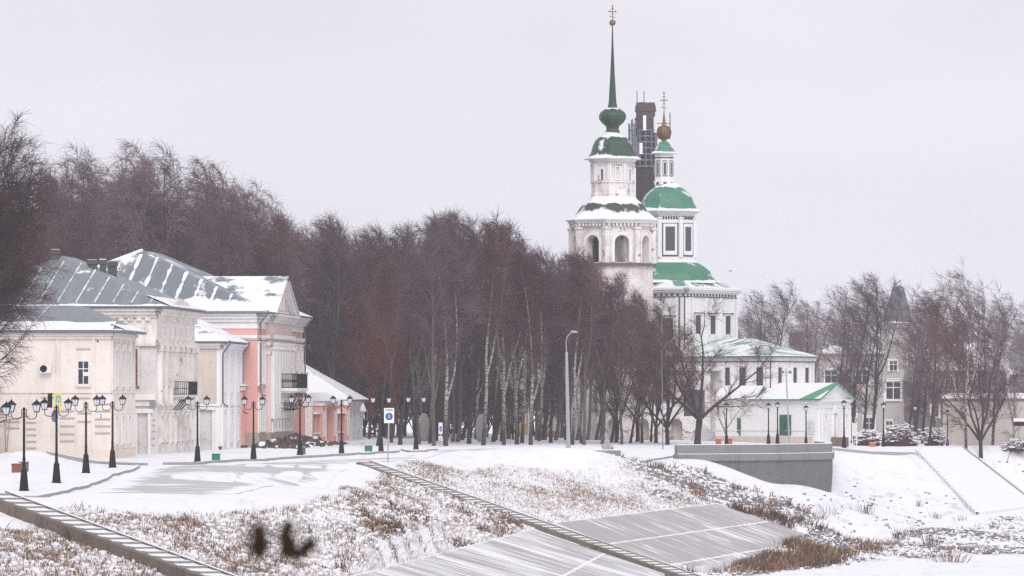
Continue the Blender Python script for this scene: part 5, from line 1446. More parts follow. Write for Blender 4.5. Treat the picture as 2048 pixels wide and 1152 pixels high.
mb = MB(); mb.lathe([(ZT(441.5), px_(84)), (ZT(440), px_(85)), (ZT(432), px_(75)), (ZT(424), px_(66)), (ZT(414), px_(60)), (ZT(407), px_(55)), (ZT(400), px_(47)), (ZT(394), px_(42))], 8); mb.build("skirt_roof", rf_moss, bt)
ap2 = px_(39.5); u0, u1 = ZT(394.5), ZT(318)
mb = MB(); mb.lathe([(u0, px_(41)), (ZT(388), px_(41)), (ZT(386), ap2), (ZT(368), ap2), (ZT(366), ap2 + .12), (ZT(364), ap2 + .12), (ZT(363), ap2), (u1, ap2)], 8); mb.build("drum", m_belfry, bt)
for k in range(8):
    fr = oct_frame(ap2, k); c = fr.L / 2
    mb = MB(); mb.fbox(fr, .0, .18, .003, .10, ZT(363), ZT(330)); mb.fbox(fr, fr.L - .18, fr.L, .003, .10, ZT(363), ZT(330)); mb.build("corner_pilaster", m_white, bt)
    if k % 2 == 1:
        mb = MB(); n = 8; ww = px_(5); arc = [(c - ww / 2 * math.cos(math.pi * j / n), ZT(342) + ww / 2 * math.sin(math.pi * j / n)) for j in range(n + 1)]
        mb.face([fr(s, .02, z) for s, z in [(c - ww / 2, ZT(361))] + arc + [(c + ww / 2, ZT(361))]][::-1]); w_ = mb.build("arched_window", m_shutter, bt)
        mb = MB(); arch_ring(mb, fr, c, ww, ZT(342), ZT(361), .16, .09, 8); mb.build("window_surround", m_white, w_)
    else:
        mb = MB(); ww = px_(11)
        for a_, b_, c_, d_ in ((c - ww / 2, c - ww / 2 + .1, ZT(360), ZT(336)), (c + ww / 2 - .1, c + ww / 2, ZT(360), ZT(336)), (c - ww / 2, c + ww / 2, ZT(336), ZT(334)), (c - ww / 2, c + ww / 2, ZT(362), ZT(360))): mb.fbox(fr, a_, b_, .003, .1, c_, d_)
        mb.build("blind_window", m_white, bt)
corbels(bt, ap2, 8, ZT(330), ZT(327), m_white, 7, .12)
mb = MB(); mb.lathe([(ZT(326), ap2), (ZT(324), ap2 + .2), (ZT(320), ap2 + .25), (ZT(318.5), ap2 + .5)], 8); mb.build("cornice", m_white, bt)
mb = MB(); mb.lathe([(ZT(319.5), px_(53)), (ZT(318), px_(54)), (ZT(312), px_(44)), (ZT(305), px_(40)), (ZT(292), px_(37)), (ZT(282), px_(33)), (ZT(275), px_(26)), (ZT(271), px_(19)), (ZT(268), px_(14))], 8); mb.build("cupola_roof", rf_dark, bt)
mb = MB(); mb.lathe([(ZT(269), px_(15)), (ZT(265), px_(14)), (ZT(258), px_(11.5)), (ZT(252), px_(13)), (ZT(246), px_(20)), (ZT(238), px_(25)), (ZT(231), px_(25.5)), (ZT(224), px_(22)), (ZT(218), px_(14)), (ZT(216), px_(11.5))], 8); mb.build("bulb", rf_bulb, bt)
mb = MB(); mb.lathe([(ZT(217), px_(11.5)), (ZT(214), px_(9)), (ZT(205), px_(7.3)), (ZT(150), px_(4.3)), (ZT(90), px_(1.9)), (ZT(50), px_(.9))], 8); mb.build("spire", plain("dark_green_spire_sheet", (.024, .058, .036), .5, .2, 3), bt)
mb = MB(); mb.blob((0, 0, ZT(45.5)), px_(6.6), 1, 8, 0, (1, 1, .95)); mb.build("ball", m_gold, bt, True)
cross(bt, ZT(41), px_(29), px_(13.5), plain("reddish_gilt_cross", (.28, .12, .10), .5, .15))

# ---------------------------------------------------------------- the church
DCH = 500.0; kc = DCH / F; ZC = lambda py: Zp(py, DCH); pc = lambda v: v * kc
p = W(1335, DCH)
ch = thing("church", "white church with bright green domes, a two tier octagon and a gilded cupola", "church", (p.x, p.y, 0), math.radians(4))
# cube, turned against the octagon
R = Matrix.Rotation(math.radians(-36), 2)
hs_ = pc(101.5); cz = 0
mb = MB(); sq = [R @ Vector(q) for q in ((-hs_, -hs_), (hs_, -hs_), (hs_, hs_), (-hs_, hs_))]
mb.prism(sq, -.8, ZC(579)); mb.build("cube_wall", m_church, ch)
FA, FB = Frame(sq[0], sq[1]), Frame(sq[1], sq[2])
mb = MB()
for fr in (FA, FB, Frame(sq[3], sq[0])):
    for z0, z1, o in ((ZC(582), ZC(579.5), .55), (ZC(586), ZC(582), .38), (ZC(589), ZC(586), .2)): mb.fbox(fr, -o, fr.L + o, .003, o, z0, z1)
mb.build("cornice", m_church, ch)
mb = MB()
for fr in (FA, FB): mb.fbox(fr, 0, fr.L, .003, .10, ZC(596.5), ZC(595)); 
mb.build("dark_band", m_darktrim, ch)
mb = MB()
for fr in (FA, FB):
    n = int(fr.L / .62)
    for j in range(n):
        s = (j + .5) * fr.L / n; mb.fbox(fr, s - .13, s + .13, .004, .03, ZC(594), ZC(589.5)); mb.fbox(fr, s - .07, s + .07, .004, .03, ZC(589.5), ZC(588))
mb.build("kokoshnik_frieze", m_darktrim, ch)
for fr, ss in ((FA, (.35, 1.0, fr.L - 1.0 if False else FA.L - .95, FA.L - .35, FA.L * .36)), (FB, (.35, .95, FB.L * .36, FB.L * .66, FB.L - .95, FB.L - .35))):
    for s in ss:
        mb = MB(); mb.fbox(fr, s - .13, s + .13, .004, .24, ZC(745), ZC(597)); o = mb.build("half_column", m_church, ch)
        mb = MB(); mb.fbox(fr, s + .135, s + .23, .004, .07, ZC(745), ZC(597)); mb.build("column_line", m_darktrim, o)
for fr, ss, ww, y0, y1 in ((FA, (FA.L * .18, FA.L * .5, FA.L * .80), 1.25, 683, 638), (FB, (FB.L * .22, FB.L * .51, FB.L * .81), 1.1, 668, 632)):
    for s in ss:
        wn = window(ch, fr, s, ZC(y0), ww, ZC(y1) - ZC(y0), m_darktrim, m_shutter, mull=(1, 4), casing=m_church, t=.06, trim=.16)
        mb = MB(); mb.fbox(fr, s - ww / 2 - .45, s + ww / 2 + .45, .003, .26, ZC(y1 - 5.5), ZC(y1 - 4)); mb.build("hood", m_darktrim, wn)
# flared square eaves roof, then the vaulted octagon roof
mb = MB()
prof = [(ZC(579.5), pc(108)), (ZC(577.8), pc(109)), (ZC(573), pc(95)), (ZC(568), pc(84)), (ZC(563), pc(76))]
mb.lathe(prof, 4, math.radians(-36)); mb.build("eaves_roof", rf_light, ch)
mb = MB(); mb.lathe([(ZC(567), pc(92)), (ZC(560), pc(91)), (ZC(551), pc(87)), (ZC(542), pc(80)), (ZC(534), pc(71)), (ZC(529), pc(63)), (ZC(526), pc(57))], 8); mb.build("vault_roof", rf_green, ch)
ao = pc(51.5)
mb = MB(); mb.lathe([(ZC(527), pc(56)), (ZC(524), pc(56)), (ZC(522), pc(54)), (ZC(516), pc(54)), (ZC(515), ao), (ZC(428), ao)], 8); mb.build("octagon_wall", m_church, ch)
mb = MB()
for k in range(8):
    an = 2 * math.pi * (k + .5) / 8; r = ao / math.cos(math.pi / 8)
    mb.lathe([(ZC(516), .24), (ZC(440), .24), (ZC(438), .32), (ZC(436), .32)], 8, c=(r * math.sin(an), -r * math.cos(an)))
mb.build("corner_columns", m_church, ch)
for k in range(8):
    fr = oct_frame(ao, k); c = fr.L / 2
    wn = window(ch, fr, c, ZC(504), pc(21), ZC(454) - ZC(504), m_church, m_shutter, o=.06, mull=(0, 0), t=.05)
    mb = MB(); w0 = pc(27) / 2
    mb.fbox(fr, c - w0, c - pc(21) / 2, .01, .13, ZC(511), ZC(449)); mb.fbox(fr, c + pc(21) / 2, c + w0, .01, .13, ZC(511), ZC(449)); mb.fbox(fr, c - pc(21) / 2, c + pc(21) / 2, .01, .13, ZC(454), ZC(449)); mb.fbox(fr, c - pc(21) / 2, c + pc(21) / 2, .01, .13, ZC(511), ZC(504)); mb.build("casing", m_church, wn)
    mb = MB(); w1 = pc(34) / 2
    for q in ((c - w1, c - w0 - .05, ZC(513.5), ZC(447.5)), (c + w0 + .05, c + w1, ZC(513.5), ZC(447.5)), (c - w0 - .05, c + w0 + .05, ZC(449), ZC(447.5)), (c - w0 - .05, c + w0 + .05, ZC(514), ZC(511.5))): mb.fbox(fr, q[0], q[1], .004, .06, q[2], q[3])
    mb.build("dark_frame", m_darktrim, wn)
mb = MB()
for k in range(8):
    fr = oct_frame(ao, k); n = 8
    for j in range(n):
        s = (j + .5) * fr.L / n; mb.fbox(fr, s - .09, s + .09, .004, .05, ZC(440), ZC(435)); mb.fbox(fr, s - .05, s + .05, .004, .05, ZC(435), ZC(433))
mb.build("kokoshnik_frieze", m_darktrim, ch)
mb = MB(); mb.lathe([(ZC(431), ao + .02), (ZC(430), ao + .18), (ZC(427), ao + .3), (ZC(425), ao + .55), (ZC(423), ao + .6)], 8); mb.build("cornice", m_church, ch)
mb = MB(); mb.lathe([(ZC(424.5), pc(63)), (ZC(423), pc(64)), (ZC(416), pc(56)), (ZC(408), pc(51)), (ZC(398), pc(48)), (ZC(388), pc(42)), (ZC(380), pc(33)), (ZC(373), pc(24)), (ZC(367), pc(19))], 8, c=(0, 0)); mb.build("dome_roof", rf_greenb, ch)
al = pc(18); 
lx = (pc(-7), 0)
mb = MB(); mb.lathe([(ZC(370), al + .1), (ZC(362), al + .1), (ZC(361), al), (ZC(306), al), (ZC(305), al + .15), (ZC(303), al + .2)], 8, c=lx); mb.build("lantern_drum", m_church, ch)
for k in range(8):
    f0 = oct_frame(al, k); fr = Frame(f0.p + Vector(lx), f0.p + f0.s * f0.L + Vector(lx)); c = fr.L / 2
    wn = window(ch, fr, c, ZC(350), pc(5.5), ZC(325) - ZC(350), m_church, m_shutter, o=.03, mull=(0, 0), t=.02)
    mb = MB(); a_, b_ = pc(8.6) / 2, pc(9.8) / 2
    for q in ((c - b_, c - a_, ZC(353), ZC(321.5)), (c + a_, c + b_, ZC(353), ZC(321.5)), (c - a_, c + a_, ZC(322.7), ZC(321.5)), (c - a_, c + a_, ZC(353), ZC(351.8))): mb.fbox(fr, q[0], q[1], .004, .05, q[2], q[3])
    mb.build("dark_frame", m_darktrim, wn)
mb = MB()
for k in range(8):
    f0 = oct_frame(al, k); fr = Frame(f0.p + Vector(lx), f0.p + f0.s * f0.L + Vector(lx)); mb.fbox(fr, 0, fr.L, .003, .06, ZC(317), ZC(315)); c = fr.L / 2; mb.fbox(fr, c - .16, c + .16, .103, .12, ZC(369.5), ZC(365))
mb.build("dark_band", m_darktrim, ch)
mb = MB(); mb.lathe([(ZC(308), pc(25)), (ZC(306.5), pc(26)), (ZC(302), pc(20)), (ZC(296), pc(16.5)), (ZC(290), pc(13)), (ZC(284), pc(7.5))], 8, c=lx); mb.build("lantern_roof", roof("green_lantern_roof", (.05, .22, .14), .42, .5, .8), ch)
mb = MB(); mb.lathe([(ZC(285), pc(5.5)), (ZC(280), pc(5)), (ZC(278), pc(7)), (ZC(273), pc(12)), (ZC(267), pc(13.8)), (ZC(261), pc(13.3)), (ZC(255), pc(11)), (ZC(252), pc(5)), (ZC(246), pc(3.6)), (ZC(226), pc(1.2)), (ZC(222), pc(.8))], 14, c=lx); mb.build("gilded_cupola", m_gold, ch, False)
mb = MB()
for k in range(14):
    an = 2 * math.pi * k / 14; sx, cy_ = math.sin(an), -math.cos(an)
    mb.tube([(lx[0] + sx * pc(r), cy_ * pc(r), ZC(y)) for y, r in ((278, 7.3), (273, 12.3), (267, 14.1), (261, 13.6), (255, 11.3), (252, 5.2))], .05, 4)
mb.build("cupola_ribs", m_gold, ch)
c_ = cross(ch, ZC(226), pc(41), pc(11), m_gold, .04); c_.location = (lx[0], 0, 0)

# lower eastern block with the hipped green roof
lb = thing("church_annex", "low white church wing with dark tall windows and a hipped pale green roof", "church wing", (W(1440, 490).x, 490, 0))
ox, oy = W(1440, 490).x, 490.0
PL = lambda px, d: (W(px, d).x - ox, d - oy)
fp = [PL(1300, 490), PL(1545, 482), PL(1629, 489), PL(1618, 514), PL(1300, 516)]
Zl = lambda py: Zp(py, 486)
mb = MB(); mb.prism(fp, -1.2, Zl(713)); mb.build("wall", m_church, lb)
fa, fb_ = Frame(fp[0], fp[1]), Frame(fp[1], fp[2])
mb = MB()
for fr in (fa, fb_):
    for z0, z1, o in ((Zl(715), Zl(713), .42), (Zl(718), Zl(715), .25), (Zl(722), Zl(718), .12)): mb.fbox(fr, -.1, fr.L + .1, .003, o, z0, z1)
mb.build("cornice", m_church, lb)
mb = MB()
for fr in (fa, fb_): mb.fbox(fr, 0, fr.L, .003, .05, Zl(724.5), Zl(723)); mb.fbox(fr, 0, fr.L, .003, .05, Zl(777.5), Zl(776))
mb.build("dark_band", m_darktrim, lb)
cen = Vector((sum(q[0] for q in fp) / 5, sum(q[1] for q in fp) / 5))
ev = [Vector(q) + (Vector(q) - cen).normalized() * .75 for q in fp]
up = [Vector(PL(1372, 501)), Vector(PL(1492, 498)), Vector(PL(1508, 503)), Vector(PL(1500, 508)), Vector(PL(1372, 508))]
mb = MB(); zu = Zl(674)
for k in range(5):
    a_, b_, c_, d_ = ev[k], ev[(k + 1) % 5], up[(k + 1) % 5], up[k]
    uvface(mb, [(a_.x, a_.y, Zl(713) + .02), (b_.x, b_.y, Zl(713) + .02), (c_.x, c_.y, zu), (d_.x, d_.y, zu)], k * 13)
    mb.face([(a_.x, a_.y, Zl(713) - .1), (b_.x, b_.y, Zl(713) - .1), (b_.x, b_.y, Zl(713) + .02), (a_.x, a_.y, Zl(713) + .02)], [(0, 9)] * 4, 1)
mb.face([(q.x, q.y, zu) for q in up], [(q.x, q.y) for q in up]); mb.face([(q.x, q.y, Zl(713) - .1) for q in ev][::-1], None, 1)
mb.build("roof", [rf_light, m_green], lb)
sof = lambda px, fr, a, b: fr.L * (px - a) / (b - a)
for px, ww in ((1330, 15), (1455, 15), (1487, 17), (1521, 15)):
    s = sof(px, fa, 1300, 1545); wn = window(lb, fa, s, Zl(771), .8, Zl(735) - Zl(771), m_darktrim, m_shutter, mull=(1, 3), casing=m_church, t=.06, trim=.16)
for px in (1558, 1588, 1612):
    s = sof(px, fb_, 1545, 1629); wn = window(lb, fb_, s, Zl(767), .8, Zl(735) - Zl(767), m_darktrim, m_shutter, mull=(1, 3), casing=m_church, t=.06, trim=.18)
for fr, ss in ((fa, (.4, 4.0, 8.6, fa.L - .4)), (fb_, (.4, fb_.L * .42, fb_.L - 1.1, fb_.L - .5))):
    for s in ss:
        mb = MB(); mb.fbox(fr, s - .14, s + .14, .004, .2, Zl(860), Zl(725)); o = mb.build("half_column", m_church, lb)
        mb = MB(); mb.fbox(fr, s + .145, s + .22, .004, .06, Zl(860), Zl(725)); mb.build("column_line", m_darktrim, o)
# arcaded gallery behind the trees
ga = thing("gallery", "long stripped brick gallery with big round arches behind the park trees", "gallery", (W(1195, 470).x, 470, 0))
x0 = W(1195, 470).x; fr = Frame((0, 0), (W(1432, 466).x - x0, -4)); kg = .047
mb = MB(); zt = Zp(742, 470)
centres = (1212, 1229, 1290, 1360)
cuts = [1195, 1258, 1325, 1432]
for (a_, b_), c_ in zip(zip(cuts, cuts[1:]), (1228, 1290, 1360)):
    f2 = Frame(Vector((fr(( a_ - 1195) * kg, 0, 0)[0], fr((a_ - 1195) * kg, 0, 0)[1])), Vector((fr((b_ - 1195) * kg, 0, 0)[0], fr((b_ - 1195) * kg, 0, 0)[1])))
    arch_face(mb, f2, f2.L, -.8, zt, (c_ - a_) * kg, 27 * kg, Zp(850, 470), -.7, 1.2)
mb.build("arcade_wall", m_brickpink, ga)
mb = MB(); mb.fbox(fr, 0, fr.L, -1.6, -1.2, -.8, zt); mb.build("rear_wall", m_grey_pl, ga)
mb = MB(); mb.fbox(fr, -.2, fr.L + .2, -1.6, .3, zt, zt + .25); mb.fbox(fr, 0, fr.L, .003, .12, Zp(804, 470), Zp(800, 470)); mb.build("cornice", m_brickpink, ga)
mb = MB(); mb.fbox(fr, -.2, fr.L + .2, -1.8, .32, zt + .25, zt + .4); mb.build("snow_layer", m_snow, ga)
m_barebrick = plaster("worn_bare_brick", (.36, .22, .18), (.55, .44, .40), .9, .7)
mb = MB(); rn = random.Random(4)
for k in range(70): mb.fbox(fr, *(lambda s: (s, s + rn.uniform(.1, .5)))(rn.uniform(0, fr.L - .9)), .003, .03, *(lambda z: (z, z + rn.uniform(.06, .3)))(rn.uniform(-.4, .8)))
mb.build("bare_brickwork", m_barebrick, ga)

# ---------------------------------------------------------------- chapel with the white gable
DP = 440.0; a = W(1634, DP); b = W(1431, 447); g2 = W(1701, 452)
cp = thing("chapel", "low white chapel with a white gable front and green edged snowy roof", "chapel", (a.x, a.y, 0))
P2 = lambda v: Vector((v.x - a.x, v.y - a.y))
Bq, Gq = P2(b), P2(g2); gdir = Gq.normalized(); back = Bq + gdir * Gq.length
Fs = Frame(Bq, (0, 0)); Fg = Frame((0, 0), Gq); Zq = lambda py: Zp(py, DP); E = Zq(799); sp_ = lambda px: Fs.L * (px - 1431) / (1634 - 1431); sg = lambda px: Fg.L * (px - 1634) / (1701 - 1634)
mb = MB(); mb.prism([Bq, Vector((0, 0)), Gq, back], -.8, E); mb.build("wall", m_church, cp)
apx = Gq * .5; ZG = Zq(768)
sd = (Bq).normalized()
mb = MB(); t_ = .02; nf = Vector((gdir.y, -gdir.x)); q0, q1, q2 = Vector((0, 0)), Gq, apx
mb.face([(q0.x, q0.y, E), (q1.x, q1.y, E), (q2.x, q2.y, ZG)]); mb.face([(q0.x + sd.x, q0.y + sd.y, E), (q2.x + sd.x, q2.y + sd.y, ZG), (q1.x + sd.x, q1.y + sd.y, E)]); mb.build("gable", m_church, cp)
oh = .45; hipL = 5.9
e0 = -gdir * oh - sd * oh; e1 = Gq + gdir * oh - sd * oh; r0 = apx - sd * oh; r1 = apx + sd * hipL
l0 = Bq - gdir * oh; l1 = Bq + gdir * (Gq.length + oh); m0 = sd * (hipL + 1.4) - gdir * oh
sl_ = (ZG - E) / (Gq.length / 2); ze = E - oh * sl_ + .1; ZR = ZG + .12
T = lambda v, z: (v.x, v.y, z)
mb = MB()
uvface(mb, [T(m0, ze), T(e0, ze), T(r0, ZR), T(r1, ZR)], 2)
uvface(mb, [T(e1, ze), T(l1, ze), T(r1, ZR), T(r0, ZR)], 30)
uvface(mb, [T(l1, ze), T(m0, ze), T(r1, ZR)], 50)
mb.build("roof", rf_white if False else roof("chapel_roof_snow", (.05, .24, .11), .70, .6, .3), cp)
# bare green verge along the gable edge
mb = MB(); n3 = Vector((0, 0, .03)); 
A0, A1 = Vector(T(e0, ze)), Vector(T(r0, ZR)); B0, B1 = Vector(T(e0 + sd * 2.3, ze)), Vector(T(r0 + sd * .35, ZR))
mb.face([A0 + n3 * 1.2, A1 + n3 * 1.2, B1 + n3 * 1.2, B0 + n3 * 1.2][::-1]); mb.face([A0 + n3, A0 - n3 * 4, A1 - n3 * 4, A1 + n3])
mb.face([Vector(T(e1, ze)) + n3, Vector(T(e1, ze)) - n3 * 4, A1 - n3 * 4, A1 + n3]); mb.face([Vector(T(m0, ze)) + n3, Vector(T(m0, ze)) - n3 * 3, A0 - n3 * 3, A0 + n3])
mb.build("verge", plain("fresh_green_metal", (.04, .26, .11), .5, .15), cp)
mb = MB(); C0, C1 = A0.lerp(A1, .02) + Vector((0, 0, .045)), A0.lerp(A1, .5) + Vector((0, 0, .045)); D0, D1 = A0.lerp(B0, .3).lerp(A1.lerp(B1, .3), .02) + Vector((0, 0, .045)), A0.lerp(B0, .12).lerp(A1.lerp(B1, .12), .5) + Vector((0, 0, .045)); mb.face([C0, D0, D1, C1]); mb.build("snow_patch", m_snow, cp)
mb = MB(); zl = Zq(771); lq = Bq - sd * 0 ; w2 = sd * hipL * 1.12
uvface(mb, [T(l0 + sd * .3, ze), T(w2 - gdir * oh, ze), T(w2 + gdir * 2.6, zl), T(Bq + gdir * 2.6, zl)], 3); uvface(mb, [T(l1, ze), T(l0 + sd * .3, ze), T(Bq + gdir * 2.6, zl)], 20); uvface(mb, [T(w2 + gdir * 5.2, ze), T(l1, ze), T(Bq + gdir * 2.6, zl), T(w2 + gdir * 2.6, zl)], 40)
mb.build("rear_roof", rf_gsnow, cp)
mb = MB(); mb.face([T(w2 - gdir * oh, ze), T(w2 + gdir * 2.6, zl), T(w2 + gdir * 2.6, E - .3), T(w2 - gdir * oh, ze - .1)]); mb.build("valley_gable", m_green, cp)
bands(cp, [Fs], [(E - .2, E - .02, .25), (E - .36, E - .2, .12)], m_church)
bands(cp, [Fg], [(E - .16, E + .0, .22), (E - .32, E - .16, .12), (E - .75, E - .66, .08)], m_church, "gable_cornice")
mb = MB(); A0, A1, A2 = Vector(T(q0 - gdir * .3, E + .02)), Vector(T(q2, ZG + .05)), Vector(T(q1 + gdir * .3, E + .02)); nn = Vector((Fg.n.x, Fg.n.y, 0)) * .2
for u_, v_ in ((A0, A1), (A1, A2)):
    dd = Vector((0, 0, -.2)); mb.face([u_ + nn, v_ + nn, v_ + nn + dd, u_ + nn + dd]); mb.face([u_ + nn + dd, v_ + nn + dd, v_ + dd, u_ + dd])
mb.build("raking_cornice", m_church, cp)
for px in (1637, 1644, 1693, 1699):
    mb = MB(); mb.fbox(Fg, sg(px) - .16, sg(px) + .16, .003, .12, 0, E - .75); mb.build("pilaster", m_church, cp)
for px in (1649, 1690):
    window(cp, Fg, sg(px), Zq(853), .62, Zq(832) - Zq(853), m_church, m_palepane, mull=(1, 1), casing=m_church, trim=.14)
mb = MB(); c_ = sg(1667); mb.fbox(Fg, c_ - .55, c_ + .55, .01, .06, Zq(874), Zq(830)); dr = mb.build("door", plain("cream_door_paint", (.68, .64, .58), .6, .08), cp)
mb = MB(); mb.fbox(Fg, c_ - .8, c_ - .56, .003, .2, Zq(875), Zq(827)); mb.fbox(Fg, c_ + .56, c_ + .8, .003, .2, Zq(875), Zq(827)); mb.fbox(Fg, c_ - .9, c_ + .9, .003, .26, Zq(827), Zq(822)); mb.build("door_surround", m_church, dr)
mb = MB(); mb.fbox(Fg, c_ - 1.1, c_ + 1.1, .12, 1.1, -.5, Zq(876)); mb.build("doorstep", m_wood, cp)
mb = MB(); fz = Zq(822)
mb.face([Fg(c_ - .95, .2, fz), Fg(c_ + .95, .2, fz), Fg(c_, .2, fz + .55)]); mb.face([Fg(c_ - .95, .2, fz), Fg(c_, .2, fz + .55), Fg(c_, .02, fz + .55), Fg(c_ - .95, .02, fz)]); mb.face([Fg(c_ + .95, .2, fz), Fg(c_ + .95, .02, fz), Fg(c_, .02, fz + .55), Fg(c_, .2, fz + .55)]); mb.build("door_pediment", m_church, cp)
mb = MB(); mb.fbox(Fs, sp_(1560.5), sp_(1571), .005, .07, Zq(871), Zq(830)); mb.fbox(Fs, sp_(1571.6), sp_(1583), .005, .07, Zq(871), Zq(830)); gd = mb.build("green_double_door", m_green, cp)
mb = MB(); mb.fbox(Fs, sp_(1570), sp_(1571), .07, .1, Zq(855), Zq(846)); mb.build("handle", m_iron, gd)
mb = MB(); mb.fbox(Fs, sp_(1475.5), sp_(1482.5), .005, .06, Zq(866), Zq(837)); mb.fbox(Fs, sp_(1479), sp_(1482), .005, .06, Zq(872), Zq(866)); mb.build("small_green_door", m_green, cp)
window(cp, Fs, sp_(1437), Zq(826), .28, Zq(804) - Zq(826), m_darktrim, m_shutter, mull=(0, 1), casing=m_church, t=.04, trim=.1)
mb = MB(); mb.fbox(Fs, 0, Fs.L - .4, .003, .05, -.5, Zq(874)); mb.build("stained_base", plaster("ochre_stained_base", (.60, .50, .42), (.70, .66, .63), .8, .9), cp)
mb = MB(); mb.fbox(Fs, 0, Fs.L, .003, .07, Zq(862), Zq(861)); mb.build("string_course", m_church, cp)
mb = MB(); mb.fbox(Fs, sp_(1615), sp_(1629), .05, .10, Zq(868), Zq(842)); nb = mb.build("notice_board", plain("pale_notice_board", (.62, .64, .70), .5, .08), None)
nb.location = (a.x, a.y, 0); tag(nb, "pale notice board with faint print on the chapel side wall", "notice board")
mb = MB(); rn = random.Random(8)
for r_ in range(7):
    z = Zq(846 + r_ * 3); mb.fbox(Fs, sp_(1616.5), sp_(1616.5) + rn.uniform(.3, .5), .102, .107, z - .03, z + .02)
mb.build("faint_print", plain("faint_print", (.50, .52, .58), .6, .05), nb)
# outside stair of the church, left of the chapel
st = thing("church_steps", "weathered outside steps climbing to the dark doorway left of the chapel", "steps", (W(1405, 452).x, 452, 0))
mb = MB()
for k in range(8): mb.box(-.9 + k * .08, 1.9 - k * .26, k * .32, 3.0, -.6 + 0, .2 + k * .2)
mb.build("tread", m_grey_pl, st)
mb = MB()
for k in range(7): mb.box(-.85 + k * .08, 1.85 - k * .26, k * .32 + .02, k * .32 + .3, .202 + k * .2, .25 + k * .2)
mb.build("snow_layer", m_snow, st)
mb = MB(); mb.box(-1.6, .3, 2.4, 2.6, 2.2, 4.6); mb.build("doorway", m_shutter, st)

# ---------------------------------------------------------------- brick tower with aerials behind the church
DB = 600.0; kb = DB / F; ZB = lambda py: Zp(py, DB); p = W(1291, DB)
tw_ = thing("brick_tower", "dark sooty brick tower hung with phone aerials behind the church", "tower", (p.x, p.y, 0))
mb = MB(); mb.lathe([(-1, kb * 24), (ZB(400), kb * 19), (ZB(225), kb * 19), (ZB(223), kb * 20.5), (ZB(214), kb * 20.5), (ZB(210), kb * 19.5), (ZB(207), kb * 17)], 12); mb.build("shaft", m_brick, tw_)
mb = MB()
for y, e in ((223, 21), (240, 19.6), (270, 19.6), (300, 19.7), (332, 19.8)): mb.lathe([(ZB(y), kb * e), (ZB(y - 2), kb * (e + .5)), (ZB(y - 4), kb * e)], 12, cap=False)
mb.build("ring_course", m_brick, tw_)
for px, py, h, w_ in ((1289, 247, 30, 6), (1308, 250, 32, 6.5), (1283, 298, 22, 6)):
    an = math.asin(max(-.98, min(.98, (px - 1291) / 20.0))); r = kb * 20.6; c = Vector((r * math.sin(an), -r * math.cos(an))); t = Vector((math.cos(an), math.sin(an)))
    fr = Frame(c - t * kb * w_ / 2, c + t * kb * w_ / 2)
    mb = MB(); mb.fbox(fr, 0, fr.L, 0, .25, ZB(py + h / 2), ZB(py - h / 2)); mb.build("panel_aerial", m_signwhite, tw_)
mb = MB()
for px, y0, y1 in ((1258, 248, 330), (1263, 240, 325), (1270, 236, 330), (1275, 245, 305)):
    x = (px - 1291) * kb; mb.tube([(x, -.6, ZB(y1)), (x, -.6, ZB(y0))], .07, 4)
for y in (250, 262, 276, 290, 305, 320): mb.tube([((1256 - 1291) * kb, -.6, ZB(y)), ((1278 - 1291) * kb, -.4, ZB(y + 1))], .05, 4)
for y in (256, 284): mb.tube([((1258 - 1291) * kb, -.6, ZB(y)), ((1270 - 1291) * kb, -.6, ZB(y + 22))], .04, 4)
rnA = random.Random(3)
for k in range(9): x = (1257 + k * 2.6 - 1291) * kb; ya = rnA.uniform(238, 275); mb.tube([(x, -.9, ZB(ya + rnA.uniform(35, 70))), (x, -.9, ZB(ya))], .055, 4)
for k in range(6): mb.fbox(lambda s, o, z: (s, o, z), (1258 + k * 3.4 - 1291) * kb, (1260.4 + k * 3.4 - 1291) * kb, -1.15, -.95, ZB(rnA.uniform(300, 325)), ZB(rnA.uniform(262, 288)))
mb.build("aerial_frame", m_pipe, tw_)
mb = MB()
for y in range(262, 336, 12): mb.lathe([(ZB(y), kb * 22.5), (ZB(y - 1), kb * 22.8), (ZB(y - 2), kb * 22.5)], 12, cap=False)
for k in range(12): an = 6.283 * k / 12; mb.tube([(math.sin(an) * kb * 22.6, -math.cos(an) * kb * 22.6, ZB(336)), (math.sin(an) * kb * 22.6, -math.cos(an) * kb * 22.6, ZB(258))], .07, 4)
mb.build("scaffold_ring", m_pipe, tw_)
mb = MB()
for k in range(7): an = 6.283 * k / 7 + .4; mb.box(math.sin(an) * kb * 13 - .35, math.sin(an) * kb * 13 + .35, -math.cos(an) * kb * 13 - .3, -math.cos(an) * kb * 13 + .3, ZB(209), ZB(209 - rnA.uniform(1, 4)))
mb.build("broken_rim", m_brick, tw_)
mb = MB(); X = lambda px: (px - 1291) * kb
mb.tube([(X(1340), 0, ZB(277)), (X(1340), 0, ZB(225))], .07, 4); mb.tube([(X(1310), 0, ZB(277)), (X(1340), 0, ZB(277))], .06, 4); mb.tube([(X(1310), 0, ZB(247)), (X(1340), 0, ZB(247))], .05, 4); mb.tube([(X(1331), 0, ZB(277)), (X(1331), 0, ZB(247))], .04, 4)
mb.build("side_aerial", m_pipe, tw_)
for px, y in ((1274, 182), (1288, 182)):
    mb = MB(); mb.tube([(X(px), 0, ZB(262)), (X(px), 0, ZB(y))], .055, 4); mb.build("rod_aerial", m_pipe, tw_)

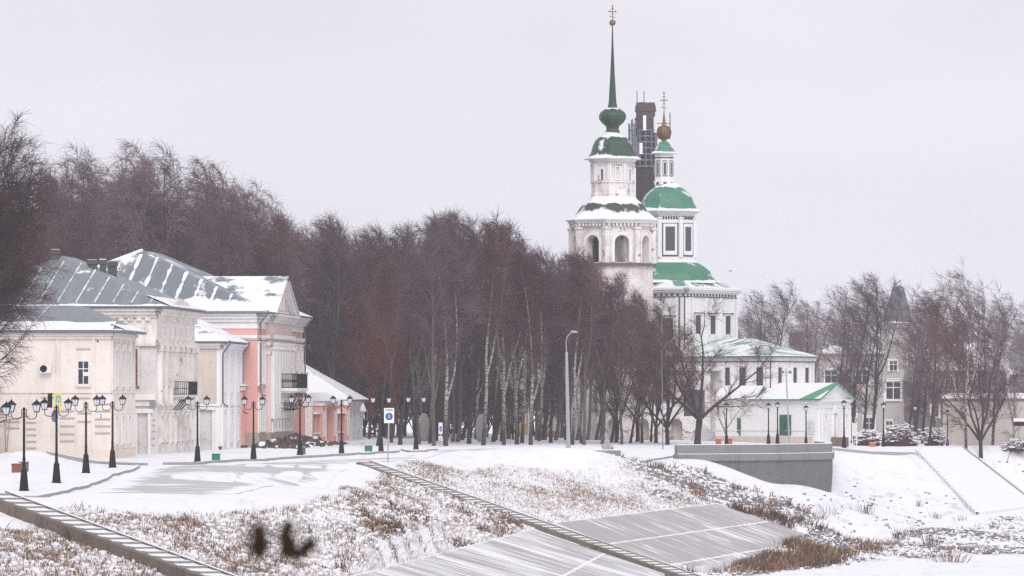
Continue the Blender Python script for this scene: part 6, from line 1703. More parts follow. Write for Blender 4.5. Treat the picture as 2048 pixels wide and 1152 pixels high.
# ---------------------------------------------------------------- buildings behind the wood
m_hazewall = plaster("old_grey_render", (.50, .46, .44), (.38, .34, .32), .7, .4)
m_darkwood = plaster("dark_log_wall", (.20, .16, .155), (.11, .085, .08), .9, 1.2)
m_sheet = plain("grey_roof_sheet", (.22, .235, .25), .6, .15, 1.0)
def simple_house(name, label, px0, px1, d, y_eave, y_ridge, depth, wall, roofmat, wins=(), ry0=None, cat="house", plinth=None, z0=-1.6):
    a = W(px0, d); b = W(px1, d); w_ = b.x - a.x; E_ = Zp(y_eave, d); R_ = Zp(y_ridge, d)
    root = thing(name, label, cat, (a.x, d, 0)); fr = Frame((0, 0), (w_, 0))
    mb = MB(); mb.box(0, w_, 0, depth, z0, E_); mb.build("wall", wall, root)
    mb = MB(); o = .5; i = ry0 if ry0 is not None else 2.0
    uvface(mb, [(-o, -o, E_), (w_ + o, -o, E_), (w_ - i, depth / 2, R_), (i, depth / 2, R_)], 4); uvface(mb, [(w_ + o, depth + o, E_), (-o, depth + o, E_), (i, depth / 2, R_), (w_ - i, depth / 2, R_)], 24)
    uvface(mb, [(-o, depth + o, E_), (-o, -o, E_), (i, depth / 2, R_)], 44); uvface(mb, [(w_ + o, -o, E_), (w_ + o, depth + o, E_), (w_ - i, depth / 2, R_)], 64)
    mb.face([(-o, -o, E_ - .1), (-o, depth + o, E_ - .1), (w_ + o, depth + o, E_ - .1), (w_ + o, -o, E_ - .1)]); mb.face([(-o, -o, E_ - .1), (w_ + o, -o, E_ - .1), (w_ + o, -o, E_), (-o, -o, E_)])
    mb.build("roof", roofmat, root)
    for (px, py0, py1, ww) in wins: window(root, fr, (px - px0) * d / F, Zp(py1, d), ww, Zp(py0, d) - Zp(py1, d), m_trim, m_glass, mull=(1, 1), casing=m_trim, trim=.12)
    if plinth: mb = MB(); mb.fbox(fr, -.05, w_ + .05, .003, .12, z0, Zp(plinth, d)); mb.build("plinth", m_redpink, root)
    return root
yh = simple_house("yellow_house", "ochre yellow house with white corner strips glimpsed between birch trunks", 985, 1062, 528, 806, 784, 9, m_yelwall, rf_grey, ((1040, 822, 846, 1.0),))
for px in (988, 1016, 1030, 1059):
    fr = Frame((0, 0), (5, 0)); mb = MB(); s = (px - 985) * .0528; mb.fbox(fr, s - .16, s + .16, .003, .1, -1, Zp(808, 528)); mb.build("pilaster", m_trim, yh)
simple_house("stone_house", "pale stone house with snow on its roof behind trunks left of the bell tower", 1074, 1192, 505, 782, 762, 10, m_brickpink, rf_grey, ((1100, 800, 830, 1.1), (1135, 800, 830, 1.1), (1168, 800, 830, 1.1)), plinth=862)
# tower house with the tall truncated pyramid roof
DR = 560.0; kr = DR / F; ZR_ = lambda py: Zp(py, DR); p = W(1796, DR)
th = thing("tower_house", "old pale tower house under a steep flat topped pyramid roof on the right", "house", (p.x, p.y, 0), math.radians(-27))
mb = MB(); mb.lathe([(-2, kr * 23.20), (ZR_(700), kr * 21.60), (ZR_(646), kr * 20.00)], 4); mb.build("tower_wall", m_hazewall, th)
mb = MB(); mb.lathe([(ZR_(648), kr * 21.20), (ZR_(645), kr * 21.20), (ZR_(620), kr * 16.80), (ZR_(574), kr * 6.56), (ZR_(572), kr * 6.56)], 4); mb.build("pyramid_roof", m_sheet, th)
mb = MB()
for k in range(4):
    f_ = oct_frame(kr * 21.20, k, 4)
    for q in range(9):
        t = (q / 8 - .5); top = Vector((0, 0)) ; a_ = f_(f_.L * q / 8, .02, ZR_(645)); u_ = oct_frame(kr * 6.56, k, 4); b_ = u_(u_.L * q / 8, .02, ZR_(574)); m_ = oct_frame(kr * 16.80, k, 4); c__ = m_(m_.L * q / 8, .02, ZR_(620)); mb.tube([a_, c__, b_], .10 if q in (0, 8) else .05, 4)
mb.build("roof_seams", m_pipe, th)
mb = MB(); mb.lathe([(ZR_(647), kr * 22.40), (ZR_(644.5), kr * 22.40), (ZR_(642), kr * 20.16)], 4, cap=False); mb.build("snow_layer", m_snow, th)
mb = MB()
for s in (-1, 1): mb.tube([(s * kr * 5.60, 0, ZR_(573)), (s * kr * 6.40, 0, ZR_(560)), (-kr * 9.60, 0, ZR_(560) - .6)], .06, 4)
mb.build("roof_frame", m_pipe, th)
f4 = oct_frame(kr * 21.60, 0, 4); f5 = oct_frame(kr * 21.60, 1, 4); f3 = oct_frame(kr * 21.60, 3, 4)
window(th, f4, f4.L * .5, ZR_(800), 1.9, ZR_(762) - ZR_(800), m_trim, m_glass, .12, (1, 1), m_trim, m_trim, .12, .2)
window(th, f4, f4.L * .5, ZR_(742), 1.0, ZR_(722) - ZR_(742), m_trim, m_glass, .08, (1, 1), m_trim)
window(th, f4, f4.L * .3, ZR_(866), .9, ZR_(842) - ZR_(866), m_trim, m_glass, .12, (1, 1), m_trim)
window(th, f5, f5.L * .5, ZR_(735), 1.1, ZR_(708) - ZR_(735), m_trim, m_glass, .08, (1, 1), m_trim)
simple_house("grey_house", "two storey grey house with snowy flat roof between chapel gable and pointed tower", 1640, 1768, 575, 706, 690, 12, m_hazewall, rf_white, ((1662, 740, 770, 1.5), (1690, 740, 770, 1.5), (1724, 740, 770, 1.5), (1664, 800, 835, 1.5), (1700, 800, 835, 1.5), (1738, 835, 868, 1.3)))
simple_house("long_house", "distant flat roofed building with brown chimney stack behind the church wing", 1500, 1642, 640, 700, 688, 12, m_hazewall, rf_white, ((1620, 720, 745, 1.4),))
c_ = W(1594, 640); mb = MB(); mb.box(-.75, .75, -.6, .6, Zp(692, 640), Zp(665, 640)); mb.box(-.85, .85, -.7, .7, Zp(666.5, 640), Zp(664, 640)); cc = mb.build("chimney_stack", plain("red_brown_brick", (.13, .045, .05), .9, .2, 3)); cc.location = (c_.x, 644, 0); tag(cc, "squat red brown chimney stack on the distant flat roof", "chimney")
simple_house("log_barn", "dark log barn with a broad snowy roof behind the leaning birch", 1846, 2010, 545, 740, 684, 14, m_darkwood, rf_white, ((1900, 752, 770, .9), (1945, 752, 770, .9), (1870, 810, 835, .9)), ry0=1.2)
simple_house("far_house", "pale grey roofed house far back at the right edge of the photo", 1992, 2160, 690, 748, 655, 16, m_darkwood, rf_light if False else roof("far_grey_roof", (.22, .24, .27), .40, .8, .25), (), ry0=5)
c_ = W(2007, 660); mb = MB(); mb.box(-.9, .9, -.6, .6, 0, Zp(640, 660)); mb.box(-1.1, 1.1, -.8, .8, Zp(642, 660), Zp(638, 660)); cc = mb.build("chimney_stack", m_hazewall); cc.location = (c_.x, 662, 0); tag(cc, "tall pale chimney stack beside the far grey roof at the right", "chimney")
yw = thing("yard_wall", "long low beige yard wall capped with snow behind the right hand trees", "wall", (W(1886, 505).x, 505, 0))
fr = Frame((0, 0), (12.5, -1.0)); mb = MB(); mb.fbox(fr, 0, fr.L, -.5, 0, -2, Zp(802, 505)); mb.build("wall_body", plaster("beige_yard_wall", (.52, .46, .41), (.44, .38, .34), .6, .5), yw)
mb = MB(); mb.fbox(fr, -.1, fr.L + .1, -1.6, .12, Zp(802, 505), Zp(797, 505)); mb.build("coping", m_darkwood, yw)
mb = MB(); uvface(mb, [fr(-.15, .16, Zp(797, 505)), fr(fr.L + .1, .16, Zp(797, 505)), fr(fr.L + .1, -1.6, Zp(786, 505)), fr(-.15, -1.6, Zp(786, 505))]); mb.face([fr(fr.L + .1, -1.6, Zp(786, 505)), fr(-.15, -1.6, Zp(786, 505)), fr(-.15, -1.7, Zp(797, 505)), fr(fr.L + .1, -1.7, Zp(797, 505))]); mb.build("snow_layer", m_snow, yw)
# fence and box by the right edge
fn = thing("wire_fence", "thin wire fence with slim posts in front of the beige yard wall", "fence", (W(1880, 470).x, 470, gz(W(1880, 470).x, 470)))
for k in range(10):
    mb = MB(); mb.tube([(k * 1.05, 0, -.5), (k * 1.05, 0, 1.6)], .03, 4); mb.build("fence_post", m_polegrey, fn)
mb = MB()
for z in (.3, .7, 1.1, 1.5): mb.tube([(0, 0, z), (9.45, 0, z)], .012, 4)
mb.build("wire", m_polegrey, fn)
bx_ = W(2036, 470); bz = gz(bx_.x, bx_.y)
ks = thing("meter_box", "dark box on a leg with a thick cap of snow at the far right edge", "box", (bx_.x, bx_.y, bz))
zb_ = Zp(852, 470) - bz
mb = MB(); mb.box(-.38, .6, -.3, .3, zb_, zb_ + .42); mb.build("box_body", m_iron, ks); mb = MB(); mb.box(-.42, .64, -.34, .34, zb_ + .42, zb_ + .72); mb.build("snow_layer", m_snow, ks); mb = MB(); mb.tube([(.1, 0, -.3), (.1, 0, zb_)], .07, 6); mb.build("leg", m_polegrey, ks)
hp = thing("info_stand", "white information stand on two posts right of the chapel", "sign", (W(1709, 440).x, 440, gz(W(1709, 440).x, 440)))
for s in (-.18, .18):
    mb = MB(); mb.tube([(s, 0, -.3), (s, 0, 2.2)], .04, 5); mb.build("post", m_signwhite, hp)
mb = MB(); mb.box(-.15, .15, -.03, .03, 1.0, 2.1); mb.build("panel", plain("pale_pink_panel", (.66, .60, .62), .5, .06), hp)
# factory chimney and rod behind the left-hand trees
fc = thing("factory_chimney", "slim distant chimney shaft seen through the bare trees above the mansion roof", "chimney", (W(318, 640).x, 640, 0))
mb = MB(); mb.lathe([(-1, 1.0), (Zp(395, 640), .75), (Zp(392, 640), .85), (Zp(388, 640), .85)], 12); mb.build("shaft", m_brick, fc)
mb = MB(); mb.lathe([(Zp(420, 640), .82), (Zp(418, 640), .9), (Zp(416, 640), .82)], 12, cap=False); mb.build("ring_course", m_chim, fc)
lr = thing("lightning_rod", "thin dark mast rising behind the peak of the mansion roof", "mast", (W(301, 432).x, 432, 0))
mb = MB(); mb.tube([(0, 0, 0), (0, 0, Zp(378, 432))], [.06, .03], 5); mb.build("mast_pole", m_iron, lr)
mb = MB(); mb.lathe([(0, .16), (.5, .1)], 8); mb.build("mast_foot", m_iron, lr)
# a gull in the sky
c_ = W(1460, 420, Zp(542, 420)); gl = thing("bird", "single pale bird gliding in the sky right of the green church roof", "bird", c_)
mb = MB(); mb.tube([(-.16, 0, 0), (-.06, 0, .01), (.08, 0, .0), (.17, 0, .02), (.22, 0, .02)], [.01, .045, .05, .03, .008], 6); mb.build("body", m_polegrey, gl)
for s in (-1, 1):
    mb = MB(); mb.v = [(-.04, s * .03, .02), (.07, s * .03, .02), (.02, s * .22, .09), (-.05, s * .45, .04), (-.04, s * .03, .035), (.07, s * .03, .035), (.02, s * .22, .105), (-.05, s * .45, .05)]
    mb.f = [(0, 1, 2, 3), (7, 6, 5, 4), (0, 4, 5, 1), (1, 5, 6, 2), (2, 6, 7, 3), (3, 7, 4, 0)]; mb.uv = [None] * 6; mb.mi = [0] * 6; mb.build("wing", m_polegrey, gl)
# boulders under the birches
for px, d, r, sq, lab, sd_ in ((848, 440, .95, (.62, .6, 1.45), "tall standing boulder beside the lamp at the edge of the birches", 1), (963, 438, .95, (.55, .6, 1.42), "tall pale standing boulder behind a thin birch in the wood", 2), (908, 444, .42, (1, .8, .9), "small round boulder in the snow between birch trunks", 3)):
    p = G(px, d); mb = MB(); mb.blob((0, 0, r * sq[2] * .8), r, sd_, 8, .05, sq); o = mb.build("boulder", m_stone, None, True); o.location = p; tag(o, lab, "boulder")

# ================================================================ trees
def bark_birch():
    M = Mat("birch_bark", .9, .15); v = M.vec(); z = M.sep(v)[2]
    marks = M.step(M.noise(M.vec(scale=(1.2, 1.2, 3.0)), 2.2, 4, .7), .46, .57)
    pale = M.mix(M.noise(v, .9, 2), (.27, .24, .22), (.42, .385, .355))
    c = M.mix(marks, pale, (.085, .068, .064))
    foot = nd(M.nt, "ShaderNodeMapRange", {0: M.math('ADD', z, M.math('MULTIPLY', M.noise(v, .7, 2), 2.4)), 1: 2.2, 2: 5.0, 3: .93, 4: 0.0}).outputs[0]
    c = M.mix(foot, c, (.038, .029, .03))
    top = nd(M.nt, "ShaderNodeMapRange", {0: z, 1: 14.0, 2: 19.5, 3: 0.0, 4: .7}).outputs[0]
    c = M.mix(top, c, (.12, .085, .08))
    M.color(c); return M.m
def bark_dark(name, a, b):
    M = Mat(name, .95, .1); M.color(M.mix(M.noise(M.vec(scale=(3, 3, .5)), 2.5, 4), a, b)); return M.m
def twig_mat(name, a, b, tint=.5):
    M = Mat(name, .95, .08)
    oi = nd(M.nt, "ShaderNodeObjectInfo"); rd = oi.outputs["Random"]
    c = M.mix(M.math("PINGPONG", M.math("MULTIPLY", rd, 7.3), 1.0), a, b)
    M.color(M.mix(M.math("MULTIPLY", M.step(M.math("PINGPONG", M.math("MULTIPLY", rd, 3.1), 1.0), .45, 1.0), tint), c, (.11, .050, .034))); return M.m
m_birch = bark_birch()
m_darkbark = bark_dark("dark_bark", (.028, .021, .022), (.062, .05, .05))
m_redbark = bark_dark("reddish_bark", (.05, .03, .025), (.09, .055, .045))
m_twig = twig_mat("birch_twigs", (.078, .046, .058), (.215, .140, .160))
m_greybirch = bark_dark("grey_birch_bark", (.05, .04, .038), (.17, .15, .14))
m_twigd = twig_mat("dark_twigs", (.060, .036, .040), (.150, .098, .106))
m_twigr = twig_mat("red_twigs", (.19, .052, .032), (.22, .064, .042), 0)
m_needle = twig_mat("spruce_needles", (.012, .022, .028), (.016, .028, .032), 0)
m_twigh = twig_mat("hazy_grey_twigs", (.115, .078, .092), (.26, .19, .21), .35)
WIND = Vector((-.55, .1, 0))

class Tree:
    def __init__(self, seed):
        self.limbs = False; self.r = random.Random(seed); self.trunk, self.crown = MB(), MB()
    def path(self, p, d, L, n, up=0.0, wob=.12, wind=0.0, droop=0.0):
        pts = [p.copy()]; d = d.normalized(); r = self.r
        for k in range(n):
            t = (k + 1) / n
            d = (d + Vector((0, 0, up)) + WIND * wind * t + Vector((0, 0, -droop * t * t)) + Vector((r.gauss(0, wob), r.gauss(0, wob), r.gauss(0, wob * .7)))).normalized()
            p = p + d * (L / n); pts.append(p.copy())
        return pts
    @staticmethod
    def at(pts, t):
        x = t * (len(pts) - 1); i = min(int(x), len(pts) - 2); return pts[i].lerp(pts[i + 1], x - i), (pts[i + 1] - pts[i]).normalized()
    def rdir(self, d, ang):
        r = self.r; a = d.orthogonal().normalized(); b = d.cross(a); ph = r.uniform(0, 6.283)
        return (d * math.cos(ang) + (a * math.cos(ph) + b * math.sin(ph)) * math.sin(ang)).normalized()
    def twigs(self, pts, n, L, rad, wind, droop, up=.12):
        for _ in range(n):
            t = self.r.uniform(.15, 1.0); p, d = self.at(pts, t)
            q = self.path(p, self.rdir(d, self.r.uniform(.3, 1.1)), L * self.r.uniform(.5, 1.3), 2, up, .16, wind, droop)
            self.crown.tube(q, [rad, rad * .8, rad * .35], 3, cap=False)
    def branch(self, p, d, L, r0, nsub, ntw, twl, twr, up=.1, wind=.2, droop=.2, sub=.42, big=True):
        pts = self.path(p, d, L, 5, up, .10, wind * .4, droop * .2)
        n = len(pts); (self.trunk if self.limbs else self.crown).tube(pts, [r0 * (1 - .8 * k / (n - 1)) for k in range(n)], 4 if big else 3, cap=False)
        self.twigs(pts, ntw, twl, twr, wind, droop)
        for k in range(nsub):
            t = .2 + .78 * (k + self.r.random()) / nsub; q, dd = self.at(pts, t)
            s = self.path(q, self.rdir(dd, self.r.uniform(.45, .9)), L * sub * (1.15 - .6 * t), 3, up * .8, .14, wind * .6, droop * .5)
            self.crown.tube(s, [r0 * .38, r0 * .28, r0 * .18, r0 * .08], 3, cap=False)
            self.twigs(s, ntw, twl, twr, wind, droop)
    def done(self, name, label, cat, mt, mc, group=None):
        root = thing(name, label, cat, group=group)
        self.trunk.build("trunk", mt, root, True); self.crown.build("crown", mc, root)
        return root
def birch(seed, H=20.0, lead=1, base=.32, wid=.17, nb=34, twr=.013, ntw=11, mt=None, mc=None, wind=.45, droop=.35, bare=0.0, flat=.25):
    T = Tree(seed); r = T.r; r0 = H * .0092
    main = T.path(Vector((0, 0, -.3)), Vector((r.gauss(0, .05), r.gauss(0, .05), 1)), H * .95, 12, .10, .045)
    leaders = [(main, r0, 0.0)]
    T.trunk.tube(main, [r0 * 1.25] + [r0 * (1 - .9 * (k / 12) ** 1.1) for k in range(1, 13)], 7)
    for k in range(lead - 1):
        t = r.uniform(.18, .42); p, d = T.at(main, t)
        l = T.path(p, T.rdir(d, r.uniform(.3, .5)), H * (.9 - t) * r.uniform(.8, 1), 9, .16, .05); rr = r0 * .62
        T.trunk.tube(l, [rr * (1 - .88 * q / 9) for q in range(10)], 6); leaders.append((l, rr, t))
    per = nb // len(leaders)
    for (l, rr, t0) in leaders:
        for k in range(per + (6 if t0 == 0 else 0)):
            t = max(base, .12) + (.985 - base) * ((k + r.random()) / (per + 6)); t = min(t, .99)
            if t0: t = .18 + .8 * (k + r.random()) / per
            p, d = T.at(l, t); u = (p.z / H)
            prof = max(flat, math.sin(math.pi * min(1, max(0, (u - .18) / .86)) ** .8)) 
            L = H * wid * prof * r.uniform(.75, 1.25) + .5
            T.branch(p, T.rdir(Vector((0, 0, 1)), r.uniform(.32, .82)), L, max(.018, rr * .33 * (1 - u * .6)), 6, ntw, 1.05 * H / 20, twr * H / 20, .10, wind, droop)
        T.twigs(l[-4:], 26, 1.4 * H / 20, twr * H / 20, wind, droop)
    return T
def broad(seed, H=14.0, wid=.36, limbs=5, fork=.2, twr=.014, ntw=9, wind=.15, lean=0.0, nsub=7, perlimb=9):
    T = Tree(seed); T.limbs = True; r = T.r; r0 = H * .0175
    tr = T.path(Vector((0, 0, -.3)), Vector((lean, 0, 1)), H * fork + .3, 4, 0, .04)
    T.trunk.tube(tr, [r0 * 1.35, r0, r0 * .92, r0 * .9, r0 * .95], 9)
    for k in range(limbs):
        ph = 2 * math.pi * (k + r.random() * .6) / limbs; an = r.uniform(.25, .85)
        d = Vector((math.sin(an) * math.cos(ph), math.sin(an) * math.sin(ph) * .8, math.cos(an)))
        L = H * (1 - fork) * r.uniform(.8, 1.05) * (1.0 - .25 * an)
        l = T.path(tr[-1], d, L, 8, .06, .10); rr = r0 * .6
        T.trunk.tube(l, [rr * (1 - .9 * q / 8) for q in range(9)], 6)
        for j in range(perlimb):
            t = .18 + .8 * (j + r.random()) / perlimb; p, dd = T.at(l, t)
            T.branch(p, T.rdir(dd, r.uniform(.5, 1.0)), H * wid * .62 * (1.15 - .65 * t), rr * .42 * (1.1 - t), nsub, ntw, .95 * H / 14, twr, .08, wind, .15)
    return T
def spruce(seed, H=5.0):
    T = Tree(seed); r = T.r
    T.trunk.tube([(0, 0, -.2), (0, 0, H)], [.1, .02], 6)
    for k in range(70):
        t = .06 + .93 * (k + r.random()) / 70; L = (1 - t) * H * .27 + .12; ph = r.uniform(0, 6.283)
        pts = T.path(Vector((0, 0, t * H)), Vector((math.cos(ph), math.sin(ph), .12)), L, 3, -.05, .05)
        T.crown.tube(pts, [.03, .02, .015, .01], 3, cap=False)
        for _ in range(int(14 * (1 - t)) + 5):
            p, d = T.at(pts, r.uniform(.1, 1)); q = T.path(p, T.rdir(d, r.uniform(.4, 1.0)), .34, 1, -.2, .1); T.crown.tube(q, [.035, .008], 3, cap=False)
    return T

BG = "bare birches of the park wood"
PB = []
for i, (sd, lead, base, wid, nb) in enumerate(((1, 2, .48, .14, 38), (2, 3, .42, .14, 42), (3, 2, .5, .14, 36), (4, 5, .40, .13, 48), (5, 3, .40, .15, 42), (6, 4, .46, .14, 44))):
    PB.append(birch(sd, 20, lead, base, wid, nb).done("birch_tree", "", "tree", m_birch if i in (0, 2, 3) else m_greybirch, m_twig, BG))
PT = birch(23, 20, 1, .58, .11, 30).done("bare_tree", "", "tree", m_darkbark, m_twigd, BG)
PT2 = birch(24, 20, 2, .55, .12, 34).done("bare_tree", "", "tree", m_darkbark, m_twig, BG)
PD = [birch(21, 20, 2, .26, .17, 44).done("bare_tree", "", "tree", m_darkbark, m_twigd, BG), birch(22, 20, 3, .16, .18, 46).done("bare_tree", "", "tree", m_darkbark, m_twig, BG)]
PL_ = [birch(31, 26, 6, .30, .15, 60, .0115, 13, wind=.4, droop=.75, flat=.6).done("birch_tree", "", "tree", m_darkbark, m_twig), birch(32, 26, 5, .28, .16, 56, .0115, 13, wind=.4, droop=.75, flat=.6).done("birch_tree", "", "tree", m_darkbark, m_twig), birch(33, 26, 7, .26, .15, 63, .0115, 13, wind=.4, droop=.75, flat=.6).done("birch_tree", "", "tree", m_darkbark, m_twig)]
PR = birch(41, 11, 3, .12, .26, 40, .017, 9, wind=.1, droop=.1).done("red_twigged_tree", "", "tree", m_redbark, m_twigr)
PW = [broad(51, 14, .34, 5, .17, .0115, 7).done("spreading_tree", "", "tree", m_darkbark, m_twigd), broad(52, 14, .36, 6, .13).done("spreading_tree", "", "tree", m_darkbark, m_twigd)]
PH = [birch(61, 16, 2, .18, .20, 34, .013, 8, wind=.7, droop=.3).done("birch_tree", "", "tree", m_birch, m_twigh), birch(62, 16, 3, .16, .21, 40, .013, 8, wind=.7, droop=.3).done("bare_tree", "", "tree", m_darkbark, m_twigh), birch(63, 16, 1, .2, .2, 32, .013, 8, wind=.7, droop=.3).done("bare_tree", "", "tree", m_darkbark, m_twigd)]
rt = random.Random(77)
def put(proto, H0, px, d, top, label, group=None, rz=None, z=None, sx=1.0):
    """tree whose foot stands on the ground at column px and depth d and whose top reaches row `top`"""
    p = G(px, d); h = Zp(top, d) - p.z; s = h / H0
    o = place(proto, (p.x, p.y, p.z), rt.uniform(-.45, .45) if rz is None else rz, label, (s * sx, s * sx, s))
    if group: o["group"] = group
    elif "group" in o.keys(): del o["group"]
    return o
# ---- named front trees of the wood: column, depth, top row, prototype
FRONT = [(755, 404, 520, PT, "dark trunk standing right behind the lamp post next to the pedestrian zone sign"),
         (800, 410, 450, PT2, "dark trunk in front of the wood between the zone sign and the farthest double lamp"),
         (838, 418, 440, PB[4], "pale birch trunk directly behind the farthest double lamp post"),
         (860, 425, 432, PB[0], "birch right of the farthest double lamp, its trunk spotted white"),
         (891, 405, 420, PB[2], "tall white spotted birch just right of the small turned sign"),
         (868, 406, 470, PB[5], "dark footed birch just left of the small turned sign"),
         (915, 432, 440, PB[1], "slim birch standing between the small turned sign and a very dark trunk"),
         (938, 420, 425, PT2, "very dark thick trunk left of the tall pale boulder"),
         (966, 410, 430, PB[0], "thin white birch in front of the tall pale boulder"),
         (986, 436, 440, PT, "dark trunk left of the narrow white gap with the yellow house"),
         (1008, 416, 450, PB[3], "leaning birch whose pale trunk crosses the yellow house"),
         (1034, 420, 445, PB[3], "broad forked birch with white stems spreading like a fan"),
         (1061, 414, 470, PB[2], "birch right of the fan shaped birch, straight spotted trunk"),
         (1101, 430, 490, PT2, "dark trunk before the pale stone house left of the concrete lamp"),
         (1144, 414, 500, PB[0], "birch right behind the tall concrete road lamp"),
         (1168, 416, 505, PB[5], "white stemmed birch second to the right of the concrete road lamp"),
         (1204, 425, 520, PB[1], "birch in front of the left brick arch"),
         (1243, 425, 560, PB[4], "thin birch between the first two brick arches"),
         (1284, 432, 575, PB[3], "thin many stemmed birch veiling the base of the bell tower"),
         (1222, 438, 545, PD[1], "dark tree before the left corner of the bell tower base"),
         (1302, 440, 610, PD[0], "bare tree where the bell tower meets the church cube"),
         (1260, 430, 590, PD[1], "dark trunk just left of the second brick arch"),
         (776, 462, 440, PB[1], "birch with a bowed pale upper stem behind the pedestrian zone sign")]
for px, d, top, pr, lab in FRONT: put(pr, 20, px, d, top, lab, BG)
for px, d, top, lab in ((738, 468, 575, "red twigged tree glowing rusty above the low green roof"), (782, 430, 578, "red twigged tree, lower one, right behind the farthest double lamp")):
    put(PR, 11, px, d, top, lab, sx=1.15)
# ---- the mass of the wood
def skyline(px):
    P = [(540, 445), (565, 415), (620, 410), (660, 425), (700, 430), (745, 408), (790, 430), (830, 415), (880, 402), (940, 412), (985, 440), (1040, 462), (1085, 480), (1110, 505), (1150, 478), (1185, 525), (1230, 565), (1300, 640)]
    for (a, ya), (b, yb) in zip(P, P[1:]):
        if px <= b: return ya + (yb - ya) * (px - a) / (b - a)
    return P[-1][1]
n = 0
for row, (d, cnt, lo) in enumerate(((432, 10, 30), (450, 11, 12), (470, 11, 0), (492, 10, -4), (515, 7, -6))):
    for k in range(cnt):
        px = 560 + (1215 - 560) * (k + .5 + rt.uniform(-.42, .42)) / cnt
        pr = rt.choice(PB + PB + PD); dd = max(d + rt.uniform(-8, 8), 478 + rt.uniform(0, 20) if px < 800 else 0)
        put(pr, 20, px, dd, skyline(px) + lo * .7 + abs(rt.gauss(0, 55)), "bare tree lost among many in the depth of the park wood", BG, sx=1.1)
# undergrowth and lower trees filling between the trunks
for k in range(26):
    px = 600 + 640 * (k + rt.random()) / 26
    if 1000 < px < 1080: continue
    put(rt.choice(PD + PB[:2]), 20, px, rt.uniform(440, 500) if px > 830 else rt.uniform(480, 510), rt.uniform(560, 680), "low young bare tree lost in the depth of the park wood", "young trees of the park wood", sx=1.7)
UG = broad(73, 8, .5, 7, .07, .014, 10, -.05).done("undergrowth_tree", "", "tree", m_darkbark, m_twig, "undergrowth of the park wood")
for k in range(46):
    px = 560 + 700 * (k + rt.random()) / 46
    if 995 < px < 1095 and k % 2: continue
    put(UG, 8, px, rt.uniform(455, 560) if px > 830 else rt.uniform(482, 560), rt.uniform(690, 770), "low many stemmed bare tree among the undergrowth deep in the park wood", "undergrowth of the park wood", rz=rt.uniform(0, 6.2))
SP = spruce(71).done("spruce", "", "tree", m_darkbark, m_needle, "young dark spruces behind the birch trunks")
for px, d, top, lab in ((906, 474, 800, "dark young spruce in the gap behind the small turned sign"), (930, 480, 792, "dark young spruce just left of the very dark thick trunk"), (955, 476, 806, "dark young spruce behind the tall pale boulder"), (700, 480, 800, "dark young spruce behind the corner of the low green roofed house"), (750, 486, 790, "dark young spruce deep behind the pedestrian zone sign")):
    o = put(SP, 5, px, d, top, lab, "young dark spruces behind the birch trunks")
# ---- tall birches behind the houses on the left
LG = "tall birches behind the houses"
LEFT = [(150, 452, 300, 0, "leftmost tall birch behind the houses, beside the leaning near tree"), (205, 470, 292, 2, "tall birch above the chimneys of the weathered house"), (262, 458, 278, 1, "tallest birch, tips bent left, above the left slope of the mansion roof"),
        (330, 475, 298, 0, "tall birch directly over the peak of the mansion roof"), (378, 462, 292, 2, "tall birch right of the distant chimney shaft"), (445, 448, 322, 1, "many limbed birch over the lower mansion roof, sky showing through"),
        (528, 456, 372, 0, "shorter birch above the mansion gable"), (112, 480, 345, 1, "lower birch seen in the dip beside the leaning near tree"), (178, 490, 318, 1, "tall birch second from the left behind the houses, half hidden"), (300, 492, 300, 2, "tall birch left of the thin dark mast"), (412, 486, 312, 1, "tall birch just left of the many limbed one"), (488, 480, 352, 2, "middling birch between the many limbed one and the gable"), (556, 474, 396, 0, "birch directly above the white gable roof"), (590, 470, 408, 2, "birch just right of the mansion gable where the wood begins")]
for px, d, top, i, lab in LEFT: put(PL_[i], 26, px, d, top, lab, LG, sx=1.0)
for k in range(16):
    px = 90 + 500 * (k + rt.random()) / 16
    put(rt.choice(PD + PB), 20, px, rt.uniform(490, 530), rt.uniform(400, 490), "smaller bare tree in the thicket behind the houses", "thicket behind the houses", sx=1.45)
# ---- the big near tree hanging in from the left edge
nt_ = birch(81, 20, 5, .14, .27, 110, .012, 19, wind=-.15, droop=.5).done("near_tree", "huge dark tree leaning in at the left edge, twigs hanging before the cream house", "tree", m_darkbark, m_twigd)
p = W(-45, 306, 0); nt_.location = p; nt_.rotation_euler = (0, .10, 0)
nt2 = birch(82, 20, 4, .1, .26, 96, .012, 18, wind=-.25, droop=.8).done("near_tree", "second dark tree behind the leaning one, drooping over the left roof corner", "tree", m_darkbark, m_twigd)
nt2.location = W(-52, 314, 0); nt2.rotation_euler = (0, .17, 0); nt2.scale = (.95, .95, .8)
# ---- right-hand side
p = G(1395, 420)
bt_ = PW[0]; put(bt_, 14, 1395, 420, 592, "big dark spreading tree in front of the church", rz=.3, sx=1.35)
put(PW[1], 14, 1335, 424, 640, "dark low forked tree between the road lamp and the big spreading tree", rz=1.2)
put(PW[1], 14, 1312, 432, 660, "dark leaning tree at the left of the thin road lamp", rz=2.6)
put(PW[0], 14, 1275, 440, 640, "dark tree before the second brick arch", rz=4.0)
put(PW[0], 14, 1232, 436, 690, "low dark tree between the brick arches", rz=5.0, sx=1.2)
wt = broad(91, 6, .5, 4, .22, .011, 8, -.1, -.28, 6, 7).done("crooked_tree", "small crooked tree with pale snowy branches and orange trunk before the chapel", "tree", bark_dark("orange_bark", (.30, .17, .09), (.42, .33, .28)), twig_mat("frosted_twigs", (.40, .34, .34), (.42, .36, .36), 0))
q = G(1459, 426); wt.location = q; wt.scale = (.85, .85, .95)
RG = "wind swept trees at the right"
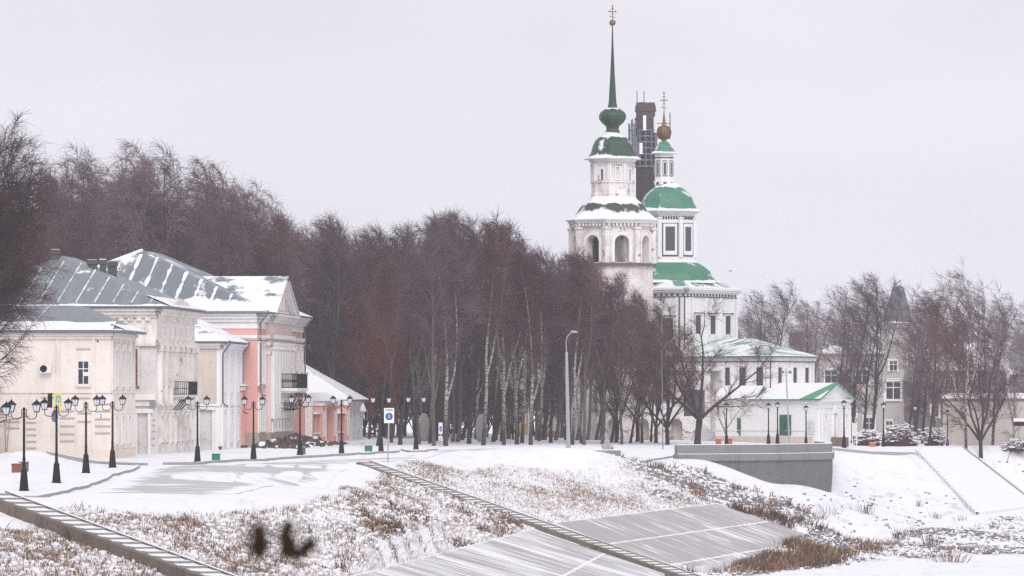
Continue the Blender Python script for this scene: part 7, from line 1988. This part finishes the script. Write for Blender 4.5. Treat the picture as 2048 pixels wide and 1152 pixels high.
RIGHT = [(1502, 560, 582, 1, "hazy tree just right of the church walls"), (1545, 566, 572, 2, "hazy wind bent tree over the church wing roof"), (1628, 555, 605, 0, "hazy tree above the distant brown chimney stack"),
         (1668, 500, 572, 1, "tree right of the chapel gable, crown swept left"), (1705, 492, 565, 2, "tree between the chapel and the lamp by the orange box"), (1742, 500, 548, 1, "tall wind bent tree left of the pointed roof"),
         (1832, 492, 590, 2, "tree right of the pointed roof"), (1858, 470, 640, 1, "low tree behind the last lamps left of the leaning birch"),
         (1985, 500, 602, 2, "tree over the log barn"), (2030, 492, 640, 0, "slim birch at the right frame edge"), (1690, 506, 610, 1, "fine twigged tree close behind the orange box"), (1728, 510, 590, 2, "tree left of the tower house wall"), (1816, 512, 600, 1, "tree hard against the right edge of the tower house"), (1846, 516, 585, 2, "tree between the tower house and the log barn"), (1960, 508, 590, 1, "tree before the right half of the log barn"), (1600, 540, 600, 1, "hazy tree left of the brown chimney stack"), (1885, 506, 640, 1, "low tree at the left corner of the yard wall"), (1910, 512, 620, 2, "tree before the middle of the log barn"), (1868, 520, 600, 0, "slim pale tree at the left corner of the log barn")]
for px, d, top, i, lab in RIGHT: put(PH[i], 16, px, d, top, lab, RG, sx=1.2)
T = birch(95, 15, 4, .14, .27, 50, .013, 9, wind=.7, droop=.3); lb_ = T.done("leaning_birch", "largest leaning birch on the right, thick dark foot and pale limbs", "tree", m_birch, m_twig)
put(lb_, 15, 1932, 436, 556, lb_["label"], rz=0.0); lb_.rotation_euler = (0, -.07, 0)
put(PW[1], 14, 1962, 462, 650, "dark forked tree just behind the leaning birch", rz=.8, sx=.9)
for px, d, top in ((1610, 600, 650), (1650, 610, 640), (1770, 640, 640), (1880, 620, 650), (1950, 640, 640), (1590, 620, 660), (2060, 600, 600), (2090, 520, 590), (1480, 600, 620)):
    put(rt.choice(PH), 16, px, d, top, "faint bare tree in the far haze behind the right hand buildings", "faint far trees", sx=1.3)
# ---- snowy bushes by the chapel
def bush(px, d, wpx, hpx, label, seed, hedge=False):
    p = G(px, d); k = d / F; wd, h = wpx * k / 2, hpx * k; r = random.Random(seed)
    root = thing("bush", label, "bush", p); T = Tree(seed); sn = MB()
    for _ in range(int(240 * max(1, wd / 2))):
        x = r.uniform(-wd, wd); y = r.gauss(0, .8); zt = h * (1 - .5 * (x / wd) ** 2) * r.uniform(.3, 1.0)
        pts = T.path(Vector((x * .8, y * .6, 0)), Vector((x * .25 / max(h, .5), y * .2, 1)), zt, 3, .0, .22); T.crown.tube(pts, [.03, .025, .018, .01], 3, cap=False)
        T.twigs(pts, 5, .5, .012, -.1, .2)
        if r.random() < (.25 if hedge else .8): sn.blob((pts[-1].x, pts[-1].y, pts[-1].z), r.uniform(.06, .17), r.randint(0, 999), 3, .5, (1.7, 1.2, .55))
    T.crown.build("branches", m_twigr if False else m_twigd, root); sn.build("snow_load", m_snow, root)
    return root
bush(1735, 462, 56, 36, "snow loaded bush directly right of the chapel", 1)
bush(1800, 470, 62, 50, "tall snow loaded bush below the tower house window", 2)
bush(1800, 466, 76, 34, "dark clipped hedge in front of the tall snowy bush", 3, True)
bush(1868, 478, 42, 42, "snow loaded bush between the last hedge and the leaning birch", 4)
bush(1985, 476, 60, 34, "low snowy bushes before the yard wall", 5)
bush(2030, 466, 50, 28, "snow loaded bush at the far right edge below the dark box", 6)

# ================================================================ falling-snow haze
mb = MB(); mb.box(-2900, 2900, -200, 3300, -9.5, 62)
hz = stuff(mb.build("haze", [m_snow]))
M = bpy.data.materials.new("haze"); M.use_nodes = True; n_ = M.node_tree; n_.nodes.clear()
vo = n_.nodes.new("ShaderNodeVolumePrincipled"); vo.inputs["Color"].default_value = (.90, .90, .965, 1); vo.inputs["Density"].default_value = 0.00019
ou = n_.nodes.new("ShaderNodeOutputMaterial"); n_.links.new(vo.outputs[0], ou.inputs["Volume"])
hz.data.materials.clear(); hz.data.materials.append(M)
